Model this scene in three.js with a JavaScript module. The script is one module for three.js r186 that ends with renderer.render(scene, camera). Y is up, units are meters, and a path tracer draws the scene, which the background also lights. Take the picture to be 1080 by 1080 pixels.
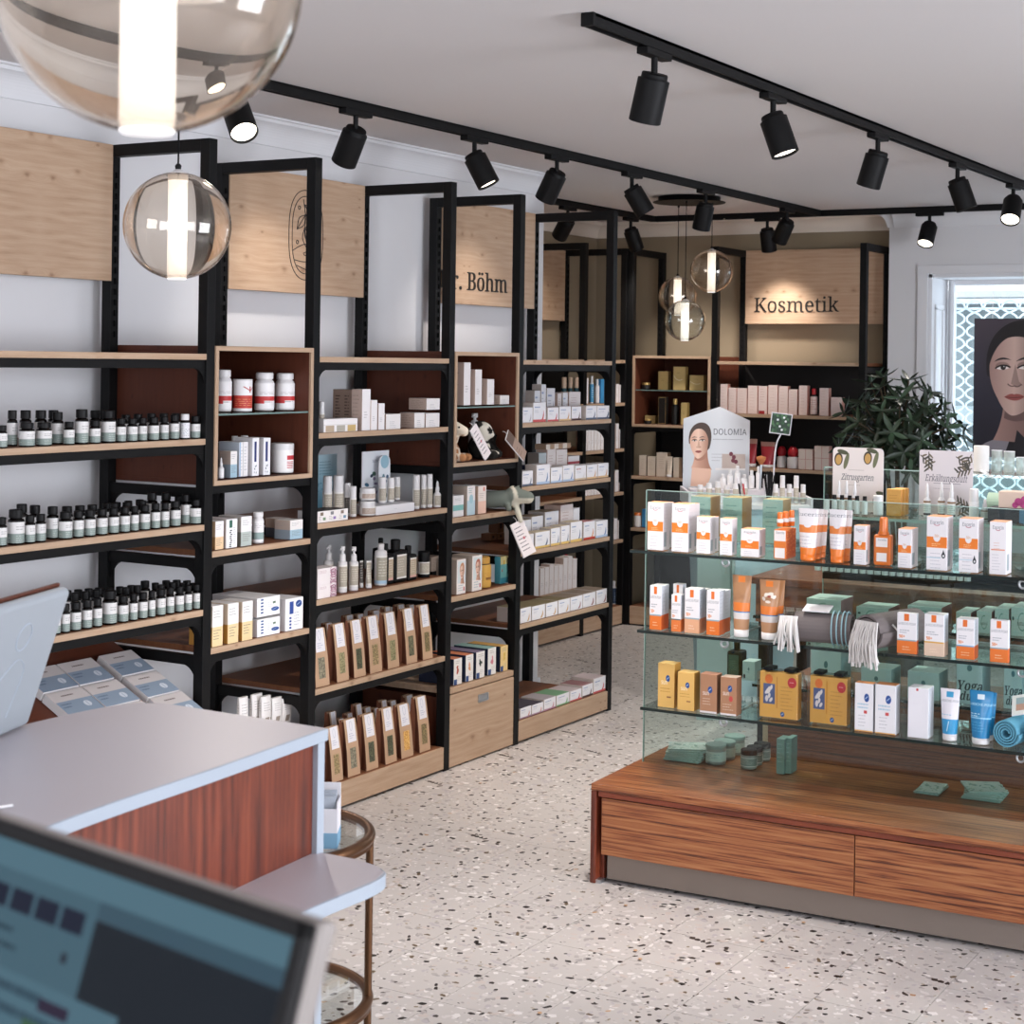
import * as THREE from 'three';
import { RoundedBoxGeometry } from 'three/addons/geometries/RoundedBoxGeometry.js';
import { TextGeometry } from 'three/addons/geometries/TextGeometry.js';
import { FontLoader } from 'three/addons/loaders/FontLoader.js';
import { MarchingCubes } from 'three/addons/objects/MarchingCubes.js';
import { ImprovedNoise } from 'three/addons/math/ImprovedNoise.js';
import { RectAreaLightUniformsLib } from 'three/addons/lights/RectAreaLightUniformsLib.js';
import { mergeGeometries } from 'three/addons/utils/BufferGeometryUtils.js';

// ------------------------------------------------------------------ camera, sky, daylight, exposure
const scene = new THREE.Scene();
const camera = new THREE.PerspectiveCamera(2 * Math.atan(540 / 1784) * 180 / Math.PI, 1, 0.05, 80);
camera.rotation.order = 'YXZ';
camera.position.set(0, 1.65, 0);
camera.rotation.set(0, 0.5369, 0.0138);
camera.setViewOffset(1080, 1080, 0, 160, 1080, 1080);          // a shifted lens: verticals stay upright
camera.focus = 5.6; camera.userData.fStop = 12;
scene.background = new THREE.Color(0.90, 0.95, 1.0).multiplyScalar(2.4);
RectAreaLightUniformsLib.init();
const renderer = new THREE.WebGLRenderer({ antialias: true });
renderer.toneMapping = THREE.LinearToneMapping;
renderer.toneMappingExposure = 1.12;
renderer.shadowMap.enabled = true;
// daylight entering through the shop windows on the street side and behind the till
function windowLight(x, y, z, w, h, tx, ty, tz, intensity, color) {
  const l = new THREE.RectAreaLight(color, intensity, w, h);
  l.position.set(x, y, z); l.lookAt(tx, ty, tz); l.name = 'window_daylight'; scene.add(l);
}
windowLight(3.1, 1.45, -4.2, 2.6, 1.9, -4, 1.3, -4.6, 11, 0xf0f4ff);
windowLight(3.1, 1.45, -0.6, 2.6, 1.9, -4, 1.3, -1.0, 2.8, 0xf0f4ff);
windowLight(-0.6, 1.5, 2.5, 3.4, 1.8, -1.2, 1.3, -6, 4.2, 0xf3f5ff);
windowLight(-2.27, 1.45, -10.34, 1.3, 1.4, -2.1, 1.3, -4, 4, 0xeaf3ff);

// ------------------------------------------------------------------ helpers
const seedRand = (s) => () => { s = (s + 0x6d2b79f5) | 0; let t = Math.imul(s ^ (s >>> 15), 1 | s); t = (t + Math.imul(t ^ (t >>> 7), 61 | t)) ^ t; return ((t ^ (t >>> 14)) >>> 0) / 4294967296; };
const noise3 = new ImprovedNoise();
const counts = {};
function numbered(n) { const k = (counts[n] = (counts[n] || 0) + 1); return k === 1 ? n : `${n}_${String(k - 1).padStart(3, '0')}`; }
const on = (m) => { m.castShadow = true; m.receiveShadow = true; return m; };
function tag(o, label, category, group) { o.userData.label = label; o.userData.category = category; if (group) o.userData.group = group; return o; }
function thing(name, label, category, pos = [0, 0, 0], ry = 0, group) {
  const o = new THREE.Group(); o.name = numbered(name); o.position.set(...pos); o.rotation.y = ry; scene.add(o);
  return tag(o, label, category, group);
}
function part(parent, name, geo, mat, label) { const m = on(new THREE.Mesh(geo, mat)); m.name = name; if (label) m.userData.label = label; parent.add(m); return m; }
function solo(name, geo, mat, label, category, pos, ry = 0, group) {
  const m = on(new THREE.Mesh(geo, mat)); m.name = numbered(name); m.position.set(...pos); m.rotation.y = ry; scene.add(m);
  return tag(m, label, category, group);
}
function struct(name, geo, mat, parent) {
  const m = geo ? on(new THREE.Mesh(geo, mat)) : new THREE.Group(); m.name = name;
  if (!parent) m.userData.kind = 'structure';
  (parent || scene).add(m); return m;
}
// uv in metres, the grain (u) along one axis
function grainUV(g, grain = 'x', off = 0) {
  if (g.index) g = g.toNonIndexed();
  const p = g.attributes.position, n = g.attributes.normal, uv = new Float32Array(p.count * 2), ax = { x: 0, y: 1, z: 2 }[grain];
  for (let i = 0; i < p.count; i++) {
    const c = [p.getX(i), p.getY(i), p.getZ(i)], m = [Math.abs(n.getX(i)), Math.abs(n.getY(i)), Math.abs(n.getZ(i))];
    const k = m[0] >= m[1] && m[0] >= m[2] ? 0 : m[1] >= m[2] ? 1 : 2, rest = [0, 1, 2].filter((a) => a !== k);
    const u = rest.includes(ax) ? ax : rest[0], v = rest.find((a) => a !== u);
    uv[2 * i] = c[u] + off; uv[2 * i + 1] = c[v] + off * 0.37;
  }
  g.setAttribute('uv', new THREE.BufferAttribute(uv, 2)); return g;
}
let boardNo = 0;
function bx(w, h, d, x = 0, y = 0, z = 0, grain = 'x', r = 0.0012) {
  const g = r ? new RoundedBoxGeometry(w, h, d, 1, Math.min(r, w / 3, h / 3, d / 3)) : new THREE.BoxGeometry(w, h, d);
  g.translate(x, y, z); return grainUV(g, grain, (boardNo++ * 0.618) % 3);
}
const merge = (list) => mergeGeometries(list.map((g) => (g.index ? g.toNonIndexed() : g)));
const lathe = (pts, seg = 22) => new THREE.LatheGeometry(pts.map(([r, y]) => new THREE.Vector2(Math.max(r, 0.00001), y)), seg);
function tube(pts, r, seg = 24, rs = 8, closed = false) { return new THREE.TubeGeometry(new THREE.CatmullRomCurve3(pts.map((p) => new THREE.Vector3(...p)), closed), seg, r, rs, closed); }
function rod(a, b, r, rs = 10) { const A = new THREE.Vector3(...a), B = new THREE.Vector3(...b), g = new THREE.CylinderGeometry(r, r, A.distanceTo(B), rs); g.translate(0, A.distanceTo(B) / 2, 0); g.applyQuaternion(new THREE.Quaternion().setFromUnitVectors(new THREE.Vector3(0, 1, 0), B.clone().sub(A).normalize())); return g.translate(...a); }

// ------------------------------------------------------------------ textures
function canvasTex(w, h, draw, repeat) {
  const c = document.createElement('canvas'); c.width = w; c.height = h; draw(c.getContext('2d'), w, h);
  const t = new THREE.CanvasTexture(c); t.colorSpace = THREE.SRGBColorSpace; t.magFilter = THREE.LinearFilter;
  if (repeat) { t.wrapS = t.wrapT = THREE.RepeatWrapping; t.repeat.set(...repeat); } return t;
}
function woodTex(size, stops, { along = 5, across = 40, fine = 200, contrast = 1, seed = 0, metres = 1, knots = 0, warpK = 0.012 } = {}) {
  const data = new Uint8Array(size * size * 4), rnd = seedRand(seed + 11), col = stops.map((s) => new THREE.Color(s).convertLinearToSRGB());
  const kn = Array.from({ length: knots }, () => [rnd(), rnd(), 0.01 + rnd() * 0.02]);
  for (let j = 0; j < size; j++) for (let i = 0; i < size; i++) {
    const u = i / size, v = j / size, a = Math.min(u, 1 - u) * 2, b = Math.min(v, 1 - v) * 2;       // mirrored, so that it repeats
    let warp = noise3.noise(a * along * 0.6, b * 4, seed) * warpK;
    for (const [ku, kv, kr] of kn) { const d = Math.hypot((a - ku) * 0.4, b - kv) / kr; if (d < 4) warp += 0.04 * Math.exp(-d * d * 0.4); }
    const broad = noise3.noise(a * along, (b + warp) * across, seed + 3), streak = noise3.noise(a * along * 2.5, (b + warp) * fine, seed + 7), pore = noise3.noise(a * along * 9, b * fine * 3, seed + 9);
    let t = 0.5 + contrast * (broad * 0.55 + streak * 0.28 + pore * 0.14);
    for (const [ku, kv, kr] of kn) { const d = Math.hypot((a - ku) * 0.5, b - kv) / kr; if (d < 2) t -= 0.5 * Math.exp(-d * d * 1.5); }
    t = Math.min(0.999, Math.max(0, t)) * (stops.length - 1);
    const k = Math.floor(t), f = t - k, o = (j * size + i) * 4;
    data[o] = 255 * (col[k].r * (1 - f) + col[k + 1].r * f); data[o + 1] = 255 * (col[k].g * (1 - f) + col[k + 1].g * f); data[o + 2] = 255 * (col[k].b * (1 - f) + col[k + 1].b * f); data[o + 3] = 255;
  }
  const t = new THREE.DataTexture(data, size, size); t.colorSpace = THREE.SRGBColorSpace; t.wrapS = t.wrapT = THREE.RepeatWrapping; t.magFilter = t.minFilter = THREE.LinearFilter; t.repeat.set(1 / metres, 1 / metres); t.needsUpdate = true; return t;
}
const hex = (s) => new THREE.Color(s);
// print atlas: every label and carton face is one cell of one texture
const AT = 2048, atlasCanvas = document.createElement('canvas'); atlasCanvas.width = atlasCanvas.height = AT;
const ag = atlasCanvas.getContext('2d'); ag.fillStyle = '#ddd'; ag.fillRect(0, 0, AT, AT);
const cells = {}; let cx = 4, cy = 4, rowH = 0;
function cell(name, w, h, draw) {
  if (cx + w + 4 > AT) { cx = 4; cy += rowH + 8; rowH = 0; }
  ag.save(); ag.translate(cx, cy); ag.beginPath(); ag.rect(-3, -3, w + 6, h + 6); ag.clip(); draw(ag, w, h); ag.restore();
  cells[name] = [(cx + 1) / AT, 1 - (cy + h - 1) / AT, (w - 2) / AT, (h - 2) / AT]; cx += w + 8; rowH = Math.max(rowH, h);
}
// a carton print: front, side and top cells from one small description
const rnd0 = seedRand(5);
function textLines(g, x, y, w, n, step, color, thick = 2) { g.fillStyle = color; for (let i = 0; i < n; i++) { let a = x; const end = x + w * (0.6 + 0.4 * rnd0()); while (a < end) { const l = 3 + rnd0() * 7; g.fillRect(a, y + i * step, Math.min(l, end - a), thick); a += l + 2; } } }
function word(g, s, x, y, size, color, font = 'sans-serif', align = 'center', weight = '', maxW) { g.fillStyle = color; g.font = `${weight} ${size}px ${font}`; g.textAlign = align; g.textBaseline = 'middle'; maxW ? g.fillText(s, x, y, maxW) : g.fillText(s, x, y); }
function printed(name, bg, side, top, extra, w = 84, h = 132, sideExtra) {
  cell(name + ':f', w, h, (g) => { g.fillStyle = bg; g.fillRect(-3, -3, w + 6, h + 6); extra && extra(g, w, h); });
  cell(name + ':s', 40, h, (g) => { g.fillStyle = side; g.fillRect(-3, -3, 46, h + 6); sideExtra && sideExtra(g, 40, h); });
  cell(name + ':t', 24, 24, (g) => { g.fillStyle = top; g.fillRect(-3, -3, 30, 30); });
}
const band = (g, w, h, y0, y1, c) => { g.fillStyle = c; g.fillRect(-3, h * y0, w + 6, h * (y1 - y0)); };
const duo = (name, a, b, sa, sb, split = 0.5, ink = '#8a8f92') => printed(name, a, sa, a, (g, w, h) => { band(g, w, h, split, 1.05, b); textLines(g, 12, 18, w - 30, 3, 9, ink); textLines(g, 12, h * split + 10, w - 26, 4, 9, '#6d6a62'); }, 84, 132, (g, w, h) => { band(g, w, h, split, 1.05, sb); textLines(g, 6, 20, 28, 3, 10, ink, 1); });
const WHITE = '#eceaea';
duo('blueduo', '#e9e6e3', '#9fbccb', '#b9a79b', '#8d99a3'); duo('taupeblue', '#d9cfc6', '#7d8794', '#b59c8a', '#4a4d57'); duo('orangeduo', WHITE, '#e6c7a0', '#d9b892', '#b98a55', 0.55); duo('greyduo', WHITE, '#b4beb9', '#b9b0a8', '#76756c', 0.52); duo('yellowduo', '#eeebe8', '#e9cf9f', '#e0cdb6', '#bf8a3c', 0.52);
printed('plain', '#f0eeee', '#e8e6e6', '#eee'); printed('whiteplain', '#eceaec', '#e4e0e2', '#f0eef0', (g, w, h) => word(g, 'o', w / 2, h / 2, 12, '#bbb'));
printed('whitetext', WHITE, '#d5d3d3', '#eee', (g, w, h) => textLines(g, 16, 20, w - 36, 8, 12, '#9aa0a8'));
printed('bluestripe', WHITE, '#c9d3de', '#eee', (g, w, h) => { g.fillStyle = '#8fb2d6'; g.fillRect(8, 0, 22, h); textLines(g, 40, 20, 30, 8, 12, '#9aa0a8'); });
printed('navybar', '#efeff1', '#d8d6d8', '#f2f0f0', (g, w, h) => { g.fillStyle = '#1b2c6b'; g.fillRect(24, 14, 26, h * 0.52); g.fillStyle = '#2a3c58'; for (let i = 0; i < 9; i++) g.fillRect(22 + rnd0() * 30, h * 0.66 + rnd0() * 36, 5, 5); }, 84, 132, (g, w, h) => textLines(g, 8, 20, 24, 9, 11, '#a9a4a2', 1));
printed('taupe', '#b5a396', '#a59387', '#c5b6aa', (g, w, h) => textLines(g, 10, 14, w - 20, 9, 12, '#8f7d70', 3));
printed('blacktext', '#f0eff0', '#cfc4bf', '#e9e2e2', (g, w, h) => { g.fillStyle = '#2f5f50'; g.fillRect(24, 6, 22, 34); g.fillStyle = '#23262c'; for (let i = 0; i < 9; i++) g.fillRect(24 + rnd0() * 8, 50 + i * 9, 14, 5); textLines(g, 54, 40, 22, 8, 10, '#8d95a5'); });
const logo = (g, x, y, r) => { g.fillStyle = '#24498e'; g.beginPath(); g.arc(x, y, r, 0, 7); g.fill(); g.strokeStyle = '#cfe0f2'; g.lineWidth = 2; g.beginPath(); g.moveTo(x - r * 0.6, y + r * 0.3); g.lineTo(x + r * 0.5, y - r * 0.4); g.stroke(); };
printed('bluelogo', '#f2f2f4', '#d9d5d5', '#efefef', (g, w, h) => { logo(g, w * 0.78, h * 0.68, 14); g.fillStyle = '#2a4a86'; for (let i = 0; i < 5; i++) g.fillRect(14, 10 + i * 22, 9, 11); g.fillStyle = '#4f6d4f'; g.fillRect(w * 0.68, h * 0.28, 10, 14); textLines(g, 32, 40, 34, 4, 14, '#8d95a5'); });
printed('bluelogo2', '#f2f2f4', '#d9d5d5', '#efefef', (g, w, h) => { logo(g, w * 0.74, h * 0.2, 14); g.fillStyle = '#2a4a96'; g.fillRect(20, 14, 18, 50); for (let i = 0; i < 4; i++) g.fillRect(20, 76 + i * 13, 9, 8); textLines(g, 42, 60, 30, 5, 12, '#8d95a5'); });
printed('sachet', '#e9e6e4', '#d9d6d4', '#eee', (g, w, h) => { textLines(g, 14, 24, w - 30, 4, 9, '#a8a4a4'); g.fillStyle = '#9b8f84'; g.fillRect(24, h * 0.6, 34, 30); });
printed('redA', '#efeded', '#e5e3e3', '#eee', (g, w, h) => { band(g, w, h, 0.52, 0.8, '#c23434'); g.fillStyle = '#f0eded'; g.fillRect(w * 0.36, h * 0.69, w * 0.3, h * 0.12); textLines(g, 24, h * 0.36, 34, 2, 8, '#b9b5b5'); textLines(g, 30, h * 0.73, 20, 1, 6, '#555'); });
printed('redB', '#efeded', '#e5e3e3', '#eee', (g, w, h) => { band(g, w, h, 0.5, 0.93, '#c03a30'); g.strokeStyle = '#b23a3a'; g.lineWidth = 2; g.beginPath(); g.moveTo(w / 2, h * 0.4); g.lineTo(w / 2, h * 0.2); g.moveTo(w / 2, h * 0.34); g.lineTo(w * 0.38, h * 0.2); g.moveTo(w / 2, h * 0.34); g.lineTo(w * 0.62, h * 0.18); g.stroke(); textLines(g, 20, h * 0.62, 44, 4, 9, '#e3a86a'); });
printed('redtin', '#c8303a', '#c8303a', '#c8303a'); printed('greyband', '#efeded', '#e5e3e3', '#eee', (g, w, h) => { band(g, w, h, 0.55, 0.88, '#8fa3a0'); textLines(g, 22, 20, 44, 3, 10, '#b0acac'); });
printed('redsq', '#efedeb', '#e9e7e5', '#eee', (g, w, h) => { g.fillStyle = '#c0323a'; g.fillRect(36, 34, 14, 26); for (let i = 0; i < 5; i++) g.fillRect(36, 70 + i * 9, 10, 4); textLines(g, 54, 60, 20, 5, 9, '#9a9a9a'); });
const amberLabel = (g, w, h) => { g.fillStyle = '#dcdad8'; g.fillRect(-3, -3, w + 6, h + 6); band(g, w, h, 0.55, 1.05, '#85928c'); for (let k = 0; k < 3; k++) { textLines(g, 8 + k * 54, h * 0.22, 36, 2, 8, '#8c8c8c'); textLines(g, 8 + k * 54, h * 0.64, 36, 4, 7, '#b9c4bd'); } };
cell('amber:f', 160, 70, amberLabel);
cell('speck:f', 160, 70, (g, w, h) => { g.fillStyle = '#e4e4e6'; g.fillRect(-3, -3, w + 6, h + 6); g.fillStyle = '#596069'; for (let i = 0; i < 160; i++) g.fillRect(rnd0() * w, rnd0() * h, 2, 2); });
const beige = (c, foot) => (g, w, h) => { g.fillStyle = '#e9e6e2'; g.fillRect(-3, -3, w + 6, h + 6); g.fillStyle = c; g.fillRect(w * 0.24, h * 0.08, w * 0.52, h * 0.84); textLines(g, w * 0.3, h * 0.2, w * 0.36, 6, 10, '#e2dccf', 2); if (foot) band(g, w, h, 0.88, 1.05, foot); };
for (const [n, c, f] of [['beige', '#b1a898'], ['beigedark', '#5f5a55'], ['beigeblue', '#aaa494', '#a9c9df'], ['beigepink', '#b9a78f', '#d8a99d'], ['greylab', '#7f8d8a'], ['jarlab', '#b29f92']]) cell(n + ':f', 90, 100, beige(c, f));
printed('whitetall', '#ece8e8', '#c7b0a4', '#efe9e6', (g, w, h) => { textLines(g, 20, h * 0.55, 40, 3, 8, '#a9a3a3'); }, 84, 132, (g, w, h) => textLines(g, 6, 20, 26, 8, 12, '#a08a7e', 2));
printed('taupeicons', '#b49c8d', '#b09889', '#2c2422', (g, w, h) => textLines(g, 14, 20, w - 30, 8, 12, '#7a665c', 4), 84, 132, (g, w, h) => { textLines(g, 6, 20, 10, 8, 10, '#6d5a52', 4); textLines(g, 24, 20, 10, 8, 10, '#6d5a52', 4); });
printed('whitesq', '#e9e5e3', '#b8a295', '#efeae8', (g, w, h) => textLines(g, 22, h * 0.5, 36, 4, 10, '#9a9ba0'), 84, 84, (g, w, h) => textLines(g, 6, 16, 28, 5, 12, '#8f7b6f', 2));
printed('set3', '#efebea', '#d9d4d2', '#f0ecea', (g, w, h) => { ['#b9a58d', '#b2ac9f', '#c8ab72'].forEach((c, i) => { g.fillStyle = c; g.fillRect(10 + i * 52, h * 0.5, 40, h * 0.46); }); g.fillStyle = '#d8d4d3'; g.fillRect(0, h * 0.42, w, 3); }, 164, 60);
printed('tray3', '#ece7e4', '#d9d4d2', '#1c1816', (g, w, h) => { ['#7a6a58', '#7d7d80', '#86756a'].forEach((c, i) => { g.fillStyle = c; g.fillRect(16 + i * 54, 8, 16, 16); g.fillStyle = ['#6f8a6a', '#8f7bb0', '#6a8fa8'][i]; g.fillRect(30 + i * 54, 34, 14, 14); textLines(g, 8 + i * 54, 30, 18, 3, 8, '#8a8480'); }); }, 164, 60);
printed('pinkpat', '#eee6e6', '#e6dada', '#efe6e6', (g, w, h) => { textLines(g, 8, 20, 44, 3, 9, '#b08a96'); for (let i = 0; i < 26; i++) { g.strokeStyle = ['#8a4f66', '#c58aa0', '#7d6272'][i % 3]; g.lineWidth = 2; g.beginPath(); g.ellipse(w * 0.82, h * rnd0(), 9, 14, rnd0() * 3, 0, 7); g.stroke(); } });
printed('tealband', '#eceaea', '#cdc2ba', '#efefef', (g, w, h) => { band(g, w, h, 0.45, 0.7, '#7fb8b4'); textLines(g, 16, 20, 50, 2, 9, '#a5a9aa'); }); printed('pastelblue', '#efe9e6', '#b9a99c', '#eee', (g, w, h) => { band(g, w, h, 0.5, 1, '#c3d9e2'); g.fillStyle = '#a9cdd8'; g.beginPath(); g.arc(42, 60, 20, 0, 7); g.fill(); textLines(g, 14, 12, 54, 3, 9, '#7aa5a8'); }); printed('pastelpink', '#f0e2da', '#c8ab98', '#eee', (g, w, h) => { band(g, w, h, 0.55, 1, '#efc7b4'); g.fillStyle = '#d98f7f'; g.fillRect(50, 8, 18, 18); textLines(g, 14, 36, 54, 3, 9, '#b3a59e'); });
const face = (g, x, y, s, hair = '#2a211e', skin = '#d8a98f', lit = '#ecc9b4', dark = '#a87a66') => {           // a plain drawn portrait, head turned a little: hair drawn back, neck, features
  g.save(); g.translate(x, y); g.scale(s, s);
  g.fillStyle = hair; g.beginPath(); g.moveTo(-44, 6); g.bezierCurveTo(-54, -60, -10, -84, 20, -78); g.bezierCurveTo(58, -70, 60, -20, 46, 24); g.lineTo(30, 40); g.closePath(); g.fill();
  const nk = g.createLinearGradient(-30, 0, 40, 0); nk.addColorStop(0, skin); nk.addColorStop(1, dark); g.fillStyle = nk; g.beginPath(); g.moveTo(-18, 40); g.quadraticCurveTo(-20, 80, -34, 104); g.lineTo(58, 110); g.quadraticCurveTo(34, 80, 38, 14); g.closePath(); g.fill();
  g.fillStyle = dark; g.beginPath(); g.moveTo(-16, 56); g.quadraticCurveTo(6, 74, 37, 36); g.lineTo(38, 56); g.quadraticCurveTo(10, 84, -18, 70); g.fill();
  const sk = g.createLinearGradient(-42, 0, 44, 0); sk.addColorStop(0, skin); sk.addColorStop(0.45, lit); sk.addColorStop(1, dark);
  g.fillStyle = sk; g.beginPath(); g.moveTo(-40, -20); g.bezierCurveTo(-43, 8, -36, 26, -28, 40); g.bezierCurveTo(-22, 54, -14, 64, -6, 66); g.bezierCurveTo(6, 67, 20, 54, 30, 40); g.bezierCurveTo(40, 22, 42, 0, 40, -20); g.bezierCurveTo(34, -64, -32, -66, -40, -20); g.fill();
  g.fillStyle = hair; g.beginPath(); g.moveTo(-43, 2); g.bezierCurveTo(-52, -54, -14, -80, 18, -74); g.bezierCurveTo(52, -66, 54, -20, 44, 14); g.bezierCurveTo(42, -28, 26, -52, 2, -55); g.bezierCurveTo(-20, -56, -38, -34, -43, 2); g.fill();
  for (const [ex, w, up] of [[-21, 10, 0], [14, 12, -1]]) {
    g.fillStyle = hair; g.beginPath(); g.moveTo(ex - w - 3, -15 + up); g.quadraticCurveTo(ex - 2, -27 + up, ex + w + 3, -18 + up); g.quadraticCurveTo(ex, -21 + up, ex - w - 3, -15 + up); g.fill();
    g.fillStyle = dark; g.globalAlpha = 0.5; g.beginPath(); g.ellipse(ex, -9 + up, w * 1.05, 6, 0, 0, 7); g.fill(); g.globalAlpha = 1;
    g.fillStyle = '#f1e9e4'; g.beginPath(); g.moveTo(ex - w, -5 + up); g.quadraticCurveTo(ex, -13 + up, ex + w, -6 + up); g.quadraticCurveTo(ex, -1 + up, ex - w, -5 + up); g.fill(); g.fillStyle = '#2c2320'; g.beginPath(); g.arc(ex + 1, -7 + up, 4, 0, 7); g.fill(); g.fillStyle = '#fff'; g.fillRect(ex + 1.5, -9 + up, 1.4, 1.4);
    g.strokeStyle = '#221816'; g.lineWidth = 2.4; g.beginPath(); g.moveTo(ex - w - 1, -5 + up); g.quadraticCurveTo(ex, -14 + up, ex + w + 2, -7 + up); g.stroke();
  }
  g.fillStyle = dark; g.globalAlpha = 0.45; g.beginPath(); g.moveTo(-2, -12); g.lineTo(4, 14); g.lineTo(10, 20); g.lineTo(0, 22); g.lineTo(-8, 18); g.closePath(); g.fill(); g.globalAlpha = 1;
  g.strokeStyle = dark; g.lineWidth = 1.8; g.beginPath(); g.moveTo(-13, 18); g.quadraticCurveTo(-9, 23, -3, 21); g.quadraticCurveTo(3, 24, 8, 18); g.stroke();
  g.fillStyle = '#9a524c'; g.beginPath(); g.moveTo(-18, 38); g.quadraticCurveTo(-8, 31, -3, 34); g.quadraticCurveTo(3, 31, 13, 37); g.quadraticCurveTo(-1, 49, -18, 38); g.fill(); g.strokeStyle = '#6d302c'; g.lineWidth = 1.3; g.beginPath(); g.moveTo(-16, 38); g.quadraticCurveTo(-2, 40, 11, 37); g.stroke();
  g.restore();
};
for (const [n, c] of [['childbox', '#c98f6d'], ['childbox2', '#b46a58']]) printed(n, '#efe9e6', '#b7a799', '#cfc0b3', (g, w, h) => { g.fillStyle = '#d7e0e2'; g.fillRect(10, 8, w - 14, h * 0.62); face(g, w * 0.56, h * 0.36, 0.42, c, '#e3b59c'); textLines(g, 16, h * 0.74, 50, 3, 9, '#8fa3b5'); g.fillStyle = '#c25a5a'; g.fillRect(w * 0.74, h * 0.8, 10, 14); });
printed('yellowtub', '#dba94f', '#dba94f', '#e0b868', (g, w, h) => { textLines(g, 18, 40, 48, 5, 12, '#b07a2a'); g.fillStyle = '#8a5a2a'; g.fillRect(36, 70, 14, 16); }); printed('turq', '#7fc0bd', '#4f9fb0', '#d8cf9a', (g, w, h) => { band(g, w, h, 0, 0.3, '#e6d79a'); g.fillStyle = '#e0b040'; g.fillRect(30, 20, 16, 20); band(g, w, h, 0.78, 1, '#3f93a6'); g.fillStyle = '#c96a5a'; g.fillRect(14, 62, 10, 12); });
[['navy1', '#a8402c'], ['navy2', '#d9915f'], ['navy3', '#2f3a34'], ['navy4', '#d27f8d'], ['navy5', '#d8b45a']].forEach(([n, c], i) => printed(n, i === 4 ? '#e6c98c' : '#e9e6e2', '#1d2740', ['#d98a66', '#e08c64', '#8a7f98', '#9fc4bd', '#e0b36a'][i], (g, w, h) => { g.fillStyle = c; for (let k = 0; k < 6; k++) { g.beginPath(); g.ellipse(44 + rnd0() * 16 - 8, h * 0.4 + rnd0() * 30 - 10, 10, 6, rnd0() * 3, 0, 7); g.fill(); } textLines(g, 20, 14, 50, 2, 9, '#8d8a88'); g.fillStyle = '#2f4d80'; g.fillRect(4, h * 0.78, 30, h * 0.22); textLines(g, 38, h * 0.7, 34, 3, 8, '#b3aca6'); }));
const med = (n, acc, foot, top = '#e6e4e6', ink = '#7f93bd') => printed(n, '#e9e8ec', '#c9bcb4', top, (g, w, h) => { textLines(g, 14, h * 0.22, w * 0.55, 1, 8, ink, 5); textLines(g, 14, h * 0.4, w * 0.4, 2, 8, '#a9adb8', 2); g.fillStyle = acc; g.beginPath(); g.moveTo(w * 0.8, h * 0.4); g.quadraticCurveTo(w * 0.92, h * 0.7, w * 0.74, h * 0.92); g.lineTo(w * 0.62, h * 0.92); g.quadraticCurveTo(w * 0.8, h * 0.75, w * 0.8, h * 0.4); g.fill(); if (foot) band(g, w, h, 0.86, 1.06, foot); }, 110, 90);
med('med1', '#b7b0b8'); med('med2', '#5f7fae', '#aec3dd'); med('med3', '#c9955f', '#dcb98c'); med('med4', '#4f5c74', '#5d6a80'); med('medred', '#c24a4a', '#cc5a5a', '#d8c9ca'); med('meddark', '#54302c', '#4a2a2a', '#a2787a'); med('medredtext', '#d9d3d3', '#cdb99d', '#e0dcdc', '#b0504a'); med('medyel', '#5b6785', '#dfbd6f', '#e2d3b5'); med('medorange', '#d98f4a', '#b63a2a', '#c88'); med('med5', '#c79a5a', null, '#8c8060'); med('med6', '#8a4a4a', null, '#9a8a7a'); med('med7', '#d28a7a', '#a98aa0', '#4a4550'); med('med8', '#c07a8a', '#b98aa2', '#b9b0b4'); med('med9', '#7fae7a', '#7fb07f', '#7fae86');
printed('pinkbox', '#e8dedb', '#c9ada0', '#c9a99a', (g, w, h) => { textLines(g, 14, 30, 50, 3, 12, '#b58f86'); band(g, w, h, 0.84, 0.9, '#a04a4a'); }); printed('navy', '#1d2646', '#1d2646', '#1d2646'); printed('greyplain', '#b9c2c6', '#8a7f78', '#c5cccf'); printed('redstripe', '#ebe5e5', '#b98f86', '#d9caca', (g, w, h) => { band(g, w, h, 0.28, 0.4, '#b03a44'); band(g, w, h, 0.72, 0.84, '#b03a44'); }); printed('stripes', '#e3d5c6', '#a98a72', '#cdb39c', (g, w, h) => { for (let i = 0; i < 6; i++) { g.fillStyle = i % 2 ? '#b59477' : '#e9ddd1'; g.fillRect(i * w / 6, 0, w / 6, h); } }); printed('woodbox', '#9a6a48', '#7d5236', '#a87a58', (g, w, h) => { g.fillStyle = '#4a2c1c'; g.fillRect(28, 40, 26, 50); });
printed('blueplain', '#3f93c8', '#2f7fb5', '#5aa8d6'); cell('bluelab:f', 90, 100, (g, w, h) => { g.fillStyle = '#4d9cc9'; g.fillRect(-3, -3, w + 6, h + 6); textLines(g, 30, 20, 34, 5, 12, '#d5e6f0'); }); cell('navylab:f', 90, 100, (g, w, h) => { g.fillStyle = '#22344c'; g.fillRect(-3, -3, w + 6, h + 6); textLines(g, 30, 30, 30, 5, 12, '#9fb4c8'); }); cell('petrol:f', 90, 100, (g, w, h) => { g.fillStyle = '#17434c'; g.fillRect(-3, -3, w + 6, h + 6); textLines(g, 30, 20, 30, 5, 12, '#4f7d84'); });
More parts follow.
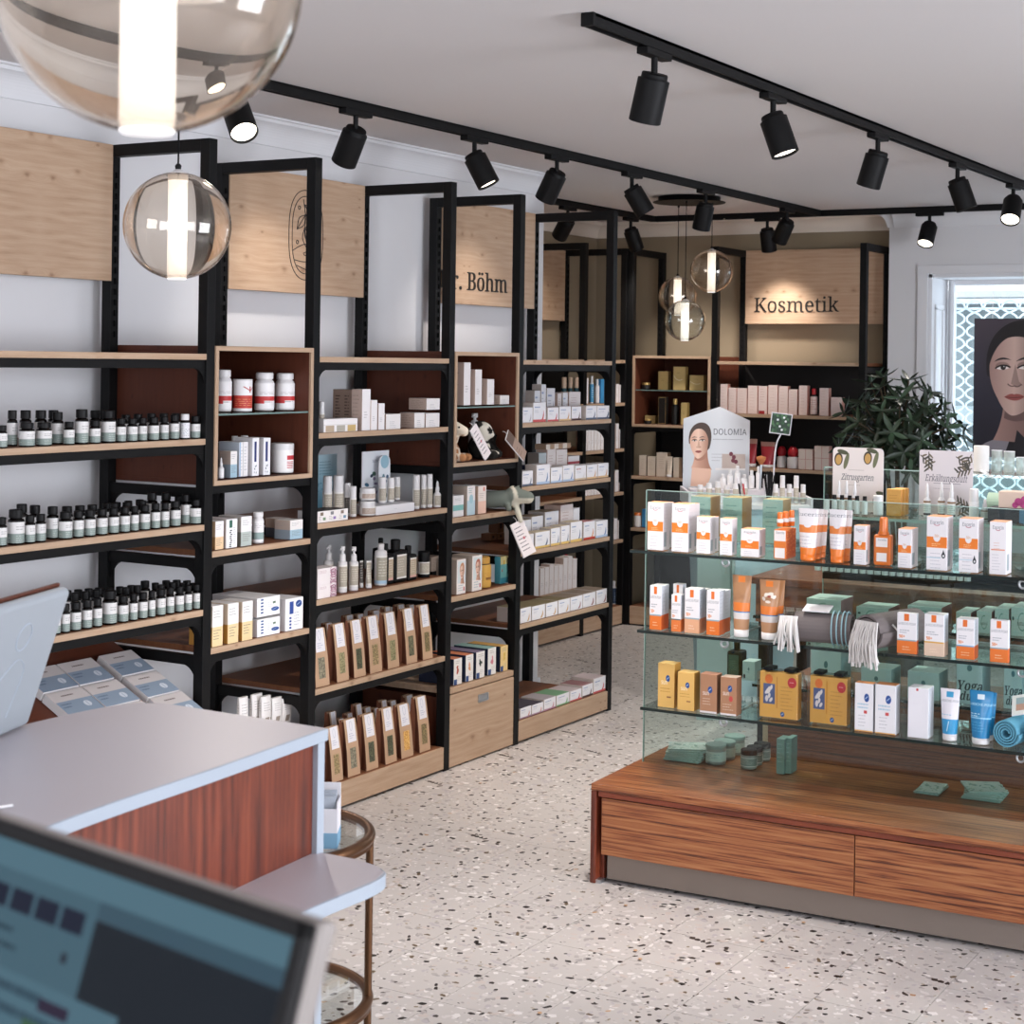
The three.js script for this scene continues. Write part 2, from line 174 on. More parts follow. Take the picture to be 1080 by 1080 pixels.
printed('gold', '#c9ad72', '#a88a52', '#d5bd86', (g, w, h) => textLines(g, 26, 56, 34, 2, 9, '#8f7440')); printed('goldslant', '#cdb278', '#a88a52', '#d9c28c', (g, w, h) => { g.strokeStyle = '#efe2bd'; g.lineWidth = 4; g.beginPath(); g.moveTo(4, 50); g.quadraticCurveTo(30, 90, 66, 70); g.stroke(); textLines(g, 26, 34, 34, 1, 9, '#8f7440'); }); printed('blackgold', '#1b1512', '#1b1512', '#c9ad72', (g, w, h) => { g.strokeStyle = '#b08d57'; g.lineWidth = 3; g.strokeRect(4, 2, w - 8, h - 6); }); cell('blacklab:f', 90, 100, (g, w, h) => { g.fillStyle = '#14110f'; g.fillRect(-3, -3, w + 6, h + 6); }); cells['black:f'] = cells['blacklab:f'];
printed('cream', '#e3d3c0', '#8a7058', '#e9dccb', (g, w, h) => textLines(g, 20, 24, 44, 6, 12, '#bfa78c')); printed('pinktall', '#ead6d0', '#d39a8c', '#efd9d2', (g, w, h) => textLines(g, 18, 14, 46, 8, 14, '#d9bdb5')); printed('pinkred', '#ead6d0', '#d39a8c', '#efd9d2', (g, w, h) => { textLines(g, 18, 14, 46, 6, 12, '#c9a79f'); g.fillStyle = '#a01f28'; g.fillRect(6, h * 0.88, 54, h * 0.14); }); printed('gift', '#e6d8d0', '#c9958a', '#e0c9c0', (g, w, h) => { g.strokeStyle = '#c4716a'; g.lineWidth = 2; g.strokeRect(1, 1, w - 2, h - 2); g.beginPath(); g.moveTo(w * 0.5, 0); g.lineTo(w * 0.5, h); g.moveTo(0, h * 0.5); g.lineTo(w, h * 0.5); g.stroke(); }); cell('redserum:f', 90, 100, (g, w, h) => { g.fillStyle = '#e6d2cc'; g.fillRect(-3, -3, w + 6, h + 6); textLines(g, 30, 20, 34, 5, 12, '#a85a5a'); }); cell('redplain:f', 90, 100, (g, w, h) => { g.fillStyle = '#a8323a'; g.fillRect(-3, -3, w + 6, h + 6); band(g, w, h, 0, 0.2, '#c9988c'); }); printed('orangelid', '#ebe6e0', '#e5e0da', '#d9733a');
// sun care cartons on the island
const sun = (n, yb, k, opt = {}) => printed(n, '#e8e4e6', opt.side || '#dcd6d8', opt.top || '#f0a878', (g, w, h) => {
  word(g, 'Eucerin', w / 2, h * 0.11, 17, '#6d7078', 'serif'); g.strokeStyle = '#b0606a'; g.lineWidth = 2; g.beginPath(); g.moveTo(w * 0.36, h * 0.15); g.quadraticCurveTo(w * 0.5, h * 0.19, w * 0.64, h * 0.15); g.stroke();
  if (opt.plain) { g.fillStyle = '#d98a6a'; g.fillRect(10, h * 0.52, w - 20, 4); textLines(g, 24, h * 0.4, 40, 3, 9, '#d9b3a5'); textLines(g, 16, h * 0.62, 50, 6, 10, '#bdbac0'); return; }
  band(g, w, h, yb, yb + k, '#e57a24'); g.fillStyle = '#e8e4e6'; g.beginPath(); g.arc(w / 2, h * yb, w * 0.17, 0, Math.PI); g.fill(); word(g, '50+', w / 2, h * (yb - 0.02), 13, '#c98a5a'); textLines(g, w * 0.26, h * (yb + k * 0.62), w * 0.46, 2, 6, '#f4cfa8');
  textLines(g, w * 0.2, h * (yb + k + 0.1), w * 0.55, 5, 12, '#b3b2ba');
  if (opt.drop) { g.fillStyle = '#99c3d8'; g.fillRect(0, h * 0.76, w * 0.7, 2); g.fillStyle = '#22262c'; g.beginPath(); g.arc(w * 0.82, h * (opt.drop + 0.02), 9, 0, 7); g.fill(); g.beginPath(); g.moveTo(w * 0.82 - 7, h * opt.drop); g.lineTo(w * 0.82, h * opt.drop - 16); g.lineTo(w * 0.82 + 7, h * opt.drop); g.fill(); g.fillStyle = '#e9e9ea'; g.beginPath(); g.arc(w * 0.82, h * (opt.drop + 0.025), 4, 0, 7); g.fill(); }
}, 96, 180, (g, w, h) => { textLines(g, 6, 20, 26, 10, 13, '#c3bfc5', 1); g.fillStyle = '#9aa3a8'; g.fillRect(6, h * 0.62, 14, h * 0.3); });
sun('sunL', 0.4, 0.2); sun('sunM', 0.42, 0.19); sun('sunS', 0.42, 0.28); sun('sunK', 0.38, 0.2, { drop: 0.7 }); sun('sunK2', 0.37, 0.19, { drop: 0.76 }); sun('sunW', 0.4, 0.2, { plain: 1 });
printed('dotpack', '#d9772e', '#b8551c', '#d9772e', (g, w, h) => { g.fillStyle = '#eae4e2'; g.fillRect(3, 4, w - 8, h * 0.36); g.fillRect(8, h * 0.62, w - 18, h * 0.34); word(g, 'Eucerin', w / 2, h * 0.1, 15, '#6d7078', 'serif'); }, 84, 132, (g, w, h) => { g.fillStyle = '#dd8a4a'; for (let i = 0; i < 40; i++) { g.beginPath(); g.arc(rnd0() * w, rnd0() * h, 2.4, 0, 7); g.fill(); } });
cell('suntube:f', 120, 150, (g, w, h) => { g.fillStyle = '#e8e4e6'; g.fillRect(-3, -3, w + 6, h + 6); band(g, w, h, 0.36, 0.52, '#e28035'); for (const x of [w * 0.5, 0, w]) { word(g, 'Eucerin', x, h * 0.13, 15, '#6d7078', 'serif'); g.fillStyle = '#e8e4e6'; g.beginPath(); g.arc(x, h * 0.36, 8, 0, Math.PI); g.fill(); textLines(g, x - 20, h * 0.6, 40, 4, 11, '#b3b2ba'); } band(g, w, h, 0.84, 1.02, '#e57a24'); });
printed('orangeplain', '#e08b3e', '#e08b3e', '#e08b3e'); cells['orangeplain:f'] = cells['orangeplain:f'];
const lrp = (n, foot, line, sideFoot) => printed(n, '#e9e6e8', '#cfd3da', '#f1efef', (g, w, h) => { g.fillStyle = '#e0702a'; g.fillRect(w * 0.36, 4, 20, 22); word(g, 'LA ROCHE-POSAY', w / 2, h * 0.27, 11, '#8f9298', 'sans-serif', 'center', '', w - 10); textLines(g, 12, h * 0.42, 50, 2, 7, '#8a8f98'); word(g, '50+', 22, h * 0.57, 15, '#e0742e', 'sans-serif', 'center', 'bold'); band(g, w, h, 0.66, 1.05, foot); if (line) band(g, w, h, 0.65, 0.68, line); textLines(g, 24, h * 0.82, 40, 2, 8, '#f0d5bb'); }, 84, 132, (g, w, h) => { band(g, w, h, 0.66, 1.05, sideFoot || foot); textLines(g, 6, 16, 26, 6, 11, '#aeb2ba', 1); });
lrp('lrpO', '#e2742b', '#8fa9b5', '#c85a1e'); lrp('lrpS', '#e0793a', '#4f5f62'); lrp('lrpB', '#e0a883', '#8fa9b5', '#c98f6a'); lrp('lrpY', '#dfc2ab', '#d8a23c'); lrp('lrpBl', '#e2742b', '#6fa6d0', '#c85a1e');
const brown = (animal) => (g, w, h) => { g.fillStyle = '#b4825a'; g.fillRect(-3, -3, w + 6, h + 6); g.fillStyle = '#e07a2c'; g.fillRect(-3, h * 0.5, w + 6, h * 0.16); g.fillRect(w * 0.5 - 7, 4, 14, 16); band(g, w, h, 0.66, 0.68, '#3f78b0'); band(g, w, h, 0.68, 0.8, '#d9d3d0'); band(g, w, h, 0.8, 0.98, '#b98a64'); if (animal) for (const x of [w * 0.5, 0, w]) { g.fillStyle = '#eadfd3'; for (let i = 0; i < 7; i++) { g.beginPath(); g.ellipse(x + rnd0() * 24 - 12, h * 0.34 + rnd0() * 34 - 17, 6, 4, rnd0() * 3, 0, 7); g.fill(); } g.fillStyle = '#a33a2a'; g.fillRect(x - 2, h * 0.3, 6, 5); } };
cell('browntube:f', 120, 150, brown(false)); cell('browntube2:f', 120, 150, brown(true));
printed('yelA', '#dfb265', '#c08e3c', '#e2ba74', (g, w, h) => { logo(g, w * 0.6, h * 0.34, 10); word(g, 'sun', w * 0.4, h * 0.42, 20, '#f2e3c6'); textLines(g, 14, h * 0.56, 50, 2, 9, '#b8863a'); g.fillStyle = '#8a5a3a'; g.fillRect(w * 0.55, h * 0.74, 20, 4); });
printed('brnA', '#ab7d5e', '#8a5f44', '#c08a72', (g, w, h) => { logo(g, w * 0.6, h * 0.4, 11); word(g, 'sun', w * 0.36, h * 0.48, 20, '#e6dcd4'); textLines(g, 14, h * 0.62, 56, 3, 9, '#d9c5b5'); band(g, w, h, 0.94, 1.05, '#e6dede'); }); printed('brnB', '#ab7d5e', '#8a5f44', '#d0b5a5', (g, w, h) => { logo(g, w * 0.6, h * 0.3, 11); word(g, 'sun', w * 0.36, h * 0.42, 20, '#e6dcd4'); g.fillStyle = '#c04a44'; g.beginPath(); g.arc(w * 0.66, h * 0.56, 10, 0, 7); g.fill(); textLines(g, 14, h * 0.7, 56, 3, 9, '#d9c5b5'); band(g, w, h, 0.94, 1.05, '#e6dede'); });
printed('setfront', '#dda44c', '#c98a34', '#d9a050', (g, w, h) => { g.fillStyle = '#e0722a'; g.beginPath(); g.arc(w * 0.24, h * 0.16, 15, 0, 7); g.fill(); g.fillStyle = '#4d5a86'; g.fillRect(w * 0.1, h * 0.26, w * 0.3, h * 0.44); g.fillStyle = '#e6ddda'; for (let i = 0; i < 9; i++) { g.beginPath(); g.ellipse(w * 0.25 + rnd0() * 22 - 11, h * (0.34 + rnd0() * 0.3), 5, 9, rnd0(), 0, 7); g.fill(); } g.fillStyle = '#c47f2e'; g.fillRect(w * 0.44, h * 0.1, 4, h * 0.68); textLines(g, w * 0.55, h * 0.3, 50, 7, 12, '#c28a3c', 3); g.fillStyle = '#c22a33'; g.beginPath(); g.arc(w * 0.84, h * 0.2, 17, 0, 7); g.fill(); textLines(g, w * 0.78, h * 0.19, 18, 1, 6, '#f2d5d5'); logo(g, w * 0.6, h * 0.9, 8); }, 150, 150);
printed('whS', '#e8e6e9', '#cfd0d6', '#e08a4a', (g, w, h) => { logo(g, w * 0.64, h * 0.3, 11); textLines(g, 14, h * 0.42, 56, 2, 9, '#a8c6d8', 4); g.fillStyle = '#c44a4a'; g.fillRect(w * 0.5, h * 0.56, 14, 8); textLines(g, 18, h * 0.66, 40, 4, 9, '#bdbcc2'); band(g, w, h, 0.965, 1.05, '#e0a860'); }); printed('whP', '#e7e5ea', '#c9ccd2', '#eceaee', (g, w, h) => { g.fillStyle = '#c44a4a'; g.fillRect(w * 0.4, 3, 8, 6); });
cell('wbtube:f', 120, 150, (g, w, h) => { g.fillStyle = '#e6e2e8'; g.fillRect(-3, -3, w + 6, h + 6); band(g, w, h, 0.66, 0.98, '#2f95c8'); for (const x of [w * 0.5, 0, w]) { g.fillStyle = '#3a9ac8'; g.fillRect(x - 7, 10, 14, 18); word(g, 'LA ROCHE-POSAY', x, h * 0.27, 10, '#8f9298', 'sans-serif', 'center', '', 52); textLines(g, x - 22, h * 0.56, 44, 1, 7, '#7fb0d0'); g.strokeStyle = '#dff0f8'; g.lineWidth = 2; g.beginPath(); g.moveTo(x, h * 0.7); g.lineTo(x - 4, h * 0.92); g.stroke(); } });
cell('bluetube:f', 120, 150, (g, w, h) => { g.fillStyle = '#1b7fb4'; g.fillRect(-3, -3, w + 6, h + 6); for (const x of [w * 0.5, 0, w]) { g.fillStyle = '#d9e6ee'; g.fillRect(x - 6, 12, 12, 16); word(g, 'LA ROCHE-POSAY', x, h * 0.3, 10, '#cfe3ef', 'sans-serif', 'center', '', 52); textLines(g, x - 22, h * 0.48, 30, 2, 7, '#bfe0f0', 3); textLines(g, x - 22, h * 0.66, 44, 4, 9, '#55a7cf'); } band(g, w, h, 0.56, 0.59, '#8fc8e6'); });
printed('seabox', '#b9cfc9', '#c79a68', '#d8ba8c', (g, w, h) => textLines(g, 14, 24, 54, 5, 14, '#7fa29c', 3)); printed('greenbox', '#bdcbc6', '#97655f', '#d3dfda', (g, w, h) => { g.strokeStyle = '#5f8a7c'; g.lineWidth = 3; g.beginPath(); g.arc(w * 0.5, h * 0.5, 22, 0.5, 5); g.stroke(); word(g, 'natural', w * 0.5, h * 0.55, 15, '#2f4a44', 'serif'); g.fillStyle = '#2f4a44'; g.beginPath(); g.arc(12, h * 0.4, 5, 0, 7); g.fill(); }, 120, 76); printed('palebox', '#cdd9dc', '#a5b6b8', '#d8e3e6', (g, w, h) => { g.fillStyle = '#5f8088'; g.beginPath(); g.arc(w / 2, h * 0.4, 7, 0, 7); g.fill(); textLines(g, w * 0.36, h * 0.55, 30, 1, 6, '#5f8088'); g.fillStyle = '#3a3040'; g.beginPath(); g.arc(18, h * 0.78, 9, 0, 7); g.fill(); }, 110, 80);
printed('yoga', '#cfdde2', '#9fb5bb', '#d5e2e6', (g, w, h) => { word(g, 'Yoga', w / 2, h * 0.56, 34, '#16191c', 'serif', 'center', 'italic bold', w); word(g, 'duft', w / 2, h * 0.8, 30, '#16191c', 'serif', 'center', 'italic bold', w); g.fillStyle = '#5f8088'; g.beginPath(); g.arc(w / 2, h * 0.16, 8, 0, 7); g.fill(); }, 84, 110); printed('tealbox', '#7c9a96', '#5f7f7b', '#a9c6c1', (g, w, h) => textLines(g, 14, 20, 50, 5, 16, '#a9ccc6')); printed('amberpack', '#d9a050', '#c98a3a', '#e0ac60', (g, w, h) => textLines(g, 14, 30, 50, 5, 14, '#b47c30')); cell('napkin:f', 120, 12, (g, w, h) => { g.fillStyle = '#8fa8a2'; g.fillRect(-3, -3, w + 6, h + 6); g.fillStyle = '#6f8a84'; g.fillRect(-3, h * 0.7, w + 6, h * 0.4); }); cells['napkin:s'] = cells['napkin:f']; cell('napkin:t', 120, 120, (g, w, h) => { g.fillStyle = '#ccd8d5'; g.fillRect(-3, -3, w + 6, h + 6); for (let i = 0; i < 34; i++) { g.fillStyle = i % 3 ? '#7fa098' : '#a3b8a6'; g.beginPath(); g.ellipse(rnd0() * w, rnd0() * h, 9, 3, rnd0() * 3, 0, 7); g.fill(); } });
cell('greenlab:f', 90, 100, (g, w, h) => { g.fillStyle = '#3f5c50'; g.fillRect(-3, -3, w + 6, h + 6); textLines(g, 30, 30, 34, 5, 10, '#7d978b'); }); cell('candle:f', 90, 60, (g, w, h) => { g.fillStyle = '#c3d3cd'; g.fillRect(-3, -3, w + 6, h + 6); textLines(g, 30, 16, 34, 3, 10, '#6d9086'); }); cell('oil:f', 90, 80, (g, w, h) => { g.fillStyle = '#e2e2de'; g.fillRect(-3, -3, w + 6, h + 6); band(g, w, h, 0, 0.14, '#8a6a52'); textLines(g, 24, 24, 44, 4, 10, '#7c8a80'); band(g, w, h, 0.84, 1, '#3a3434'); });
const herb = (n, c) => cell(n, 48, 90, (g, w, h) => { g.fillStyle = c[0]; g.fillRect(-3, -3, w + 6, h + 6); for (let i = 0; i < 420; i++) { g.fillStyle = c[1 + (i % (c.length - 1))]; g.save(); g.translate(rnd0() * w, rnd0() * h); g.rotate(rnd0() * 6); g.fillRect(-3, -1, 6, 2.2); g.restore(); } });
herb('herb1', ['#7a7460', '#968f74', '#575142', '#ada48c', '#6f6c58']); herb('herb2', ['#7d7452', '#a59a6c', '#59583a', '#8a8a60', '#c0b48a']); herb('herb3', ['#3a3a26', '#55583a', '#2a2a1c', '#6d7050']); herb('herb4', ['#8a7350', '#b59a6a', '#6a4f34', '#c8ad7c', '#7d7a4a']); herb('herb5', ['#4d4a34', '#6f6c4c', '#38351f', '#8d8a66']); herb('herb6', ['#6a5a38', '#8d7a4e', '#4f4226', '#a8925f']); herb('herb7', ['#d39a42', '#e8b45c', '#b97a2c', '#f0c97c']);
cell('baglabel', 60, 100, (g, w, h) => { g.fillStyle = '#e9e7ec'; g.fillRect(-3, -3, w + 6, h + 6); g.strokeStyle = '#a9abc0'; g.lineWidth = 1.5; g.beginPath(); g.ellipse(w / 2, h * 0.3, 9, 20, 0, 0, 7); g.stroke(); textLines(g, 12, h * 0.62, 36, 3, 9, '#9aa0bd'); });
// stand-up cards
cell('bluesign', 120, 300, (g, w, h) => { const l = g.createLinearGradient(0, 0, 0, h); l.addColorStop(0, '#b9d3dc'); l.addColorStop(1, '#6fa6bd'); g.fillStyle = l; g.fillRect(-3, -3, w + 6, h + 6); textLines(g, 14, 40, 90, 5, 16, '#5b8394', 3); g.fillStyle = '#5f93a8'; for (let i = 0; i < 30; i++) g.fillRect(rnd0() * w, 120 + rnd0() * 150, 10, 6); });
cell('blots', 130, 260, (g, w, h) => { g.fillStyle = '#e3e7ec'; g.fillRect(-3, -3, w + 6, h + 6); word(g, 'SENSITIV', w * 0.62, 44, 16, '#8a93a0'); const c = ['#2c5f7d', '#8a7f9c', '#4a6f5f', '#24384c']; for (let i = 0; i < 16; i++) { g.fillStyle = c[i % 4]; g.beginPath(); g.ellipse(10 + rnd0() * (w - 20), 80 + rnd0() * (h - 100), 3 + rnd0() * 8, 3 + rnd0() * 6, rnd0() * 3, 0, 7); g.fill(); } });
cell('blots2', 70, 220, (g, w, h) => { g.fillStyle = '#dde3e8'; g.fillRect(-3, -3, w + 6, h + 6); g.fillStyle = '#8fb5c6'; g.beginPath(); g.arc(w / 2, 26, 26, 0, 7); g.fill(); const c = ['#2c4f6d', '#27604f', '#5a7f8d']; for (let i = 0; i < 10; i++) { g.fillStyle = c[i % 3]; g.beginPath(); g.arc(12 + rnd0() * 46, 64 + rnd0() * 130, 4 + rnd0() * 7, 0, 7); g.fill(); } });
cell('zirben', 220, 230, (g, w, h) => { g.fillStyle = '#e6dcd8'; g.fillRect(-3, -3, w + 6, h + 6); for (const [x, y] of [[26, 44], [152, 36], [194, 188]]) { g.fillStyle = '#6d6f52'; g.beginPath(); g.ellipse(x + 34, y + 6, 9, 30, 0.3, 0, 7); g.fill(); g.fillStyle = '#4f523c'; g.beginPath(); g.ellipse(x + 18, y - 26, 24, 8, 0.2, 0, 7); g.fill(); g.fillStyle = '#3f352c'; g.beginPath(); g.ellipse(x, y, 18, 23, 0.1, 0, 7); g.fill(); g.fillStyle = '#c49a58'; g.beginPath(); g.ellipse(x, y + 2, 13, 18, 0.1, 0, 7); g.fill(); } word(g, 'Zitrusgarten', 108, 106, 30, '#3d4148', 'serif', 'center', 'italic', 140); textLines(g, 70, 80, 80, 1, 8, '#b3aaa5'); textLines(g, 60, 134, 100, 1, 8, '#b3aaa5'); });
cell('erkalt', 220, 230, (g, w, h) => { g.fillStyle = '#d9d1d3'; g.fillRect(-3, -3, w + 6, h + 6); const twig = (x, y, a) => { g.save(); g.translate(x, y); g.rotate(a); g.fillStyle = '#4a4440'; g.fillRect(0, -1, 64, 3); for (let i = 0; i < 8; i++) { g.save(); g.translate(8 + i * 7, 0); g.rotate(i % 2 ? 0.9 : -0.9); g.fillStyle = i % 3 ? '#45423a' : '#6d6250'; g.beginPath(); g.ellipse(10, 0, 13, 3.2, 0, 0, 7); g.fill(); g.restore(); } g.restore(); }; twig(4, 18, 0.6); twig(40, 6, 1.6); twig(150, 20, 0.5); twig(214, 10, 2.2); twig(216, 60, 2.9); twig(160, 224, -0.5); twig(214, 200, -2.7); word(g, 'Erkältungsduft', 110, 96, 32, '#5a5660', 'serif', 'center', 'italic', 172); g.fillStyle = '#8d8890'; g.fillRect(60, 114, 110, 2); textLines(g, 60, 132, 100, 1, 8, '#a9a2a8'); });
const atlas = new THREE.CanvasTexture(atlasCanvas); atlas.colorSpace = THREE.SRGBColorSpace; atlas.magFilter = THREE.LinearFilter;

// ------------------------------------------------------------------ materials
const std = (color, roughness = 0.7, metalness = 0, extra = {}) => new THREE.MeshStandardMaterial({ color, roughness, metalness, ...extra });
const phys = (o) => new THREE.MeshPhysicalMaterial(o);
const oakTex = woodTex(768, ['#93745b', '#b29479', '#bfa389', '#c8ae95'], { along: 2.2, across: 30, fine: 170, contrast: 0.62, warpK: 0.006, seed: 2, metres: 0.9, knots: 7 });
const walnutTex = woodTex(512, ['#3f2015', '#5f3421', '#7a4a30', '#8a5a3c'], { along: 4, across: 14, fine: 130, contrast: 0.9, seed: 21, metres: 0.9 });
const zebraTex = woodTex(768, ['#451e0f', '#804425', '#9c5d38', '#aa6d42', '#b3784b'], { along: 1.3, across: 46, fine: 150, contrast: 1.45, warpK: 0.01, seed: 33, metres: 0.7 });
const redTex = woodTex(512, ['#3f160b', '#642a17', '#7d3821', '#8c472b'], { along: 1.6, across: 26, fine: 170, contrast: 0.9, seed: 44, metres: 0.6 });
const M = {
  wall: std('#d8d8da', 0.92), ceiling: std('#d3d0d0', 0.95), taupe: std('#8d7f69', 0.92), trim: std('#dcdde0', 0.7), cream: std('#d9cfc2', 0.85),
  black: phys({ color: '#09090a', roughness: 0.55, specularIntensity: 0.45 }), blackRail: phys({ color: '#09090a', roughness: 0.6, specularIntensity: 0.45 }), bracket: phys({ color: '#050506', roughness: 0.7, specularIntensity: 0.3 }),
  oak: std('#ffffff', 0.55, 0, { map: oakTex }), walnut: std('#ffffff', 0.5, 0, { map: walnutTex }), zebra: phys({ map: zebraTex, roughness: 0.34, clearcoat: 0.25, clearcoatRoughness: 0.25 }), redwood: phys({ map: redTex, roughness: 0.4, clearcoat: 0.2, clearcoatRoughness: 0.3 }),
  kick: std('#8d8178', 0.5, 0.4), white: std('#dcdade', 0.5), counter: std('#bdb6bb', 0.4), counterEdge: std('#a7b1bc', 0.5), whitePlastic: std('#dedcdc', 0.4), blackPlastic: phys({ color: '#060506', roughness: 0.5, specularIntensity: 0.5 }),
  print: std('#ffffff', 0.55, 0, { map: atlas }), printGloss: phys({ map: atlas, roughness: 0.32, clearcoat: 0.3 }),
  amberGlass: phys({ color: '#070403', roughness: 0.18, specularIntensity: 0.6 }), brass: std('#6a4a32', 0.35, 0.8), steel: std('#b9bcc0', 0.3, 0.9), ink: std('#1d1916', 0.6),
  glassPane: phys({ color: '#eaf3f0', roughness: 0, transmission: 1, thickness: 0, ior: 1.5 }), glassShelf: phys({ color: '#f5faf8', roughness: 0.0, transmission: 1, thickness: 0, ior: 1.5 }), glassEdge: phys({ color: '#0e1f1b', roughness: 0.15, clearcoat: 0.5 }), glassEdgeBright: phys({ color: '#a9c4bd', roughness: 0.2 }),
  clear: phys({ color: '#f4f6f6', roughness: 0.03, transmission: 1, thickness: 0, ior: 1.45 }), frosted: phys({ color: '#dfe6e2', roughness: 0.5, transmission: 0.75, thickness: 0 }),
  amberGlobe: phys({ color: '#ffffff', roughness: 0.0, transmission: 1, thickness: 0.003, ior: 1.5, attenuationColor: '#c98f5a', attenuationDistance: 0.042 }), clearGlobe: phys({ color: '#ffffff', roughness: 0.0, transmission: 1, thickness: 0.003, ior: 1.5, attenuationColor: '#a9b8a8', attenuationDistance: 0.03 }),
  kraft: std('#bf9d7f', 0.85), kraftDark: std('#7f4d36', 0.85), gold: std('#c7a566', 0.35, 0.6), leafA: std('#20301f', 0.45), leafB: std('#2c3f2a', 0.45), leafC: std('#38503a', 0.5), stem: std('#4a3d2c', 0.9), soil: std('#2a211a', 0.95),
  towelGrey: std('#6d6564', 0.95), towelBlue: std('#5f9fb8', 0.95), fringe: std('#d9d5d2', 0.95), towelGreen: std('#a9c0aa', 0.95), paper: std('#e3e0e3', 0.7), red: std('#b3202b', 0.35), orange: phys({ color: '#e0731f', roughness: 0.3, clearcoat: 0.3 }), orangeGlass: phys({ color: '#f0a050', roughness: 0.05, transmission: 0.6, thickness: 0 }),
  standBlue: std('#a9c3cb', 0.7), standGrey: std('#8fa39f', 0.75), standWhite: std('#dcd9de', 0.6), teal: std('#5f8f88', 0.5), lamp: std('#ffffff', 0.5, 0, { emissive: '#fffaf5', emissiveIntensity: 0.4 }), spotGlow: std('#ffffff', 0.4, 0, { emissive: '#fff1dd', emissiveIntensity: 5 }),
};
// carton and label geometry with atlas uv
function atlasUV(g, c, u0 = 0, u1 = 1) { const uv = g.attributes.uv; for (let i = 0; i < uv.count; i++) uv.setXY(i, c[0] + c[2] * (u0 + (u1 - u0) * Math.min(1, Math.max(0, uv.getX(i)))), c[1] + c[3] * Math.min(1, Math.max(0, uv.getY(i)))); return g; }
function cartonGeo(pr, w, h, d) {
  let g = new RoundedBoxGeometry(w, h, d, 1, Math.min(0.0014, w / 8, d / 8, h / 8)); if (g.index) g = g.toNonIndexed();
  const f = cells[pr + ':f'], s = cells[pr + ':s'] || f, t = cells[pr + ':t'] || s, p = g.attributes.position, n = g.attributes.normal, uv = g.attributes.uv;
  if (!f) throw new Error('no print ' + pr);
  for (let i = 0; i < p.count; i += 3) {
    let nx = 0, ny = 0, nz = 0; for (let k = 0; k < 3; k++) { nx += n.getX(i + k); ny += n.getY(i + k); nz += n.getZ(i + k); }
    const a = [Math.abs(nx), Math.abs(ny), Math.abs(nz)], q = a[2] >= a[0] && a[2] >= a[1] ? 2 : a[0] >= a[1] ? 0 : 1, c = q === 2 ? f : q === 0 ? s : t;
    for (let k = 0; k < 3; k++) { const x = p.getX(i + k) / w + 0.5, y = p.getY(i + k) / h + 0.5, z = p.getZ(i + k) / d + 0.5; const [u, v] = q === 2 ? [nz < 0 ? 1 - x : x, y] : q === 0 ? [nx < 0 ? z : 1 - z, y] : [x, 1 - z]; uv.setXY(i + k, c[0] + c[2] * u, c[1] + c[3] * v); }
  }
  return g.translate(0, h / 2, 0);
}
function wrapLabel(pr, r, y0, y1, seg = 22) { const g = new THREE.CylinderGeometry(r, r, y1 - y0, seg, 1, true); g.rotateY(Math.PI).translate(0, (y0 + y1) / 2, 0); return atlasUV(g, cells[pr + ':f']); }

// ------------------------------------------------------------------ product makers: each returns a Group or Mesh with its base at the origin, front towards +z
const K = {};
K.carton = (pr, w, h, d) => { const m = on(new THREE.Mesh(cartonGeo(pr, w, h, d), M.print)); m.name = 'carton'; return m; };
K.sachet = (pr, w, h, d) => {
  const o = new THREE.Group(), g = new THREE.BoxGeometry(w, h, 0.03, 4, 8, 2), p = g.attributes.position;
  for (let i = 0; i < p.count; i++) { const t = p.getY(i) / h + 0.5, e = 1 - Math.pow(Math.abs(2 * p.getX(i) / w), 3); p.setZ(i, p.getZ(i) * (0.1 + 0.9 * Math.sin(Math.PI * Math.min(1, 0.15 + 0.85 * (1 - t)))) * (0.4 + 0.6 * e)); }
  g.computeVertexNormals(); part(o, 'pouch', atlasUV(g.translate(0, h / 2, 0), cells['sachet:f']), M.print); part(o, 'top_seal', bx(w * 0.99, h * 0.06, 0.004, 0, h * 0.97, 0), M.whitePlastic); return o;
};
K.vial = (pr, w, h) => {
  const o = new THREE.Group(), r = w / 2;
  part(o, 'bottle_body', lathe([[0, 0], [r * 0.94, 0], [r, 0.003], [r, h * 0.66], [r * 0.9, h * 0.72], [r * 0.66, h * 0.745], [r * 0.64, h * 0.78]]), M.amberGlass);
  part(o, 'label', wrapLabel(pr, r * 1.015, h * 0.05, h * 0.65), M.print);
  part(o, 'cap', lathe([[r * 0.78, h * 0.755], [r * 0.84, h * 0.76], [r * 0.84, h * 0.98], [r * 0.78, h], [0, h]]), M.blackPlastic); return o;
};
K.vialwhite = (pr, w, h) => { const o = K.vial(pr, w, h); o.children[2].material = M.whitePlastic; return o; };
K.redjar = (pr, w, h) => {
  const o = new THREE.Group(), r = w / 2;
  part(o, 'jar_body', lathe([[0, 0], [r * 0.92, 0], [r, 0.006], [r, h * 0.7], [r * 0.92, h * 0.77], [r * 0.76, h * 0.81], [r * 0.76, h * 0.84]]), M.whitePlastic);
  part(o, 'label', wrapLabel(pr, r * 1.012, h * 0.06, h * 0.72), M.print);
  part(o, 'lid', lathe([[r * 0.84, h * 0.83], [r * 0.88, h * 0.835], [r * 0.88, h * 0.97], [r * 0.82, h], [0, h]]), M.whitePlastic); return o;
};
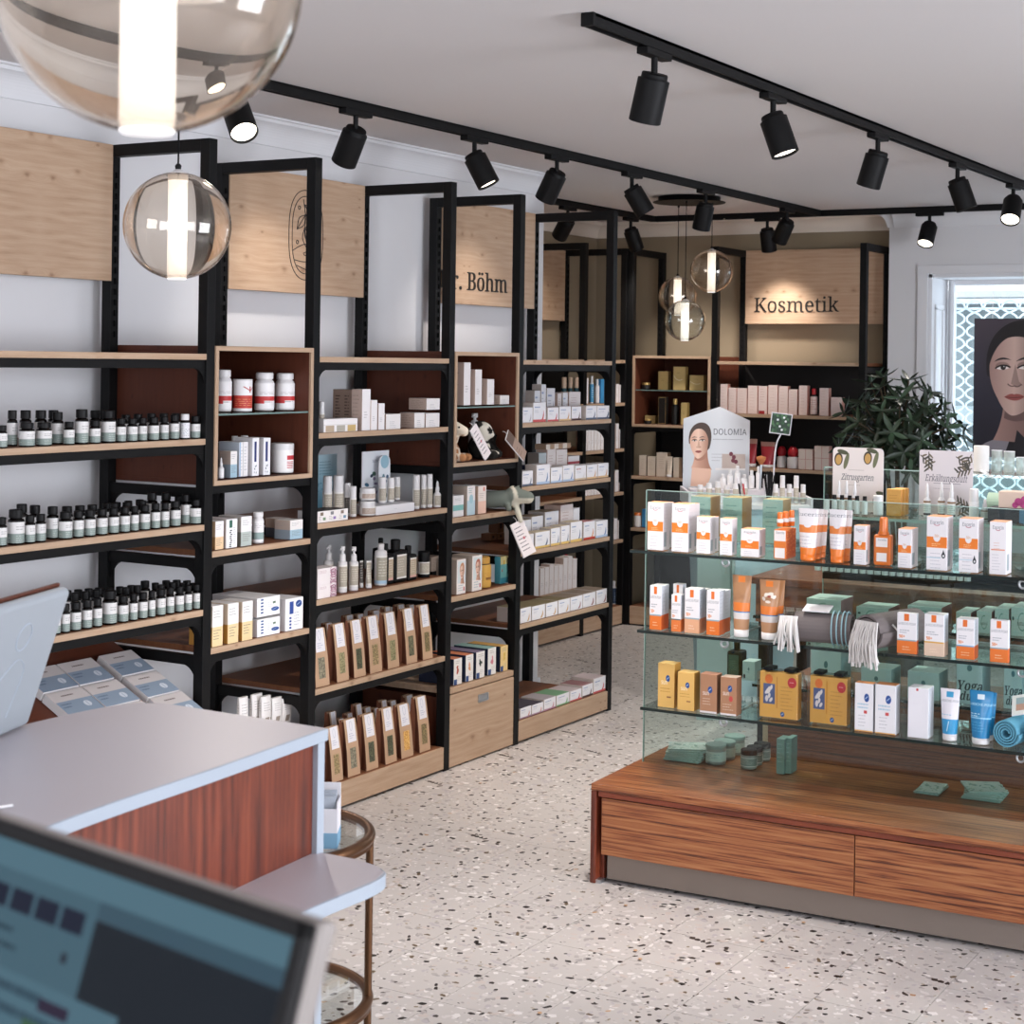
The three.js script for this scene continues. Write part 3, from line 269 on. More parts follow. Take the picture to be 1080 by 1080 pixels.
K.tub = (pr, w, h) => { const o = new THREE.Group(), r = w / 2; part(o, 'tub_body', lathe([[0, 0], [r * 0.93, 0], [r * 0.97, 0.004], [r * 0.97, h * 0.8]]), M.whitePlastic); part(o, 'label', wrapLabel(pr, r * 0.98, h * 0.05, h * 0.78), M.print); part(o, 'lid', lathe([[r, h * 0.8], [r, h * 0.97], [r * 0.95, h], [0, h]]), pr === 'orangelid' ? M.orange : M.whitePlastic); return o; };
K.tincan = (pr, w, h) => { const o = new THREE.Group(), r = w / 2; part(o, 'tin_body', lathe([[0, 0], [r * 0.98, 0], [r * 0.98, h * 0.96], [r, h * 0.965], [r, h * 0.99], [r * 0.97, h], [0, h]]), pr === 'redtin' ? M.red : M.whitePlastic); part(o, 'label', wrapLabel(pr, r * 0.99, h * 0.04, h * 0.95), M.print); return o; };
K.pump = (pr, w, h) => {
  const o = new THREE.Group(), r = w / 2;
  part(o, 'bottle_body', lathe([[0, 0], [r * 0.92, 0], [r, 0.004], [r, h * 0.62], [r * 0.95, h * 0.655], [r * 0.6, h * 0.67]]), M.whitePlastic); part(o, 'label', wrapLabel(pr, r * 1.015, h * 0.1, h * 0.6), M.print);
  part(o, 'collar', lathe([[r * 0.6, h * 0.665], [r * 0.64, h * 0.675], [r * 0.6, h * 0.8], [r * 0.5, h * 0.83], [r * 0.26, h * 0.84], [r * 0.24, h * 0.91]]), M.whitePlastic);
  const head = merge([lathe([[r * 0.24, h * 0.89], [r * 0.5, h * 0.905], [r * 0.52, h * 0.985], [r * 0.46, h], [0, h]], 16), tube([[0, h * 0.95, 0], [-r * 0.6, h * 0.955, r * 0.2], [-r * 1.15, h * 0.945, r * 0.35], [-r * 1.3, h * 0.925, r * 0.38]], r * 0.18, 10, 6)]); part(o, 'pump_head', head, M.whitePlastic); return o;
};
K.airless = (pr, w, h) => { const o = new THREE.Group(), r = w / 2; part(o, 'bottle_body', lathe([[0, 0], [r * 0.95, 0], [r, 0.003], [r, h * 0.64], [r * 0.9, h * 0.655]]), M.whitePlastic); part(o, 'label', wrapLabel(pr, r * 1.015, h * 0.06, h * 0.6), M.print); part(o, 'cap', lathe([[r * 0.94, h * 0.65], [r * 0.96, h * 0.66], [r * 0.94, h * 0.975], [r * 0.86, h], [0, h]]), M.whitePlastic); return o; };
K.dropper = (pr, w, h) => { const o = new THREE.Group(), r = w / 2; part(o, 'bottle_body', lathe([[0, 0], [r * 0.95, 0], [r, 0.003], [r, h * 0.5], [r * 0.5, h * 0.58], [r * 0.45, h * 0.62]]), M.whitePlastic); part(o, 'label', wrapLabel(pr, r * 1.02, h * 0.06, h * 0.48), M.print); part(o, 'cap', lathe([[r * 0.55, h * 0.6], [r * 0.56, h * 0.74], [r * 0.4, h * 0.76], [r * 0.34, h * 0.92], [r * 0.16, h], [0, h]], 16), M.whitePlastic); return o; };
K.whitebottle = (pr, w, h) => K.redjar('plain', w, h);
K.toner = (pr, w, h) => { const o = new THREE.Group(), r = w / 2, bm = pr === 'redserum' ? M.clear : pr === 'blacklab' ? M.blackPlastic : M.whitePlastic; part(o, 'bottle_body', lathe([[0, 0], [r * 0.95, 0], [r, 0.003], [r, h * 0.7], [r * 0.6, h * 0.77], [r * 0.5, h * 0.8]]), bm); part(o, 'label', wrapLabel(pr, r * 1.02, h * 0.04, h * 0.7), M.print); part(o, 'cap', lathe([[r * 0.6, h * 0.78], [r * 0.62, h * 0.97], [r * 0.5, h], [0, h]]), pr === 'redserum' ? M.red : pr === 'blacklab' ? M.gold : M.whitePlastic); return o; };
K.capbottle = (pr, w, h) => { const o = new THREE.Group(), r = w / 2; part(o, 'bottle_body', lathe([[0, 0], [r * 0.95, 0], [r, 0.003], [r, h * 0.6]]), M.blackPlastic); part(o, 'label', wrapLabel(pr, r * 1.02, h * 0.02, h * 0.6), M.print); part(o, 'cap', lathe([[r * 0.98, h * 0.6], [r * 0.98, h * 0.96], [r * 0.8, h], [0, h]]), std('#c9ad94', 0.5)); return o; };
K.shampoo = (pr, w, h) => { const o = new THREE.Group(), r = w / 2; part(o, 'bottle_body', lathe([[0, 0], [r * 0.95, 0], [r, 0.004], [r, h * 0.76], [r * 0.92, h * 0.82], [r * 0.5, h * 0.85], [r * 0.45, h * 0.87]]), M.whitePlastic); part(o, 'label', wrapLabel(pr, r * 1.015, h * 0.05, h * 0.72), M.print); part(o, 'cap', lathe([[r * 0.5, h * 0.86], [r * 0.54, h * 0.98], [r * 0.46, h], [0, h]]), M.whitePlastic); return o; };
K.blackshampoo = (pr, w, h, d) => { const o = new THREE.Group(); part(o, 'bottle_body', bx(w, h * 0.76, d, 0, h * 0.38, 0, 'y', w * 0.12), M.blackPlastic); part(o, 'label', atlasUV(new THREE.PlaneGeometry(w * 0.72, h * 0.56).translate(0, h * 0.38, d / 2 + 0.0012), cells[pr + ':f'], 0.26, 0.74), M.print); part(o, 'cap', lathe([[w * 0.2, h * 0.76], [w * 0.22, h * 0.98], [w * 0.18, h], [0, h]]), M.blackPlastic); return o; };
K.blackjar = (pr, w, h) => { const o = new THREE.Group(), r = w / 2; part(o, 'jar_body', lathe([[0, 0], [r * 0.95, 0], [r, 0.004], [r, h * 0.72]]), pr === 'greylab' ? M.frosted : M.blackPlastic); part(o, 'label', wrapLabel(pr, r * 1.015, h * 0.14, h * 0.6), M.print); part(o, 'lid', lathe([[r * 0.97, h * 0.72], [r * 1.0, h * 0.73], [r * 1.0, h * 0.96], [r * 0.94, h], [0, h]]), M.blackPlastic); return o; };
K.smalljar = (pr, w, h) => { const o = new THREE.Group(), r = w / 2, k = pr === 'black'; part(o, 'jar_body', lathe([[0, 0], [r * 0.9, 0], [r, h * 0.1], [r, h * 0.6], [r * 0.94, h * 0.66]]), k ? M.blackPlastic : M.whitePlastic); part(o, 'label', wrapLabel(k ? 'black' : pr, r * 1.015, h * 0.12, h * 0.58), M.print); part(o, 'lid', lathe([[r * 0.95, h * 0.66], [r * 0.97, h * 0.95], [r * 0.9, h], [0, h]]), k ? M.gold : M.whitePlastic); return o; };
K.tinywhite = (pr, w, h) => { const o = new THREE.Group(), r = w / 2; part(o, 'bottle_body', lathe([[0, 0], [r, 0.001], [r, h * 0.74], [r * 0.7, h * 0.8]], 12), M.amberGlass); part(o, 'label', wrapLabel('plain', r * 1.03, h * 0.04, h * 0.72, 12), M.print); part(o, 'cap', lathe([[r * 0.75, h * 0.78], [r * 0.75, h], [0, h]], 12), M.blackPlastic); return o; };
K.candle = (pr, w, h) => { const o = new THREE.Group(), r = w / 2; part(o, 'candle_glass', lathe([[0, 0], [r * 0.96, 0], [r, 0.004], [r, h * 0.8]]), M.frosted); part(o, 'label', wrapLabel(pr, r * 1.012, h * 0.16, h * 0.66), M.print); part(o, 'lid', lathe([[r * 1.02, h * 0.8], [r * 1.03, h * 0.95], [r * 0.98, h], [0, h]]), M.standGrey); return o; };
K.spray = (pr, w, h) => { const o = new THREE.Group(), r = w / 2; part(o, 'bottle_body', bx(w, h * 0.64, w * 0.62, 0, h * 0.32, 0, 'y', w * 0.12), M.orange); part(o, 'label', atlasUV(new THREE.PlaneGeometry(w * 0.72, h * 0.52).translate(0, h * 0.33, w * 0.31 + 0.0012), cells['dotpack:f']), M.print); part(o, 'cap', lathe([[r * 0.62, h * 0.64], [r * 0.62, h * 0.68], [r * 0.5, h * 0.7], [r * 0.46, h * 0.97], [r * 0.36, h], [0, h]]), M.orange); return o; };
K.stick = (pr, w, h) => { const o = new THREE.Group(), r = w / 2; part(o, 'stick_body', lathe([[0, 0], [r, 0.001], [r, h * 0.55], [r * 0.9, h * 0.57]]), M.orange); part(o, 'label', wrapLabel('plain', r * 1.02, h * 0.3, h * 0.55), M.print); part(o, 'cap', lathe([[r * 0.9, h * 0.56], [r * 0.92, h * 0.9], [r * 0.7, h], [0, h]]), M.orange); return o; };
K.tube = (pr, w, h, d) => {                                                     // stands on its cap, crimped at the top
  const o = new THREE.Group(), seg = 24, rows = 10, hc = h * 0.12, r0 = w * 0.36, pos = [], uv = [], idx = [], c = cells[pr + ':f'];
  for (let j = 0; j <= rows; j++) { const t = j / rows, a = r0 + (w / 2 - r0) * Math.pow(t, 0.7), b = Math.max(0.0018, r0 * (1 - Math.pow(t, 1.25)) * 0.95); for (let i = 0; i <= seg; i++) { const th = i / seg * Math.PI * 2 + Math.PI * 1.5; pos.push(a * Math.cos(th) * -1 * -1, hc + (h - hc) * t, b * Math.sin(th)); uv.push(c[0] + c[2] * (1 - ((i / seg + 0.0) % 1.0001)), c[1] + c[3] * t); } }
  for (let j = 0; j < rows; j++) for (let i = 0; i < seg; i++) { const a = j * (seg + 1) + i, b = a + seg + 1; idx.push(a, b, a + 1, b, b + 1, a + 1); }
  const g = new THREE.BufferGeometry(); g.setAttribute('position', new THREE.Float32BufferAttribute(pos, 3)); g.setAttribute('uv', new THREE.Float32BufferAttribute(uv, 2)); g.setIndex(idx); g.computeVertexNormals();
  part(o, 'tube_body', g, M.printGloss); part(o, 'cap', lathe([[0, 0], [r0 * 0.96, 0], [r0 * 1.0, 0.003], [r0 * 1.02, hc], [0, hc]]), pr === 'suntube' || pr === 'orangeplain' ? M.orange : M.whitePlastic); return o;
};
K.kraftbag = (pr, w, h, d) => {                                                 // gusseted pouch, leaning back towards a folded top
  const o = new THREE.Group(), ts = [0, 0.12, 0.45, 0.78, 0.93, 1], rowsF = [], front = (t) => d / 2 - 0.012 * t - 0.014 * t * t, back = (t) => -d / 2 + (d * 0.72 - 0.002) * Math.max(0, t - 0.05) - 0.035 * t * 0 - 0.02 * t * t, hw = (t) => w / 2 * (1 - 0.05 * t);
  const ring = (t) => { const f = front(t), b = Math.min(f - 0.004, back(t)), m = (f + b) / 2, a = hw(t), cr = (f - b) * 0.28; return [[-a, f], [a, f], [a - cr, m], [a, b], [-a, b], [-a + cr, m]].map(([x, z]) => [x, t * h, z]); };
  const faceGeo = (k0) => { const pos = []; for (let j = 0; j + 1 < ts.length; j++) { const A = ring(ts[j]), B = ring(ts[j + 1]); for (const k of k0) { const k1 = (k + 1) % 6; pos.push(...A[k], ...A[k1], ...B[k1], ...A[k], ...B[k1], ...B[k]); } } const g = new THREE.BufferGeometry(); g.setAttribute('position', new THREE.Float32BufferAttribute(pos, 3)); g.setAttribute('uv', new THREE.Float32BufferAttribute(new Float32Array(pos.length / 3 * 2), 2)); g.computeVertexNormals(); return g; };
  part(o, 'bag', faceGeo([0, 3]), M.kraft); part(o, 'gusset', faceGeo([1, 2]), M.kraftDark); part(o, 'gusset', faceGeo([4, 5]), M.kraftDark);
  const strip = (t0, t1, x0, x1, lift, c) => { const pos = [], uv = [], n = 4; for (let j = 0; j < n; j++) { const a = t0 + (t1 - t0) * j / n, b = t0 + (t1 - t0) * (j + 1) / n, A = [a * h, front(a) + lift], B = [b * h, front(b) + lift], va = j / n, vb = (j + 1) / n; pos.push(x0, A[0], A[1], x1, A[0], A[1], x1, B[0], B[1], x0, A[0], A[1], x1, B[0], B[1], x0, B[0], B[1]); for (const [u, v] of [[0, va], [1, va], [1, vb], [0, va], [1, vb], [0, vb]]) uv.push(c[0] + c[2] * u, c[1] + c[3] * v); } const g = new THREE.BufferGeometry(); g.setAttribute('position', new THREE.Float32BufferAttribute(pos, 3)); g.setAttribute('uv', new THREE.Float32BufferAttribute(uv, 2)); g.computeVertexNormals(); return g; };
  part(o, 'label', strip(0.6, 1.0, -w * 0.32, w * 0.34, 0.0012, cells.baglabel), M.print); part(o, 'window', strip(0.14, 0.5, -w * 0.24, w * 0.24, 0.001, cells[pr]), M.printGloss);
  part(o, 'top_fold', bx(w * 0.9, h * 0.035, 0.014, 0, h * 0.985, front(1) - 0.006, 'x', 0.003), M.kraft); return o;
};
K.honeytub = (pr, w, h, d) => { const o = new THREE.Group(), r = w / 2 * 0.84, yel = std('#d9a74e', 0.45); part(o, 'tub_body', lathe([[0, 0], [r * 0.95, 0], [r, 0.004], [r, h * 0.72], [r * 0.8, h * 0.78]]), yel); part(o, 'label', wrapLabel('yellowtub', r * 1.012, h * 0.06, h * 0.66), M.print); part(o, 'lid', lathe([[r * 0.85, h * 0.76], [r * 0.88, h * 0.8], [r * 0.88, h * 0.97], [r * 0.8, h], [0, h]]), std('#cf9b45', 0.4)); part(o, 'cord', new THREE.TorusGeometry(r * 0.86, 0.0025, 6, 24).rotateX(Math.PI / 2).translate(0, h * 0.765, 0), M.stem); return o; };
K.redcapjar = (pr, w, h, d) => { const o = new THREE.Group(), r = w / 2; part(o, 'jar_body', lathe([[0, 0], [r * 0.95, 0], [r, 0.004], [r, h * 0.5], [r * 0.6, h * 0.56]]), M.whitePlastic); part(o, 'cap', lathe([[r * 0.6, h * 0.54], [r * 0.92, h * 0.64], [r * 0.95, h * 0.78], [r * 0.7, h * 0.92], [r * 0.4, h], [0, h]]), M.red); return o; };
K.giftbag = (pr, w, h, d) => { const o = new THREE.Group(); part(o, 'inner_set', cartonGeo('setfront', w * 0.92, h * 0.94, d * 0.5).translate(0, 0.004, 0), M.print); part(o, 'clear_bag', new RoundedBoxGeometry(w, h, d, 2, 0.008).translate(0, h / 2, 0), M.clear); for (const x of [-0.25, 0.25]) part(o, 'clip', bx(w * 0.22, 0.01, d * 0.7, x * w, h + 0.005, 0), M.blackPlastic); return o; };
K.bookstack = (pr, w, h, d) => { const o = new THREE.Group(), r = seedRand(Math.round(w * 1e4)), n = Math.max(5, Math.round(h / 0.006)), f = w > 0.105 && h < 0.05 ? 0.5 : 0.05; for (let i = 0; i < n; i++) { const g = cartonGeo('napkin', w * 0.9, h / n * 0.92, d * 0.9); g.rotateY((i / n) * f + (r() - 0.5) * 0.05).translate((r() - 0.5) * 0.006, i * h / n, (r() - 0.5) * 0.006); part(o, 'napkin_pack', g, M.print); } return o; };
K.poster = (pr, w, h, d) => {
  const o = new THREE.Group(), r = { zirben: w * 0.1, erkalt: w * 0.03, blots2: w * 0.45 }[pr] || 0.002, s = new THREE.Shape();
  s.moveTo(-w / 2, 0); s.lineTo(w / 2, 0); s.lineTo(w / 2, h - r); s.quadraticCurveTo(w / 2, h, w / 2 - r, h); s.lineTo(-w / 2 + r, h); s.quadraticCurveTo(-w / 2, h, -w / 2, h - r); s.closePath();
  const g = new THREE.ShapeGeometry(s, 6), p = g.attributes.position, uv = g.attributes.uv, c = cells[pr]; for (let i = 0; i < p.count; i++) uv.setXY(i, c[0] + c[2] * (p.getX(i) / w + 0.5), c[1] + c[3] * p.getY(i) / h);
  part(o, 'card', new THREE.ExtrudeGeometry(s, { depth: 0.003, bevelEnabled: false, curveSegments: 6 }), M.paper); part(o, 'printed_face', g.translate(0, 0, 0.0036), M.print); if (pr !== 'blots2') part(o, 'strut', bx(w * 0.3, h * 0.5, 0.003).rotateX(0.35).translate(0, h * 0.25, -0.045), M.paper); return o;
};
const NAMES = { carton: ['carton', 'carton'], sachet: ['foil_sachet', 'sachet'], vial: ['glass_bottle', 'bottle'], vialwhite: ['glass_bottle', 'bottle'], redjar: ['plastic_jar', 'jar'], tub: ['lidded_tub', 'tub'], tincan: ['round_tin', 'tin'], pump: ['pump_bottle', 'bottle'], airless: ['cosmetic_bottle', 'bottle'], dropper: ['dropper_bottle', 'bottle'], whitebottle: ['plastic_bottle', 'bottle'], toner: ['toner_bottle', 'bottle'], capbottle: ['capped_bottle', 'bottle'], shampoo: ['shampoo_bottle', 'bottle'], blackshampoo: ['shampoo_bottle', 'bottle'], blackjar: ['lidded_jar', 'jar'], smalljar: ['cream_jar', 'jar'], tinywhite: ['tiny_bottle', 'bottle'], candle: ['candle_jar', 'candle'], spray: ['spray_bottle', 'bottle'], tube: ['cosmetic_tube', 'tube'], stick: ['sun_stick', 'stick'], kraftbag: ['tea_bag', 'tea bag'], honeytub: ['yellow_tub', 'tub'], redcapjar: ['red_cap_jar', 'jar'], giftbag: ['gift_set_bag', 'gift set'], bookstack: ['napkin_stack', 'napkins'], poster: ['display_card', 'display card'] };
// shelf planes: L left wall, A side of the alcove, B back of the alcove, D the island's front
const PLANES = { L: [[-3.676, 0], [0, -1], [1, 0], Math.PI / 2], A: [[-4.815, 0], [0, -1], [1, 0], Math.PI / 2], B: [[0, -9.5], [1, 0], [0, 1], 0], D: [[-2.507, -4.738], [Math.cos(0.042), -Math.sin(0.042)], [Math.sin(0.042), Math.cos(0.042)], 0.042] };
const proto = {};
function place(plane, group, rows) {
  const [o, a, f, ry] = PLANES[plane];
  for (const [kind, pr, s, y, inset, w, h, d, label] of rows) {
    const key = [kind, pr, w.toFixed(3), h.toFixed(3), d.toFixed(3)].join(), m = proto[key] ? proto[key].clone() : (proto[key] = K[kind](pr, w, h, d));
    m.name = numbered(NAMES[kind][0]); m.position.set(o[0] + a[0] * s - f[0] * inset, y + 0.0008, o[1] + a[1] * s - f[1] * inset); m.rotation.y = ry;
    m.userData = {}; tag(m, label, NAMES[kind][1], group); scene.add(m);
  }
}
const at = (plane, s, y, inset) => { const [o, a, f] = PLANES[plane]; return [o[0] + a[0] * s - f[0] * inset, y, o[1] + a[1] * s - f[1] * inset]; };

// ------------------------------------------------------------------ the room
const ROOM = { x0: -5.45, x1: 3.3, z0: -10.1, z1: 2.75, h: 2.57 };
{ // terrazzo tiles, laid one by one
  const TX = 2048, pm = TX / 1.62, tex = canvasTex(TX, TX, (g) => {
    const r = seedRand(77); g.fillStyle = '#c3bdb9'; g.fillRect(0, 0, TX, TX);
    const chip = (x, y, s, el, c) => { const n = 5 + Math.floor(r() * 4), a0 = r() * 6.3; g.fillStyle = c; for (const ox of [0, TX, -TX]) for (const oy of [0, TX, -TX]) { if (x + ox < -60 || x + ox > TX + 60 || y + oy < -60 || y + oy > TX + 60) continue; g.save(); g.translate(x + ox, y + oy); g.rotate(a0); g.beginPath(); const rr = seedRand(Math.floor(x * 31 + y * 17)); for (let k = 0; k < n; k++) { const a = k / n * 6.283 + (rr() - 0.5) * 0.7, q = s * (0.65 + rr() * 0.5); g.lineTo(Math.cos(a) * q * el, Math.sin(a) * q / el); } g.fill(); g.restore(); } };
    for (let i = 0; i < 5200; i++) chip(r() * TX, r() * TX, (3 + r() * r() * 13) * pm / 1000, 1 + r() * 0.5, ['#cfc9c6', '#b1aaa7', '#d8d2cf', '#a6a09e', '#c6bab3', '#e0dbd8', '#b8b1b3'][Math.floor(r() * 7)]);
    for (let i = 0; i < 520; i++) chip(r() * TX, r() * TX, (2.2 + r() * 4) * pm / 1000, 1.1 + r() * 0.5, ['#3a3432', '#55504c', '#8a7d66', '#2b2725', '#a5987f'][Math.floor(r() * 5)]);
    for (let i = 0; i < 560; i++) chip(r() * TX, r() * TX, (4.6 + r() * 7.5) * pm / 1000, 1.05 + r() * 0.5, ['#241f1e', '#2b2523', '#1c1817', '#38302c', '#6b5a45'][Math.floor(r() * 5)]);
    for (let i = 0; i < 14; i++) chip(r() * TX, r() * TX, 8 * pm / 1000, 1.2, ['#b88a5e', '#a08a6a', '#c49a72'][i % 3]);
  });
  tex.wrapS = tex.wrapT = THREE.RepeatWrapping;
  const tm = phys({ map: tex, roughness: 0.42, clearcoat: 0.1, clearcoatRoughness: 0.4 }), S = 0.27, r = seedRand(9);
  const floor = struct('floor', new THREE.BoxGeometry(ROOM.x1 - ROOM.x0, 0.2, ROOM.z1 - ROOM.z0).translate((ROOM.x0 + ROOM.x1) / 2, -0.1018, (ROOM.z0 + ROOM.z1) / 2), std('#8f8a87', 0.9));
  const variants = Array.from({ length: 24 }, () => { const g = new THREE.BoxGeometry(S - 0.0014, 0.012, S - 0.0014), uv = g.attributes.uv, p = g.attributes.position, ou = r(), ov = r(); for (let i = 0; i < uv.count; i++) uv.setXY(i, ou + p.getX(i) / 1.62, ov + p.getZ(i) / 1.62); return g; });
  const list = [], C = new THREE.Vector3(0, 1.65, 0);
  for (let x = -2.367 + S / 2 - S * 12; x < ROOM.x1; x += S) for (let z = -4.19 + S / 2 - S * 22; z < ROOM.z1; z += S) list.push([x, z]);
  const vis = (x, z) => { const lx = 0.859 * x - 0.511 * z, lz = -0.511 * x - 0.859 * z; if (lz < 1.5) return 1e9; const px = 540 + 1784 * lx / lz, py = 380 + 1784 * 1.65 / lz; if (px < 310 || px > 1110 || py > 1130) return 1e9; if (x < -3.75 && z > -7.2) return 1e8; if (x > -2.4 && z < -4.75 && z > -5.9 && x > -2.2) return 1e7; return lz; };
  list.sort((a, b) => vis(...a) - vis(...b));
  const far = [];
  list.forEach(([x, z], i) => { const g = variants[Math.floor(r() * 24)]; if (i < 300) part(floor, 'tile', g, tm).position.set(x, -0.006, z); else far.push(g.clone().translate(x, -0.006, z)); });
  part(floor, 'tiles_beyond', merge(far), tm).userData.kind = 'stuff';
}
const slab = (name, x0, x1, y0, y1, z0, z1, m, parent) => struct(name, new THREE.BoxGeometry(x1 - x0, y1 - y0, z1 - z0).translate((x0 + x1) / 2, (y0 + y1) / 2, (z0 + z1) / 2), m, parent);
slab('ceiling', ROOM.x0 - 0.2, ROOM.x1 + 0.2, ROOM.h, ROOM.h + 0.2, ROOM.z0 - 0.2, ROOM.z1 + 0.2, M.ceiling);
slab('wall_left', ROOM.x0, -4.19, 0, ROOM.h, -7.33, ROOM.z1, M.wall);
slab('wall_alcove', ROOM.x0, -5.3, 0, ROOM.h, ROOM.z0, -7.33, M.taupe);
slab('wall_alcove_back', -5.3, -3.23, 0, ROOM.h, ROOM.z0 - 0.1, -9.99, M.taupe);
// the lighter wall with the shop window, in pieces around the opening
const WX0 = -2.99, WX1 = -1.55, WY0 = 0.75, WY1 = 2.19;
slab('wall_back', -3.23, WX0, 0, ROOM.h, -10.2, -9.8, M.wall);
slab('wall_back_right', WX1, ROOM.x1, 0, ROOM.h, -10.2, -9.8, M.wall);
slab('wall_back_top', WX0, WX1, WY1, ROOM.h, -10.2, -9.8, M.wall);
slab('wall_back_low', WX0, WX1, 0, WY0, -10.2, -9.8, M.wall);
// street side with two shop windows, and the wall behind the till with one
function openWall(name, axis, c, t, a0, a1, holes, y0, y1) {
  const box = (n, p, q, lo, hi) => axis === 'x' ? slab(n, c, c + t, lo, hi, p, q, M.wall) : slab(n, p, q, lo, hi, c, c + t, M.wall);
  let p = a0, i = 1; for (const [h0, h1] of holes) { box(`${name}_pier_${i++}`, p, h0, 0, ROOM.h); box(`${name}_low_${i}`, h0, h1, 0, y0); box(`${name}_top_${i}`, h0, h1, y1, ROOM.h); p = h1; } box(`${name}_pier_${i}`, p, a1, 0, ROOM.h);
}
openWall('wall_street', 'x', 3.2, 0.2, ROOM.z0, ROOM.z1, [[-5.6, -2.8], [-2.0, 0.8]], 0.45, 2.42);
openWall('wall_till', 'z', 2.6, 0.2, -4.19, ROOM.x1, [[-2.4, 1.2]], 0.55, 2.42);
for (const [i, z] of [[2, -4.2], [3, -0.6]]) { const w = struct(`window_${i}`, null); const f = merge([bx(0.06, 1.97, 0.06, 3.25, 1.435, z - 1.37), bx(0.06, 1.97, 0.06, 3.25, 1.435, z + 1.37), bx(0.06, 0.06, 2.8, 3.25, 0.48, z), bx(0.06, 0.06, 2.8, 3.25, 2.39, z), bx(0.05, 1.97, 0.05, 3.25, 1.435, z)]); part(w, 'window_frame', f, M.trim); }
{ const w = struct('window_4', null); part(w, 'window_frame', merge([bx(3.6, 0.06, 0.06, -0.6, 0.58, 2.66), bx(3.6, 0.06, 0.06, -0.6, 2.39, 2.66), bx(0.06, 1.87, 0.06, -2.37, 1.485, 2.66), bx(0.06, 1.87, 0.06, 1.17, 1.485, 2.66), bx(0.05, 1.87, 0.05, -0.6, 1.485, 2.66)]), M.trim); }
// cornices
function cornice(name, len, pos, ry, m) { const s = new THREE.Shape(); s.moveTo(0, 0); s.lineTo(0, -0.1); s.lineTo(0.012, -0.1); s.lineTo(0.016, -0.085); s.quadraticCurveTo(0.03, -0.035, 0.07, -0.02); s.lineTo(0.074, -0.008); s.lineTo(0.088, -0.008); s.lineTo(0.088, 0); s.closePath(); const g = new THREE.ExtrudeGeometry(s, { depth: len, bevelEnabled: false, curveSegments: 8 }); const o = struct(name, g, m); o.position.set(...pos); o.rotation.y = ry; return o; }
cornice('trim_1', 10.07, [-4.19, ROOM.h, -7.33], 0, M.trim);
cornice('trim_2', 2.68, [-5.3, ROOM.h, -10.0], 0, M.cream);
cornice('trim_3', 2.08, [-3.222, ROOM.h, -9.99], -Math.PI / 2, M.cream);
cornice('trim_4', 0.2, [-3.23, ROOM.h, -9.8], Math.PI, M.trim);
cornice('trim_5', 6.4, [3.2, ROOM.h, -9.8], -Math.PI / 2, M.trim);
struct('baseboard_left', bx(0.015, 0.07, 10.07, -4.183, 0.035, -2.3), M.trim);
struct('baseboard_back', bx(6.4, 0.07, 0.015, 0, 0.035, -9.793), M.trim);
{ // the shop window at the back: panelled reveal, inner frame, pane, ornamental lattice
  const w = struct('window_1', null), zf = -9.8, zi = -10.14;
  part(w, 'reveal_panel', merge([bx(0.02, WY1 - WY0, 0.32, WX0 + 0.01, (WY0 + WY1) / 2, -9.97), bx(0.012, (WY1 - WY0) * 0.8, 0.03, WX0 + 0.024, 1.42, -9.88), bx(0.012, (WY1 - WY0) * 0.8, 0.03, WX0 + 0.024, 1.42, -10.03), bx(0.012, 0.03, 0.18, WX0 + 0.024, 2.0, -9.955)]), M.trim);
  part(w, 'reveal_top', bx(WX1 - WX0, 0.02, 0.32, (WX0 + WX1) / 2, WY1 - 0.01, -9.97), M.trim);
  part(w, 'window_frame', merge([bx(0.035, WY1 - WY0, 0.06, WX0 + 0.045, (WY0 + WY1) / 2, zi), bx(0.02, WY1 - WY0, 0.035, WX0 + 0.06, (WY0 + WY1) / 2, zi + 0.04), bx(WX1 - WX0 - 0.06, 0.035, 0.066, (WX0 + WX1) / 2, WY1 - 0.035, zi), bx(0.05, WY1 - WY0, 0.06, WX1 - 0.03, (WY0 + WY1) / 2, zi), bx(WX1 - WX0, 0.05, 0.06, (WX0 + WX1) / 2, WY0 + 0.025, zi)]), M.trim);
  part(w, 'architrave', merge([bx(0.06, WY1 - WY0, 0.02, WX0 - 0.03, (WY0 + WY1) / 2, zf + 0.008), bx(WX1 - WX0 + 0.12, 0.05, 0.024, (WX0 + WX1) / 2, WY1 + 0.025, zf + 0.008)]), M.trim);
  part(w, 'pane', new THREE.BoxGeometry(WX1 - WX0 - 0.1, WY1 - WY0 - 0.06, 0.006).translate((WX0 + WX1) / 2, (WY0 + WY1) / 2, zi - 0.01), phys({ color: '#f2f6f8', roughness: 0, transmission: 1, thickness: 0 }));
  part(w, 'window_sill', bx(WX1 - WX0, 0.04, 0.34, (WX0 + WX1) / 2, WY0 + 0.01, -9.96), M.trim);
  const lat = [], cw = 0.105, ch = 0.15; for (let i = 0; i < 14; i++) for (const s of [1, -1]) { const pts = []; for (let j = 0; j <= 60; j++) { const y = 0.85 + j * 0.02; const q = Math.sin((y - 0.85) / ch * Math.PI * 2) ; pts.push([WX0 + 0.06 + i * cw + s * cw * 0.46 * Math.sign(q) * Math.pow(Math.abs(q), 0.7), y, 0]); } lat.push(tube(pts, 0.0062, 90, 6)); }
  part(w, 'lattice', merge(lat).translate(0, 0, zi - 0.05), phys({ color: '#f6fafb', roughness: 0.9, transmission: 0.6, thickness: 0 }));
  part(w, 'lattice_rail', merge([bx(1.4, 0.03, 0.012, (WX0 + WX1) / 2, 2.045, zi - 0.05), bx(1.4, 0.012, 0.012, (WX0 + WX1) / 2, 2.0, zi - 0.05)]), phys({ color: '#f6fafb', roughness: 0.9, transmission: 0.6, thickness: 0 }));
}
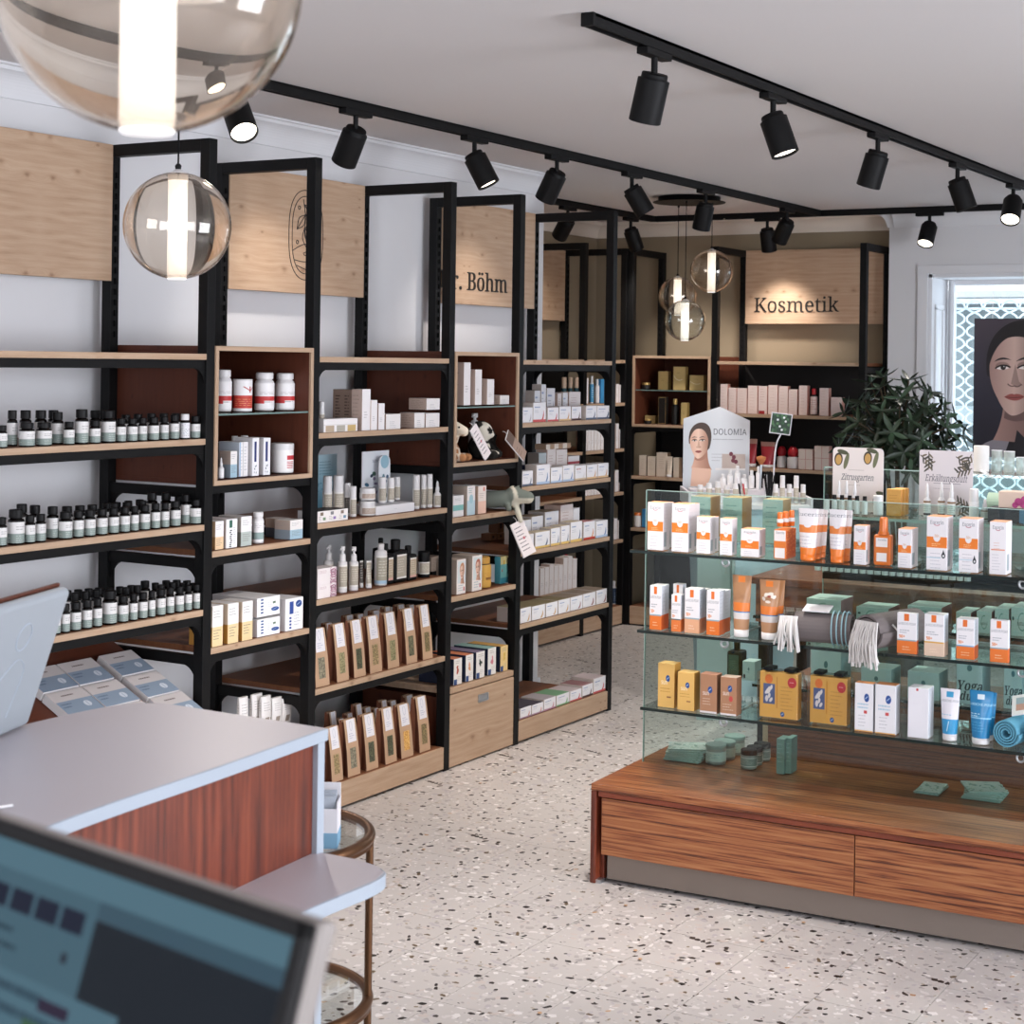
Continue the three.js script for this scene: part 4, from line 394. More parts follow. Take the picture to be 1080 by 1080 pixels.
// pale house front across the street, seen through the lattice
{ const b = thing('house_facade', 'pale blue-grey house front seen through the ornamental window lattice', 'house', [-2.6, 0, -16]); part(b, 'wall', bx(16, 3.4, 0.4, 0, 0.6, 0), std('#98a4a8', 0.9)); part(b, 'ledge', bx(16, 0.16, 0.6, 0, 1.2, 0.1), std('#c9d6da', 0.9)); part(b, 'eaves', bx(16, 0.06, 0.9, 0, 2.31, 0.2), M.trim); }
solo('paved_street', bx(18, 0.2, 6, -2.6, -0.12, -13.3), std('#8d9294', 0.95), 'grey paved street beyond the shop window', 'street', [0, 0, 0]).userData.kind = 'structure';

// ------------------------------------------------------------------ shelving: ladder frames, units, signs
const FH = 2.362, DEP = 0.47, oakShaded = std('#b08468', 0.6, 0, { map: oakTex }), oakDeepShade = std('#7d4a36', 0.6, 0, { map: oakTex }), blackPanel = std('#15100e', 0.7);  // darker oak copies: shade of shelf tops and niches put into the colour
function frame(plane, s, rungs, label, h = FH) {
  const o = thing('shelf_frame', label, 'shelf frame', at(plane, s, 0, 0), PLANES[plane][3]), p = 0.04;
  part(o, 'front_post', bx(p, h, p, 0, h / 2, -p / 2, 'y', 0.002), M.black); part(o, 'back_post', bx(p, h, p, 0, h / 2, -DEP + p / 2, 'y', 0.002), M.black);
  part(o, 'top_bar', bx(p, p, DEP - 2 * p, 0, h - p / 2, -DEP / 2, 'z', 0.002), M.black); part(o, 'foot_bar', bx(p, 0.03, DEP - 2 * p, 0, 0.02, -DEP / 2, 'z', 0.002), M.black);
  const slots = []; for (let y = 1.72; y < h - 0.08; y += 0.036) slots.push(bx(0.006, 0.02, 0.012, 0, y, -DEP + p + 0.0005, 'y', 0)); part(o, 'slot_row', merge(slots), M.bracket);
  for (const y of rungs) { part(o, 'rung', bx(0.02, 0.034, DEP - 2 * p, 0, y - 0.04, -DEP / 2, 'z', 0.001), M.black); const s2 = new THREE.Shape(); s2.moveTo(0, 0); s2.lineTo(0.055, 0); s2.quadraticCurveTo(0.012, -0.008, 0, -0.06); s2.closePath(); const g = new THREE.ExtrudeGeometry(s2, { depth: 0.012, bevelEnabled: false, curveSegments: 6 }); const a = g.clone().rotateY(-Math.PI / 2).translate(0.006, y - 0.056, -DEP + p), b = g.clone().rotateY(Math.PI / 2).translate(-0.006, y - 0.056, -p); part(o, 'bracket', a, M.black); part(o, 'bracket', b, M.black); }
  return o;
}
const WF = [1.655, 1.38, 1.1, 0.822, 0.513], NF = [1.24, 1.008, 0.69];
const F1 = [1.24, 1.1, 1.008, 0.822, 0.69, 0.513], F2 = [1.24, 1.056, 1.008, 0.783, 0.69, 0.463], F3 = [1.24, 1.056, 1.01, 0.783, 0.692, 0.463], F4 = [1.24, 1.105, 1.01, 0.825, 0.692, 0.513];
frame('L', 4.25, F1, 'tall black shelf frame between the bottle shelves and red-banded jars');
frame('L', 4.816, F2, 'tall black shelf frame dividing red-banded jars from cosmetic shelves');
frame('L', 5.706, F3, 'tall black shelf frame between tea bag shelves and drawer cabinet');
frame('L', 6.254, F4, 'tall black shelf frame between drawer cabinet and medicine shelves');
frame('L', 7.12, WF, 'tall black shelf frame at the aisle end of the white wall');
frame('A', 8.955, [1.66, 1.393, 1.107, 0.835], 'black shelf frame beside wooden board on the taupe side wall');
frame('A', 9.5, [1.66, 1.393, 1.107, 0.835], 'black shelf frame in the taupe corner, side wall');
frame('B', -4.795, [1.26, 0.937, 0.612], 'black shelf frame in the taupe corner, rear wall');
frame('B', -4.22, [1.26, 0.937, 0.612], 'black shelf frame between gold niche and pale pink cartons');
frame('B', -3.285, [1.66, 1.346, 1.023], 'black shelf frame standing behind the potted plant');
function shelfBoard(o, w, y, top = oakShaded, bar = true) {
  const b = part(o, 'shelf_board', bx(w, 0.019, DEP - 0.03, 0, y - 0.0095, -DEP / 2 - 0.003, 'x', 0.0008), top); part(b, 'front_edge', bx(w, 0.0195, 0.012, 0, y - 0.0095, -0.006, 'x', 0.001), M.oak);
  if (bar) { part(b, 'support_bar', bx(w, 0.028, 0.014, 0, y - 0.0335, -0.014, 'x', 0.001), M.black); const s = new THREE.Shape(); s.moveTo(0, 0); s.lineTo(0.045, 0); s.quadraticCurveTo(0.01, -0.008, 0, -0.05); s.closePath(); const g = new THREE.ExtrudeGeometry(s, { depth: 0.01, bevelEnabled: false, curveSegments: 6 }); part(b, 'bracket', g.clone().translate(-w / 2, y - 0.047, -0.018), M.black); part(b, 'bracket', g.clone().rotateY(Math.PI).translate(w / 2, y - 0.047, -0.008), M.black); }
}
function unit(plane, s0, s1, label) { return thing('shelving_unit', label, 'shelving unit', at(plane, (s0 + s1) / 2, 0, 0), PLANES[plane][3]); }
function plinth(o, w, top, m = M.oak) { part(o, 'plinth_top', bx(w, 0.018, DEP - 0.02, 0, top - 0.009, -DEP / 2, 'x'), oakShaded); part(o, 'plinth_front', bx(w, top - 0.012, 0.018, 0, top / 2 + 0.005, -0.009, 'x'), m); part(o, 'plinth_kick', bx(w, 0.02, 0.02, 0, 0.011, -0.04, 'x', 0), M.bracket); }
function niche(o, w, y0, y1, glass, wood = oakDeepShade, edge = M.oak) {
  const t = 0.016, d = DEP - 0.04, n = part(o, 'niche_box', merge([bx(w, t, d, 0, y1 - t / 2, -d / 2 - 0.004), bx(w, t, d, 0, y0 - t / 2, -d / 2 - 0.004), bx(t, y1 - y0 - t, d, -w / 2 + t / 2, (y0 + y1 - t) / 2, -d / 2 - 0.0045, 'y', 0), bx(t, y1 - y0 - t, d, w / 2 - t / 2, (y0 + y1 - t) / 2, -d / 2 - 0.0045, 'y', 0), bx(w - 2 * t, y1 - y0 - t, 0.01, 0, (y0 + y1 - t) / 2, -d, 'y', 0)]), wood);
  part(n, 'front_edge', merge([bx(w, t, 0.008, 0, y1 - t / 2, 0), bx(w, t, 0.008, 0, y0 - t / 2, 0), bx(t, y1 - y0 - t, 0.008, -w / 2 + t / 2, (y0 + y1 - t) / 2, -0.0003, 'y', 0), bx(t, y1 - y0 - t, 0.008, w / 2 - t / 2, (y0 + y1 - t) / 2, -0.0003, 'y', 0)]), edge);
  const gs = part(o, 'glass_shelf', new THREE.BoxGeometry(w - 2 * t - 0.004, 0.006, d * 0.9).translate(0, glass - 0.003, -d * 0.47), M.glassShelf); part(gs, 'glass_edge', bx(w - 2 * t - 0.004, 0.006, 0.001, 0, glass - 0.003, -0.005 , 'x', 0), std('#6f8580', 0.2));
  part(o, 'support_bar', bx(w, 0.026, 0.014, 0, y0 - t - 0.014, -0.014, 'x', 0.001), M.black);
}
{ // along the white wall
  const w1 = unit('L', 3.32, 4.23, 'wide shelving unit filled with dark glass bottles nearest the till counter'); for (const y of [1.657, 1.38, 1.1, 0.822]) shelfBoard(w1, 0.91, y);
  const inc = part(w1, 'sloping_board', bx(0.9, 0.018, 0.5, 0, 0, 0, 'x').rotateX(0.47).translate(0, 0.595, -0.235), oakDeepShade); inc.userData.label = 'brown sloping presentation board';
  const n1 = unit('L', 4.27, 4.797, 'narrow shelving unit with wooden niche holding red-banded jars'); niche(n1, 0.525, 1.24, 1.684, 1.46); for (const y of [1.008, 0.69]) shelfBoard(n1, 0.525, y);
  const w2 = unit('L', 4.836, 5.686, 'wide shelving unit with cosmetics above two rows of kraft tea bags'); for (const y of [1.653, 1.38, 1.056, 0.783, 0.463]) shelfBoard(w2, 0.848, y); plinth(w2, 0.848, 0.099);
  const n2 = unit('L', 5.726, 6.234, 'narrow shelving unit with plush toys in niche above drawer cabinet'); niche(n2, 0.507, 1.232, 1.682, 1.458); for (const y of [1.01, 0.692]) shelfBoard(n2, 0.507, y);
  const w3 = unit('L', 6.274, 7.1, 'wide shelving unit packed with white medicine cartons at aisle end'); for (const y of [1.652, 1.38, 1.104, 0.825, 0.512]) shelfBoard(w3, 0.825, y); plinth(w3, 0.825, 0.097);
  for (const [o, w] of [[n1, 0.525], [n2, 0.507]]) {                                   // drawer cabinets under the narrow units
    part(o, 'cabinet_body', merge([bx(w, 0.27, 0.43, 0, 0.15, -0.245, 'x')]), oakDeepShade); part(o, 'cabinet_top', bx(w, 0.022, DEP - 0.01, 0, 0.3125, -DEP / 2, 'x'), M.oak);
    const dr = part(o, 'drawer', bx(w - 0.004, 0.29, 0.02, 0, 0.152, -0.012, 'x'), M.oak); const hd = part(dr, 'handle', merge([bx(0.075, 0.006, 0.008, 0, 0.263, 0), bx(0.075, 0.006, 0.008, 0, 0.237, 0), bx(0.006, 0.03, 0.008, -0.036, 0.25, 0), bx(0.006, 0.03, 0.008, 0.036, 0.25, 0), bx(0.07, 0.026, 0.003, 0, 0.25, -0.001)]), M.steel); hd.userData.label = 'recessed metal handle'; part(o, 'cabinet_kick', bx(w, 0.02, 0.02, 0, 0.011, -0.05, 'x', 0), M.bracket);
  }
  const a1 = unit('A', 8.07, 8.935, 'wide shelving unit with tall white cartons behind the white wall end'); part(a1, 'back_panel', bx(0.86, 1.6, 0.012, 0, 0.85, -DEP + 0.03, 'y'), blackPanel); for (const y of [1.66, 1.393, 1.107, 0.835]) shelfBoard(a1, 0.86, y); part(a1, 'drawer', bx(0.86, 0.26, 0.45, 0, 0.145, -0.23, 'x'), M.oak); part(a1, 'drawer_top', bx(0.86, 0.018, DEP, 0, 0.284, -DEP / 2, 'x'), M.oak);
  const a2 = unit('A', 8.975, 9.48, 'narrow shelving unit with white cartons under wooden board in corner'); part(a2, 'back_panel', bx(0.5, 1.6, 0.012, 0, 0.85, -DEP + 0.03, 'y'), blackPanel); for (const y of [1.66, 1.393, 1.107, 0.835, 0.537]) shelfBoard(a2, 0.505, y, oakShaded, false); plinth(a2, 0.505, 0.123);
  const b1 = unit('B', -4.775, -4.24, 'narrow shelving unit with gold-packed niche in the taupe corner'); part(b1, 'back_panel', bx(0.53, 1.25, 0.012, 0, 0.65, -DEP + 0.03, 'y'), blackPanel); niche(b1, 0.53, 1.262, 1.69, 1.478); for (const y of [0.937, 0.612]) shelfBoard(b1, 0.53, y, oakShaded, false); plinth(b1, 0.53, 0.123);
  const b2 = unit('B', -4.2, -3.305, 'wide shelving unit with pale pink cartons behind the potted plant'); part(b2, 'back_panel', bx(0.89, 1.6, 0.012, 0, 0.85, -DEP + 0.03, 'y'), blackPanel); for (const y of [1.662, 1.346, 1.023, 0.7]) shelfBoard(b2, 0.895, y, oakShaded, false); plinth(b2, 0.895, 0.123);
}
const serif = await new FontLoader().loadAsync('fonts/droid/droid_serif_regular.typeface.json');
function lettering(o, text, size, x, y, z, wide, name = 'lettering') { const g = new TextGeometry(text, { font: serif, size, depth: 0.004, curveSegments: 4, bevelEnabled: false }); g.computeBoundingBox(); const b = g.boundingBox; g.translate(-b.min.x, 0, 0).scale(wide / (b.max.x - b.min.x), 1, 1).translate(x, y, z); return part(o, name, g, M.ink); }
function sign(plane, s0, s1, y0, y1, label, inset = DEP - 0.045) { const o = thing('sign_board', label, 'sign', at(plane, (s0 + s1) / 2, y0, inset), PLANES[plane][3]); part(o, 'board', bx(s1 - s0, y1 - y0, 0.022, 0, (y1 - y0) / 2, -0.011, 'x', 0.002), M.oak); return o; }
sign('L', 3.32, 4.23, 1.9, 2.362, 'plain oak wall board above the dark bottle shelves');
const em = sign('L', 4.836, 5.686, 1.9, 2.362, 'oak wall board with oval olive leaf and hand emblem');
sign('L', 6.28, 7.095, 1.9, 2.362, 'oak wall board lettered with a doctor name over medicine shelves').traverse((o) => { if (o.name === 'board') { lettering(o.parent, 'Dr. Böhm', 0.082, -0.43, 0.066, 0.0005, 0.575); } });
sign('A', 8.98, 9.455, 1.905, 2.355, 'oak wall board on the taupe side wall of the alcove');
lettering(sign('B', -4.2, -3.305, 1.9, 2.362, 'oak wall board lettered Kosmetik on the taupe rear wall'), 'Kosmetik', 0.09, -0.385, 0.075, 0.0005, 0.555);
{ // emblem: two nested ovals, a leafy branch and an open hand
  const cxm = 0.033, cym = 0.23, lines = [], r = 0.0018, oval = (a, b) => { const p = []; for (let i = 0; i < 48; i++) { const t = i / 48 * 6.2832, q = 4; const c = Math.cos(t), s = Math.sin(t), k = Math.pow(Math.abs(c), 2 / 2.2) * Math.sign(c), l = Math.pow(Math.abs(s), 2 / q * 1.4) * Math.sign(s); p.push([cxm + a * k, cym + b * l, 0.001]); } lines.push(tube(p, r, 96, 5, true)); };
  oval(0.108, 0.176); oval(0.088, 0.152);
  const L = (pts) => lines.push(tube(pts.map(([x, y]) => [cxm + x, cym + y, 0.001]), r, 20, 5));
  const leaf = (x, y, a, l) => { const c = Math.cos(a), s = Math.sin(a), P = (u, v) => [x + c * u - s * v, y + s * u + c * v]; L([P(0, 0), P(l * 0.45, l * 0.24), P(l, 0)]); L([P(0, 0), P(l * 0.45, -l * 0.24), P(l, 0)]); L([P(0, 0), P(l * 0.5, 0), P(l, 0)]); };
  L([[-0.02, 0.14], [-0.005, 0.07], [-0.01, 0.0], [0.01, -0.03]]); L([[-0.005, 0.08], [0.03, 0.04], [0.05, -0.03]]);
  for (const [x, y, a, l] of [[-0.012, 0.12, -0.9, 0.075], [-0.006, 0.08, 4.0, 0.08], [-0.01, 0.03, 4.9, 0.085], [0.02, 0.05, 4.4, 0.07], [0.03, 0.045, 0.9, 0.07], [0.05, -0.0, 4.8, 0.1]]) leaf(x, y, a, l);
  for (const [x, y] of [[-0.045, 0.105], [0.045, 0.115], [-0.055, -0.03], [0.065, 0.02]]) lines.push(new THREE.TorusGeometry(0.007, r, 5, 16).translate(cxm + x, cym + y, 0.001));
  L([[-0.085, -0.065], [-0.04, -0.045], [0.0, -0.035], [0.03, -0.05], [-0.02, -0.075], [0.02, -0.08], [0.07, -0.055], [0.085, -0.045]]); L([[-0.075, -0.1], [-0.02, -0.105], [0.03, -0.1], [0.075, -0.075]]); L([[-0.06, -0.12], [0.0, -0.135], [0.05, -0.14]]);
  part(em, 'emblem', merge(lines), M.ink);
}
// ------------------------------------------------------------------ ceiling tracks and spotlights
function track(label, a, b, capEnd) { const o = thing('lighting_track', label, 'track'), A = new THREE.Vector3(...a), B = new THREE.Vector3(...b), len = A.distanceTo(B); o.position.copy(A.clone().add(B).multiplyScalar(0.5)); o.rotation.y = Math.atan2(B.x - A.x, B.z - A.z); part(o, 'rail', merge([bx(0.036, 0.01, len, 0, 0.013, 0, 'z', 0.001), bx(0.008, 0.034, len, -0.014, 0, 0, 'z', 0.001), bx(0.008, 0.034, len, 0.014, 0, 0, 'z', 0.001)]), M.blackRail); part(o, 'groove', bx(0.02, 0.006, len, 0, 0.004, 0, 'z', 0), M.bracket); for (const s of [-1, 1]) part(o, 'end_cap', bx(0.038, 0.036, 0.012, 0, 0, s * (len / 2), 'z', 0.001), M.blackRail); if (capEnd) part(o, 'rating_label', bx(0.001, 0.012, 0.012, 0.0186, 0.002, -len / 2 + capEnd, 'z', 0), M.white); return o; }
const TY = ROOM.h - 0.018;
track('long black ceiling track above the shelves along the white wall', [-3.58, TY, -1.6], [-3.6, TY, -9.58], 5.1);
track('black ceiling track starting over the aisle, furthest from the white wall', [-2.12, TY, -9.58], [-2.12, TY, -3.93], 0.1);
track('black ceiling track running across, parallel to the wooden letter sign', [-4.68, TY, -9.62], [3.0, TY, -9.6]);
track('short black ceiling track above the taupe alcove side shelves', [-4.7, TY, -7.5], [-4.7, TY, -9.6]);
function spot(x, z, across, tx, ty, tz, label, cd) {
  const o = thing('spotlight', label, 'spotlight', [x, TY - 0.018, z]); const py = -0.075, dir = new THREE.Vector3(tx - x, ty - (TY - 0.018 + py), tz - z).normalize();
  part(o, 'adapter', bx(across ? 0.16 : 0.036, 0.02, across ? 0.036 : 0.16, 0, -0.009, 0, 'z', 0.003), M.blackRail); part(o, 'stem', rod([0, -0.018, 0], [0, py, 0], 0.0095), M.blackRail);
  const head = new THREE.Group(); const q = new THREE.Quaternion().setFromUnitVectors(new THREE.Vector3(0, -1, 0), dir);
  const body = lathe([[0, 0.012], [0.036, 0.012], [0.038, 0.008], [0.038, -0.004], [0.046, -0.006], [0.0465, -0.128], [0.0435, -0.13], [0.042, -0.116], [0, -0.112]], 32).translate(0, 0.0, 0).applyQuaternion(q).translate(0, py, 0);
  part(o, 'lamp_head', body, M.black); part(o, 'lens', new THREE.CylinderGeometry(0.0415, 0.0415, 0.003, 28).translate(0, -0.118, 0).applyQuaternion(q).translate(0, py, 0), M.spotGlow);
  const l = new THREE.SpotLight('#fff6ee', cd, 20, 0.75, 0.9, 2); l.position.set(x, TY - 0.018 + py, z).addScaledVector(dir, 0.135); l.target.position.copy(l.position).add(dir); l.castShadow = true; l.shadow.radius = 2; scene.add(l, l.target); l.name = 'spotlight_beam';
}
spot(-3.58, -4.24, 0, -2.35, 0.9, -3.55, 'black spotlight half hidden behind the big glass globe', 4);
spot(-3.58, -4.9, 0, -4.3, 1.35, -5.15, 'black cylinder spotlight over cosmetic shelves, leaning to the wall', 1.1);
spot(-3.58, -5.7, 0, -2.9, 1.1, -5.95, 'lit black spotlight above the tea bag shelves, tilted towards aisle', 6);
spot(-3.585, -6.38, 0, -4.3, 1.3, -6.55, 'black spotlight over drawer cabinet, leaning to the lettered board', 1.1);
spot(-3.585, -7.1, 0, -2.9, 1.1, -7.6, 'lit black spotlight near the end of the white wall', 4.5);
spot(-3.59, -7.95, 0, -4.0, 1.0, -8.2, 'black spotlight hanging in front of the triple pendant plate', 3);
spot(-3.6, -9.1, 0, -4.4, 1.2, -9.6, 'black spotlight near the corner where two tracks meet', 3);
spot(-2.12, -4.33, 0, -2.6, 0.9, -4.55, 'black spotlight closest to the free end of aisle track', 9);
spot(-2.12, -5.22, 0, -1.55, 0.9, -5.25, 'second spotlight along the aisle track, lamp face partly visible', 6);
spot(-2.12, -6.28, 0, -2.65, 0.9, -6.45, 'third spotlight along the aisle track, leaning back', 8);
spot(-2.12, -7.35, 0, -1.6, 0.9, -7.5, 'fourth spotlight along the aisle track, tilted away from wall', 5);
spot(-2.12, -8.3, 0, -2.0, 0.7, -6.9, 'fifth spotlight along the aisle track with bright lamp face', 5);
spot(-3.93, -9.61, 1, -3.95, 1.2, -10.05, 'black spotlight on the cross track in front of wooden letter sign', 2.6);
spot(-2.93, -9.61, 1, -2.98, 1.3, -8.9, 'spotlight on the cross track with bright face, above the plant', 2.5);
spot(-4.7, -8.5, 0, -5.3, 1.8, -8.85, 'black spotlight on short alcove track aimed at side board', 2.6);
spot(-4.7, -9.3, 0, -4.55, 1.5, -9.75, 'black spotlight on short alcove track near the corner', 2.6);
// ------------------------------------------------------------------ pendants
function pendant(x, y, z, r, top, glass, label, lum = 1, group) {
  const o = thing('globe_pendant', label, 'pendant lamp', [x, y, z], 0, group), pts = [], a0 = Math.asin(0.024 / r); for (let i = 40; i >= 0; i--) { const a = a0 + (Math.PI - 2 * a0) * i / 40; pts.push([r * Math.sin(a), r * Math.cos(a)]); } for (let i = 0; i <= 40; i++) { const a = a0 + (Math.PI - 2 * a0) * i / 40; pts.push([(r - 0.003) * Math.sin(a), (r - 0.003) * Math.cos(a)]); } pts.push(pts[0]);
  part(o, 'glass_globe', new THREE.LatheGeometry(pts.map(([a, b]) => new THREE.Vector2(a, b)), 64), glass); part(o, 'light_tube', lathe([[0, -r * 1.01], [0.02, -r * 1.01], [0.0225, -r * 0.99], [0.0225, r * 0.84], [0, r * 0.84]], 32), M.lamp);
  part(o, 'tube_collar', lathe([[0.0235, r * 0.84], [0.0235, r * 0.985], [0.014, r * 1.0], [0.008, r * 1.05], [0, r * 1.05]], 24), M.whitePlastic); part(o, 'cable', rod([0, r * 1.04, 0], [0, top - y, 0], 0.0022, 6), M.bracket); part(o, 'cable_cap', lathe([[0.006, r * 1.03], [0.008, r * 1.12], [0.004, r * 1.16], [0, r * 1.16]], 12), M.blackPlastic);
  const l = new THREE.PointLight('#fff1de', 0.5 * lum, 10, 2); l.position.set(x, y, z); l.castShadow = true; l.shadow.radius = 1.1; l.name = 'pendant_light'; scene.add(l); return o;
}
pendant(-0.962, 1.956, -1.03, 0.125, ROOM.h, M.amberGlobe, 'large amber glass globe pendant hanging close above the till counter');
pendant(-2.693, 1.953, -2.99, 0.125, ROOM.h, M.amberGlobe, 'amber glass globe pendant hanging beside the oak board shelves');
pendant(-3.861, 2.161, -8.641, 0.1185, 2.527, M.amberGlobe, 'highest amber globe of the triple pendant, beside lettered sign');
pendant(-3.935, 1.882, -8.46, 0.112, 2.527, M.clearGlobe, 'lowest clear globe of the triple pendant group');
pendant(-4.09, 2.026, -8.69, 0.108, 2.527, M.amberGlobe, 'middle globe of the triple pendant, partly behind the lowest one');
{ const o = thing('pendant_plate', 'round black ceiling plate carrying three globe pendants', 'ceiling plate', [-3.972, ROOM.h, -8.575]); part(o, 'canopy', lathe([[0, -0.032], [0.2, -0.032], [0.202, -0.028], [0.172, -0.026], [0.172, 0], [0, 0]], 48), M.black); part(o, 'cable_grip', merge([[0.111, -0.066], [0.037, 0.115], [-0.118, -0.115]].map(([x, z]) => rod([x, -0.044, z], [x, -0.03, z], 0.006))), M.blackPlastic); }
// ------------------------------------------------------------------ sales island with glass shelves
const island = (name, label, cat) => thing(name, label, cat, [-2.507, 0, -4.738], 0.042);
{ const o = island('sales_island', 'zebra-veneer display island with two wide drawers and glass shelves', 'display island'), U = 2.3, V = 0.645, H = 0.315;
  part(o, 'plinth_top', bx(U, 0.022, V, U / 2, H - 0.011, -V / 2, 'x', 0.0015), M.zebra); part(o, 'top_edge', bx(U - 0.05, 0.016, 0.03, U / 2, H - 0.031, -0.016, 'x', 0.001), M.redwood);
  part(o, 'side_panel', merge([bx(0.018, H - 0.024, V, 0.009, (H - 0.022) / 2, -V / 2, 'y'), bx(0.014, H - 0.04, V - 0.05, 0.0255, (H - 0.024) / 2, -V / 2 - 0.01, 'y')]), M.redwood);
  for (const [a, b] of [[0.036, 0.8525], [0.8555, 1.67], [1.673, 2.28]]) part(o, 'drawer_front', bx(b - a, 0.178, 0.02, (a + b) / 2, 0.1835, -0.014, 'x', 0.001), M.zebra);
  part(o, 'kick_board', bx(U - 0.05, 0.085, 0.015, U / 2 + 0.02, 0.055, -0.04, 'x', 0), M.kick); part(o, 'carcass', bx(U - 0.06, 0.2, V - 0.06, U / 2 + 0.015, 0.19, -V / 2 - 0.005, 'x', 0), M.walnut); part(o, 'foot', bx(0.03, 0.012, 0.03, 0.02, 0.006, -0.02, 'x', 0), M.steel);
  const pane = part(o, 'glass_panel', new THREE.BoxGeometry(U - 0.03, 1.222 - H, 0.01).translate(0.023 + (U - 0.03) / 2, (1.222 + H) / 2, -0.355), M.glassPane); part(pane, 'polished_edge', merge([bx(0.002, 1.222 - H, 0.01, 0.022, (1.222 + H) / 2, -0.355, 'y', 0), bx(U - 0.03, 0.002, 0.01, 0.023 + (U - 0.03) / 2, 1.223, -0.355, 'x', 0)]), M.glassEdgeBright);
  for (const [u0, y] of [[0.122, 1.062], [0.15, 0.814], [0.164, 0.574]]) { const w = U - u0, s = part(o, 'glass_shelf', new THREE.BoxGeometry(w, 0.009, 0.345).translate(u0 + w / 2, y - 0.0045, -0.176), M.glassShelf); part(s, 'polished_edge', bx(w, 0.009, 0.0015, u0 + w / 2, y - 0.0045, -0.0025, 'x', 0), M.glassEdge);
    for (const u of [0.43, 1.32, 2.1]) part(s, 'shelf_clamp', merge([new THREE.TorusGeometry(0.011, 0.0035, 8, 20).translate(u, y - 0.022, -0.03), rod([u, y - 0.012, -0.03], [u, y - 0.012, -0.34], 0.004)]), M.steel); }
  for (const y of [0.836, 0.614]) { const s = part(o, 'rear_glass_shelf', new THREE.BoxGeometry(U - 0.4, 0.009, 0.24).translate(0.4 + (U - 0.4) / 2, y - 0.0055, -0.482), M.glassShelf); part(s, 'polished_edge', bx(U - 0.4, 0.009, 0.0015, 0.4 + (U - 0.4) / 2, y - 0.0055, -0.3605, 'x', 0), M.glassEdge); }
  part(o, 'rear_glass_shelf', new THREE.BoxGeometry(U - 0.17, 0.009, 0.24).translate(0.17 + (U - 0.17) / 2, 1.066 - 0.0055, -0.482), M.glassShelf);
  const ts = part(o, 'top_glass_shelf', new THREE.BoxGeometry(U - 0.6, 0.009, 0.46).translate(0.6 + (U - 0.6) / 2, 1.174 - 0.0055, -0.595), M.glassShelf); part(ts, 'polished_edge', bx(U - 0.6, 0.009, 0.0015, 0.6 + (U - 0.6) / 2, 1.174 - 0.0055, -0.364, 'x', 0), M.glassEdgeBright);
}
{ const o = island('rear_island', 'rear half of the display island with walnut board and glass panel', 'display island'), U = 2.3, u0 = 0.35;
  part(o, 'front_board', bx(U - u0, 0.25, 0.03, u0 + (U - u0) / 2, 0.44, -0.665, 'x', 0.001), std('#c4a898', 0.5, 0, { map: zebraTex })); part(o, 'end_strip', bx(0.018, 0.26, 0.034, u0 - 0.006, 0.44, -0.664, 'y'), M.oak); part(o, 'cabinet', bx(U - u0, 0.54, 0.4, u0 + (U - u0) / 2, 0.28, -0.89, 'x', 0.002), M.walnut);
  const g = part(o, 'glass_panel', new THREE.BoxGeometry(U - 0.46, 0.73, 0.01).translate(0.46 + (U - 0.46) / 2, 0.925, -0.9), M.glassPane); part(g, 'polished_edge', merge([bx(0.002, 0.73, 0.01, 0.459, 0.925, -0.9, 'y', 0), bx(U - 0.46, 0.003, 0.01, 0.46 + (U - 0.46) / 2, 1.2915, -0.9, 'x', 0)]), M.glassEdgeBright);
  part(o, 'glass_shelf', new THREE.BoxGeometry(U - 0.9, 0.009, 0.3).translate(0.9 + (U - 0.9) / 2, 1.2985, -0.82), M.glassShelf);
}
solo('bottle_tray', (() => { const L = 1.5; return merge([bx(L, 0.01, 0.05, L / 2, 0.005, 0), bx(L, 0.05, 0.006, L / 2, 0.03, -0.028), bx(L, 0.02, 0.004, L / 2, 0.0, 0.026)]); })(), M.blackPlastic, 'long narrow black tray for tiny bottles under the upper glass shelf', 'tray', at('D', 0.615, 0.975, 0.435), 0.042);
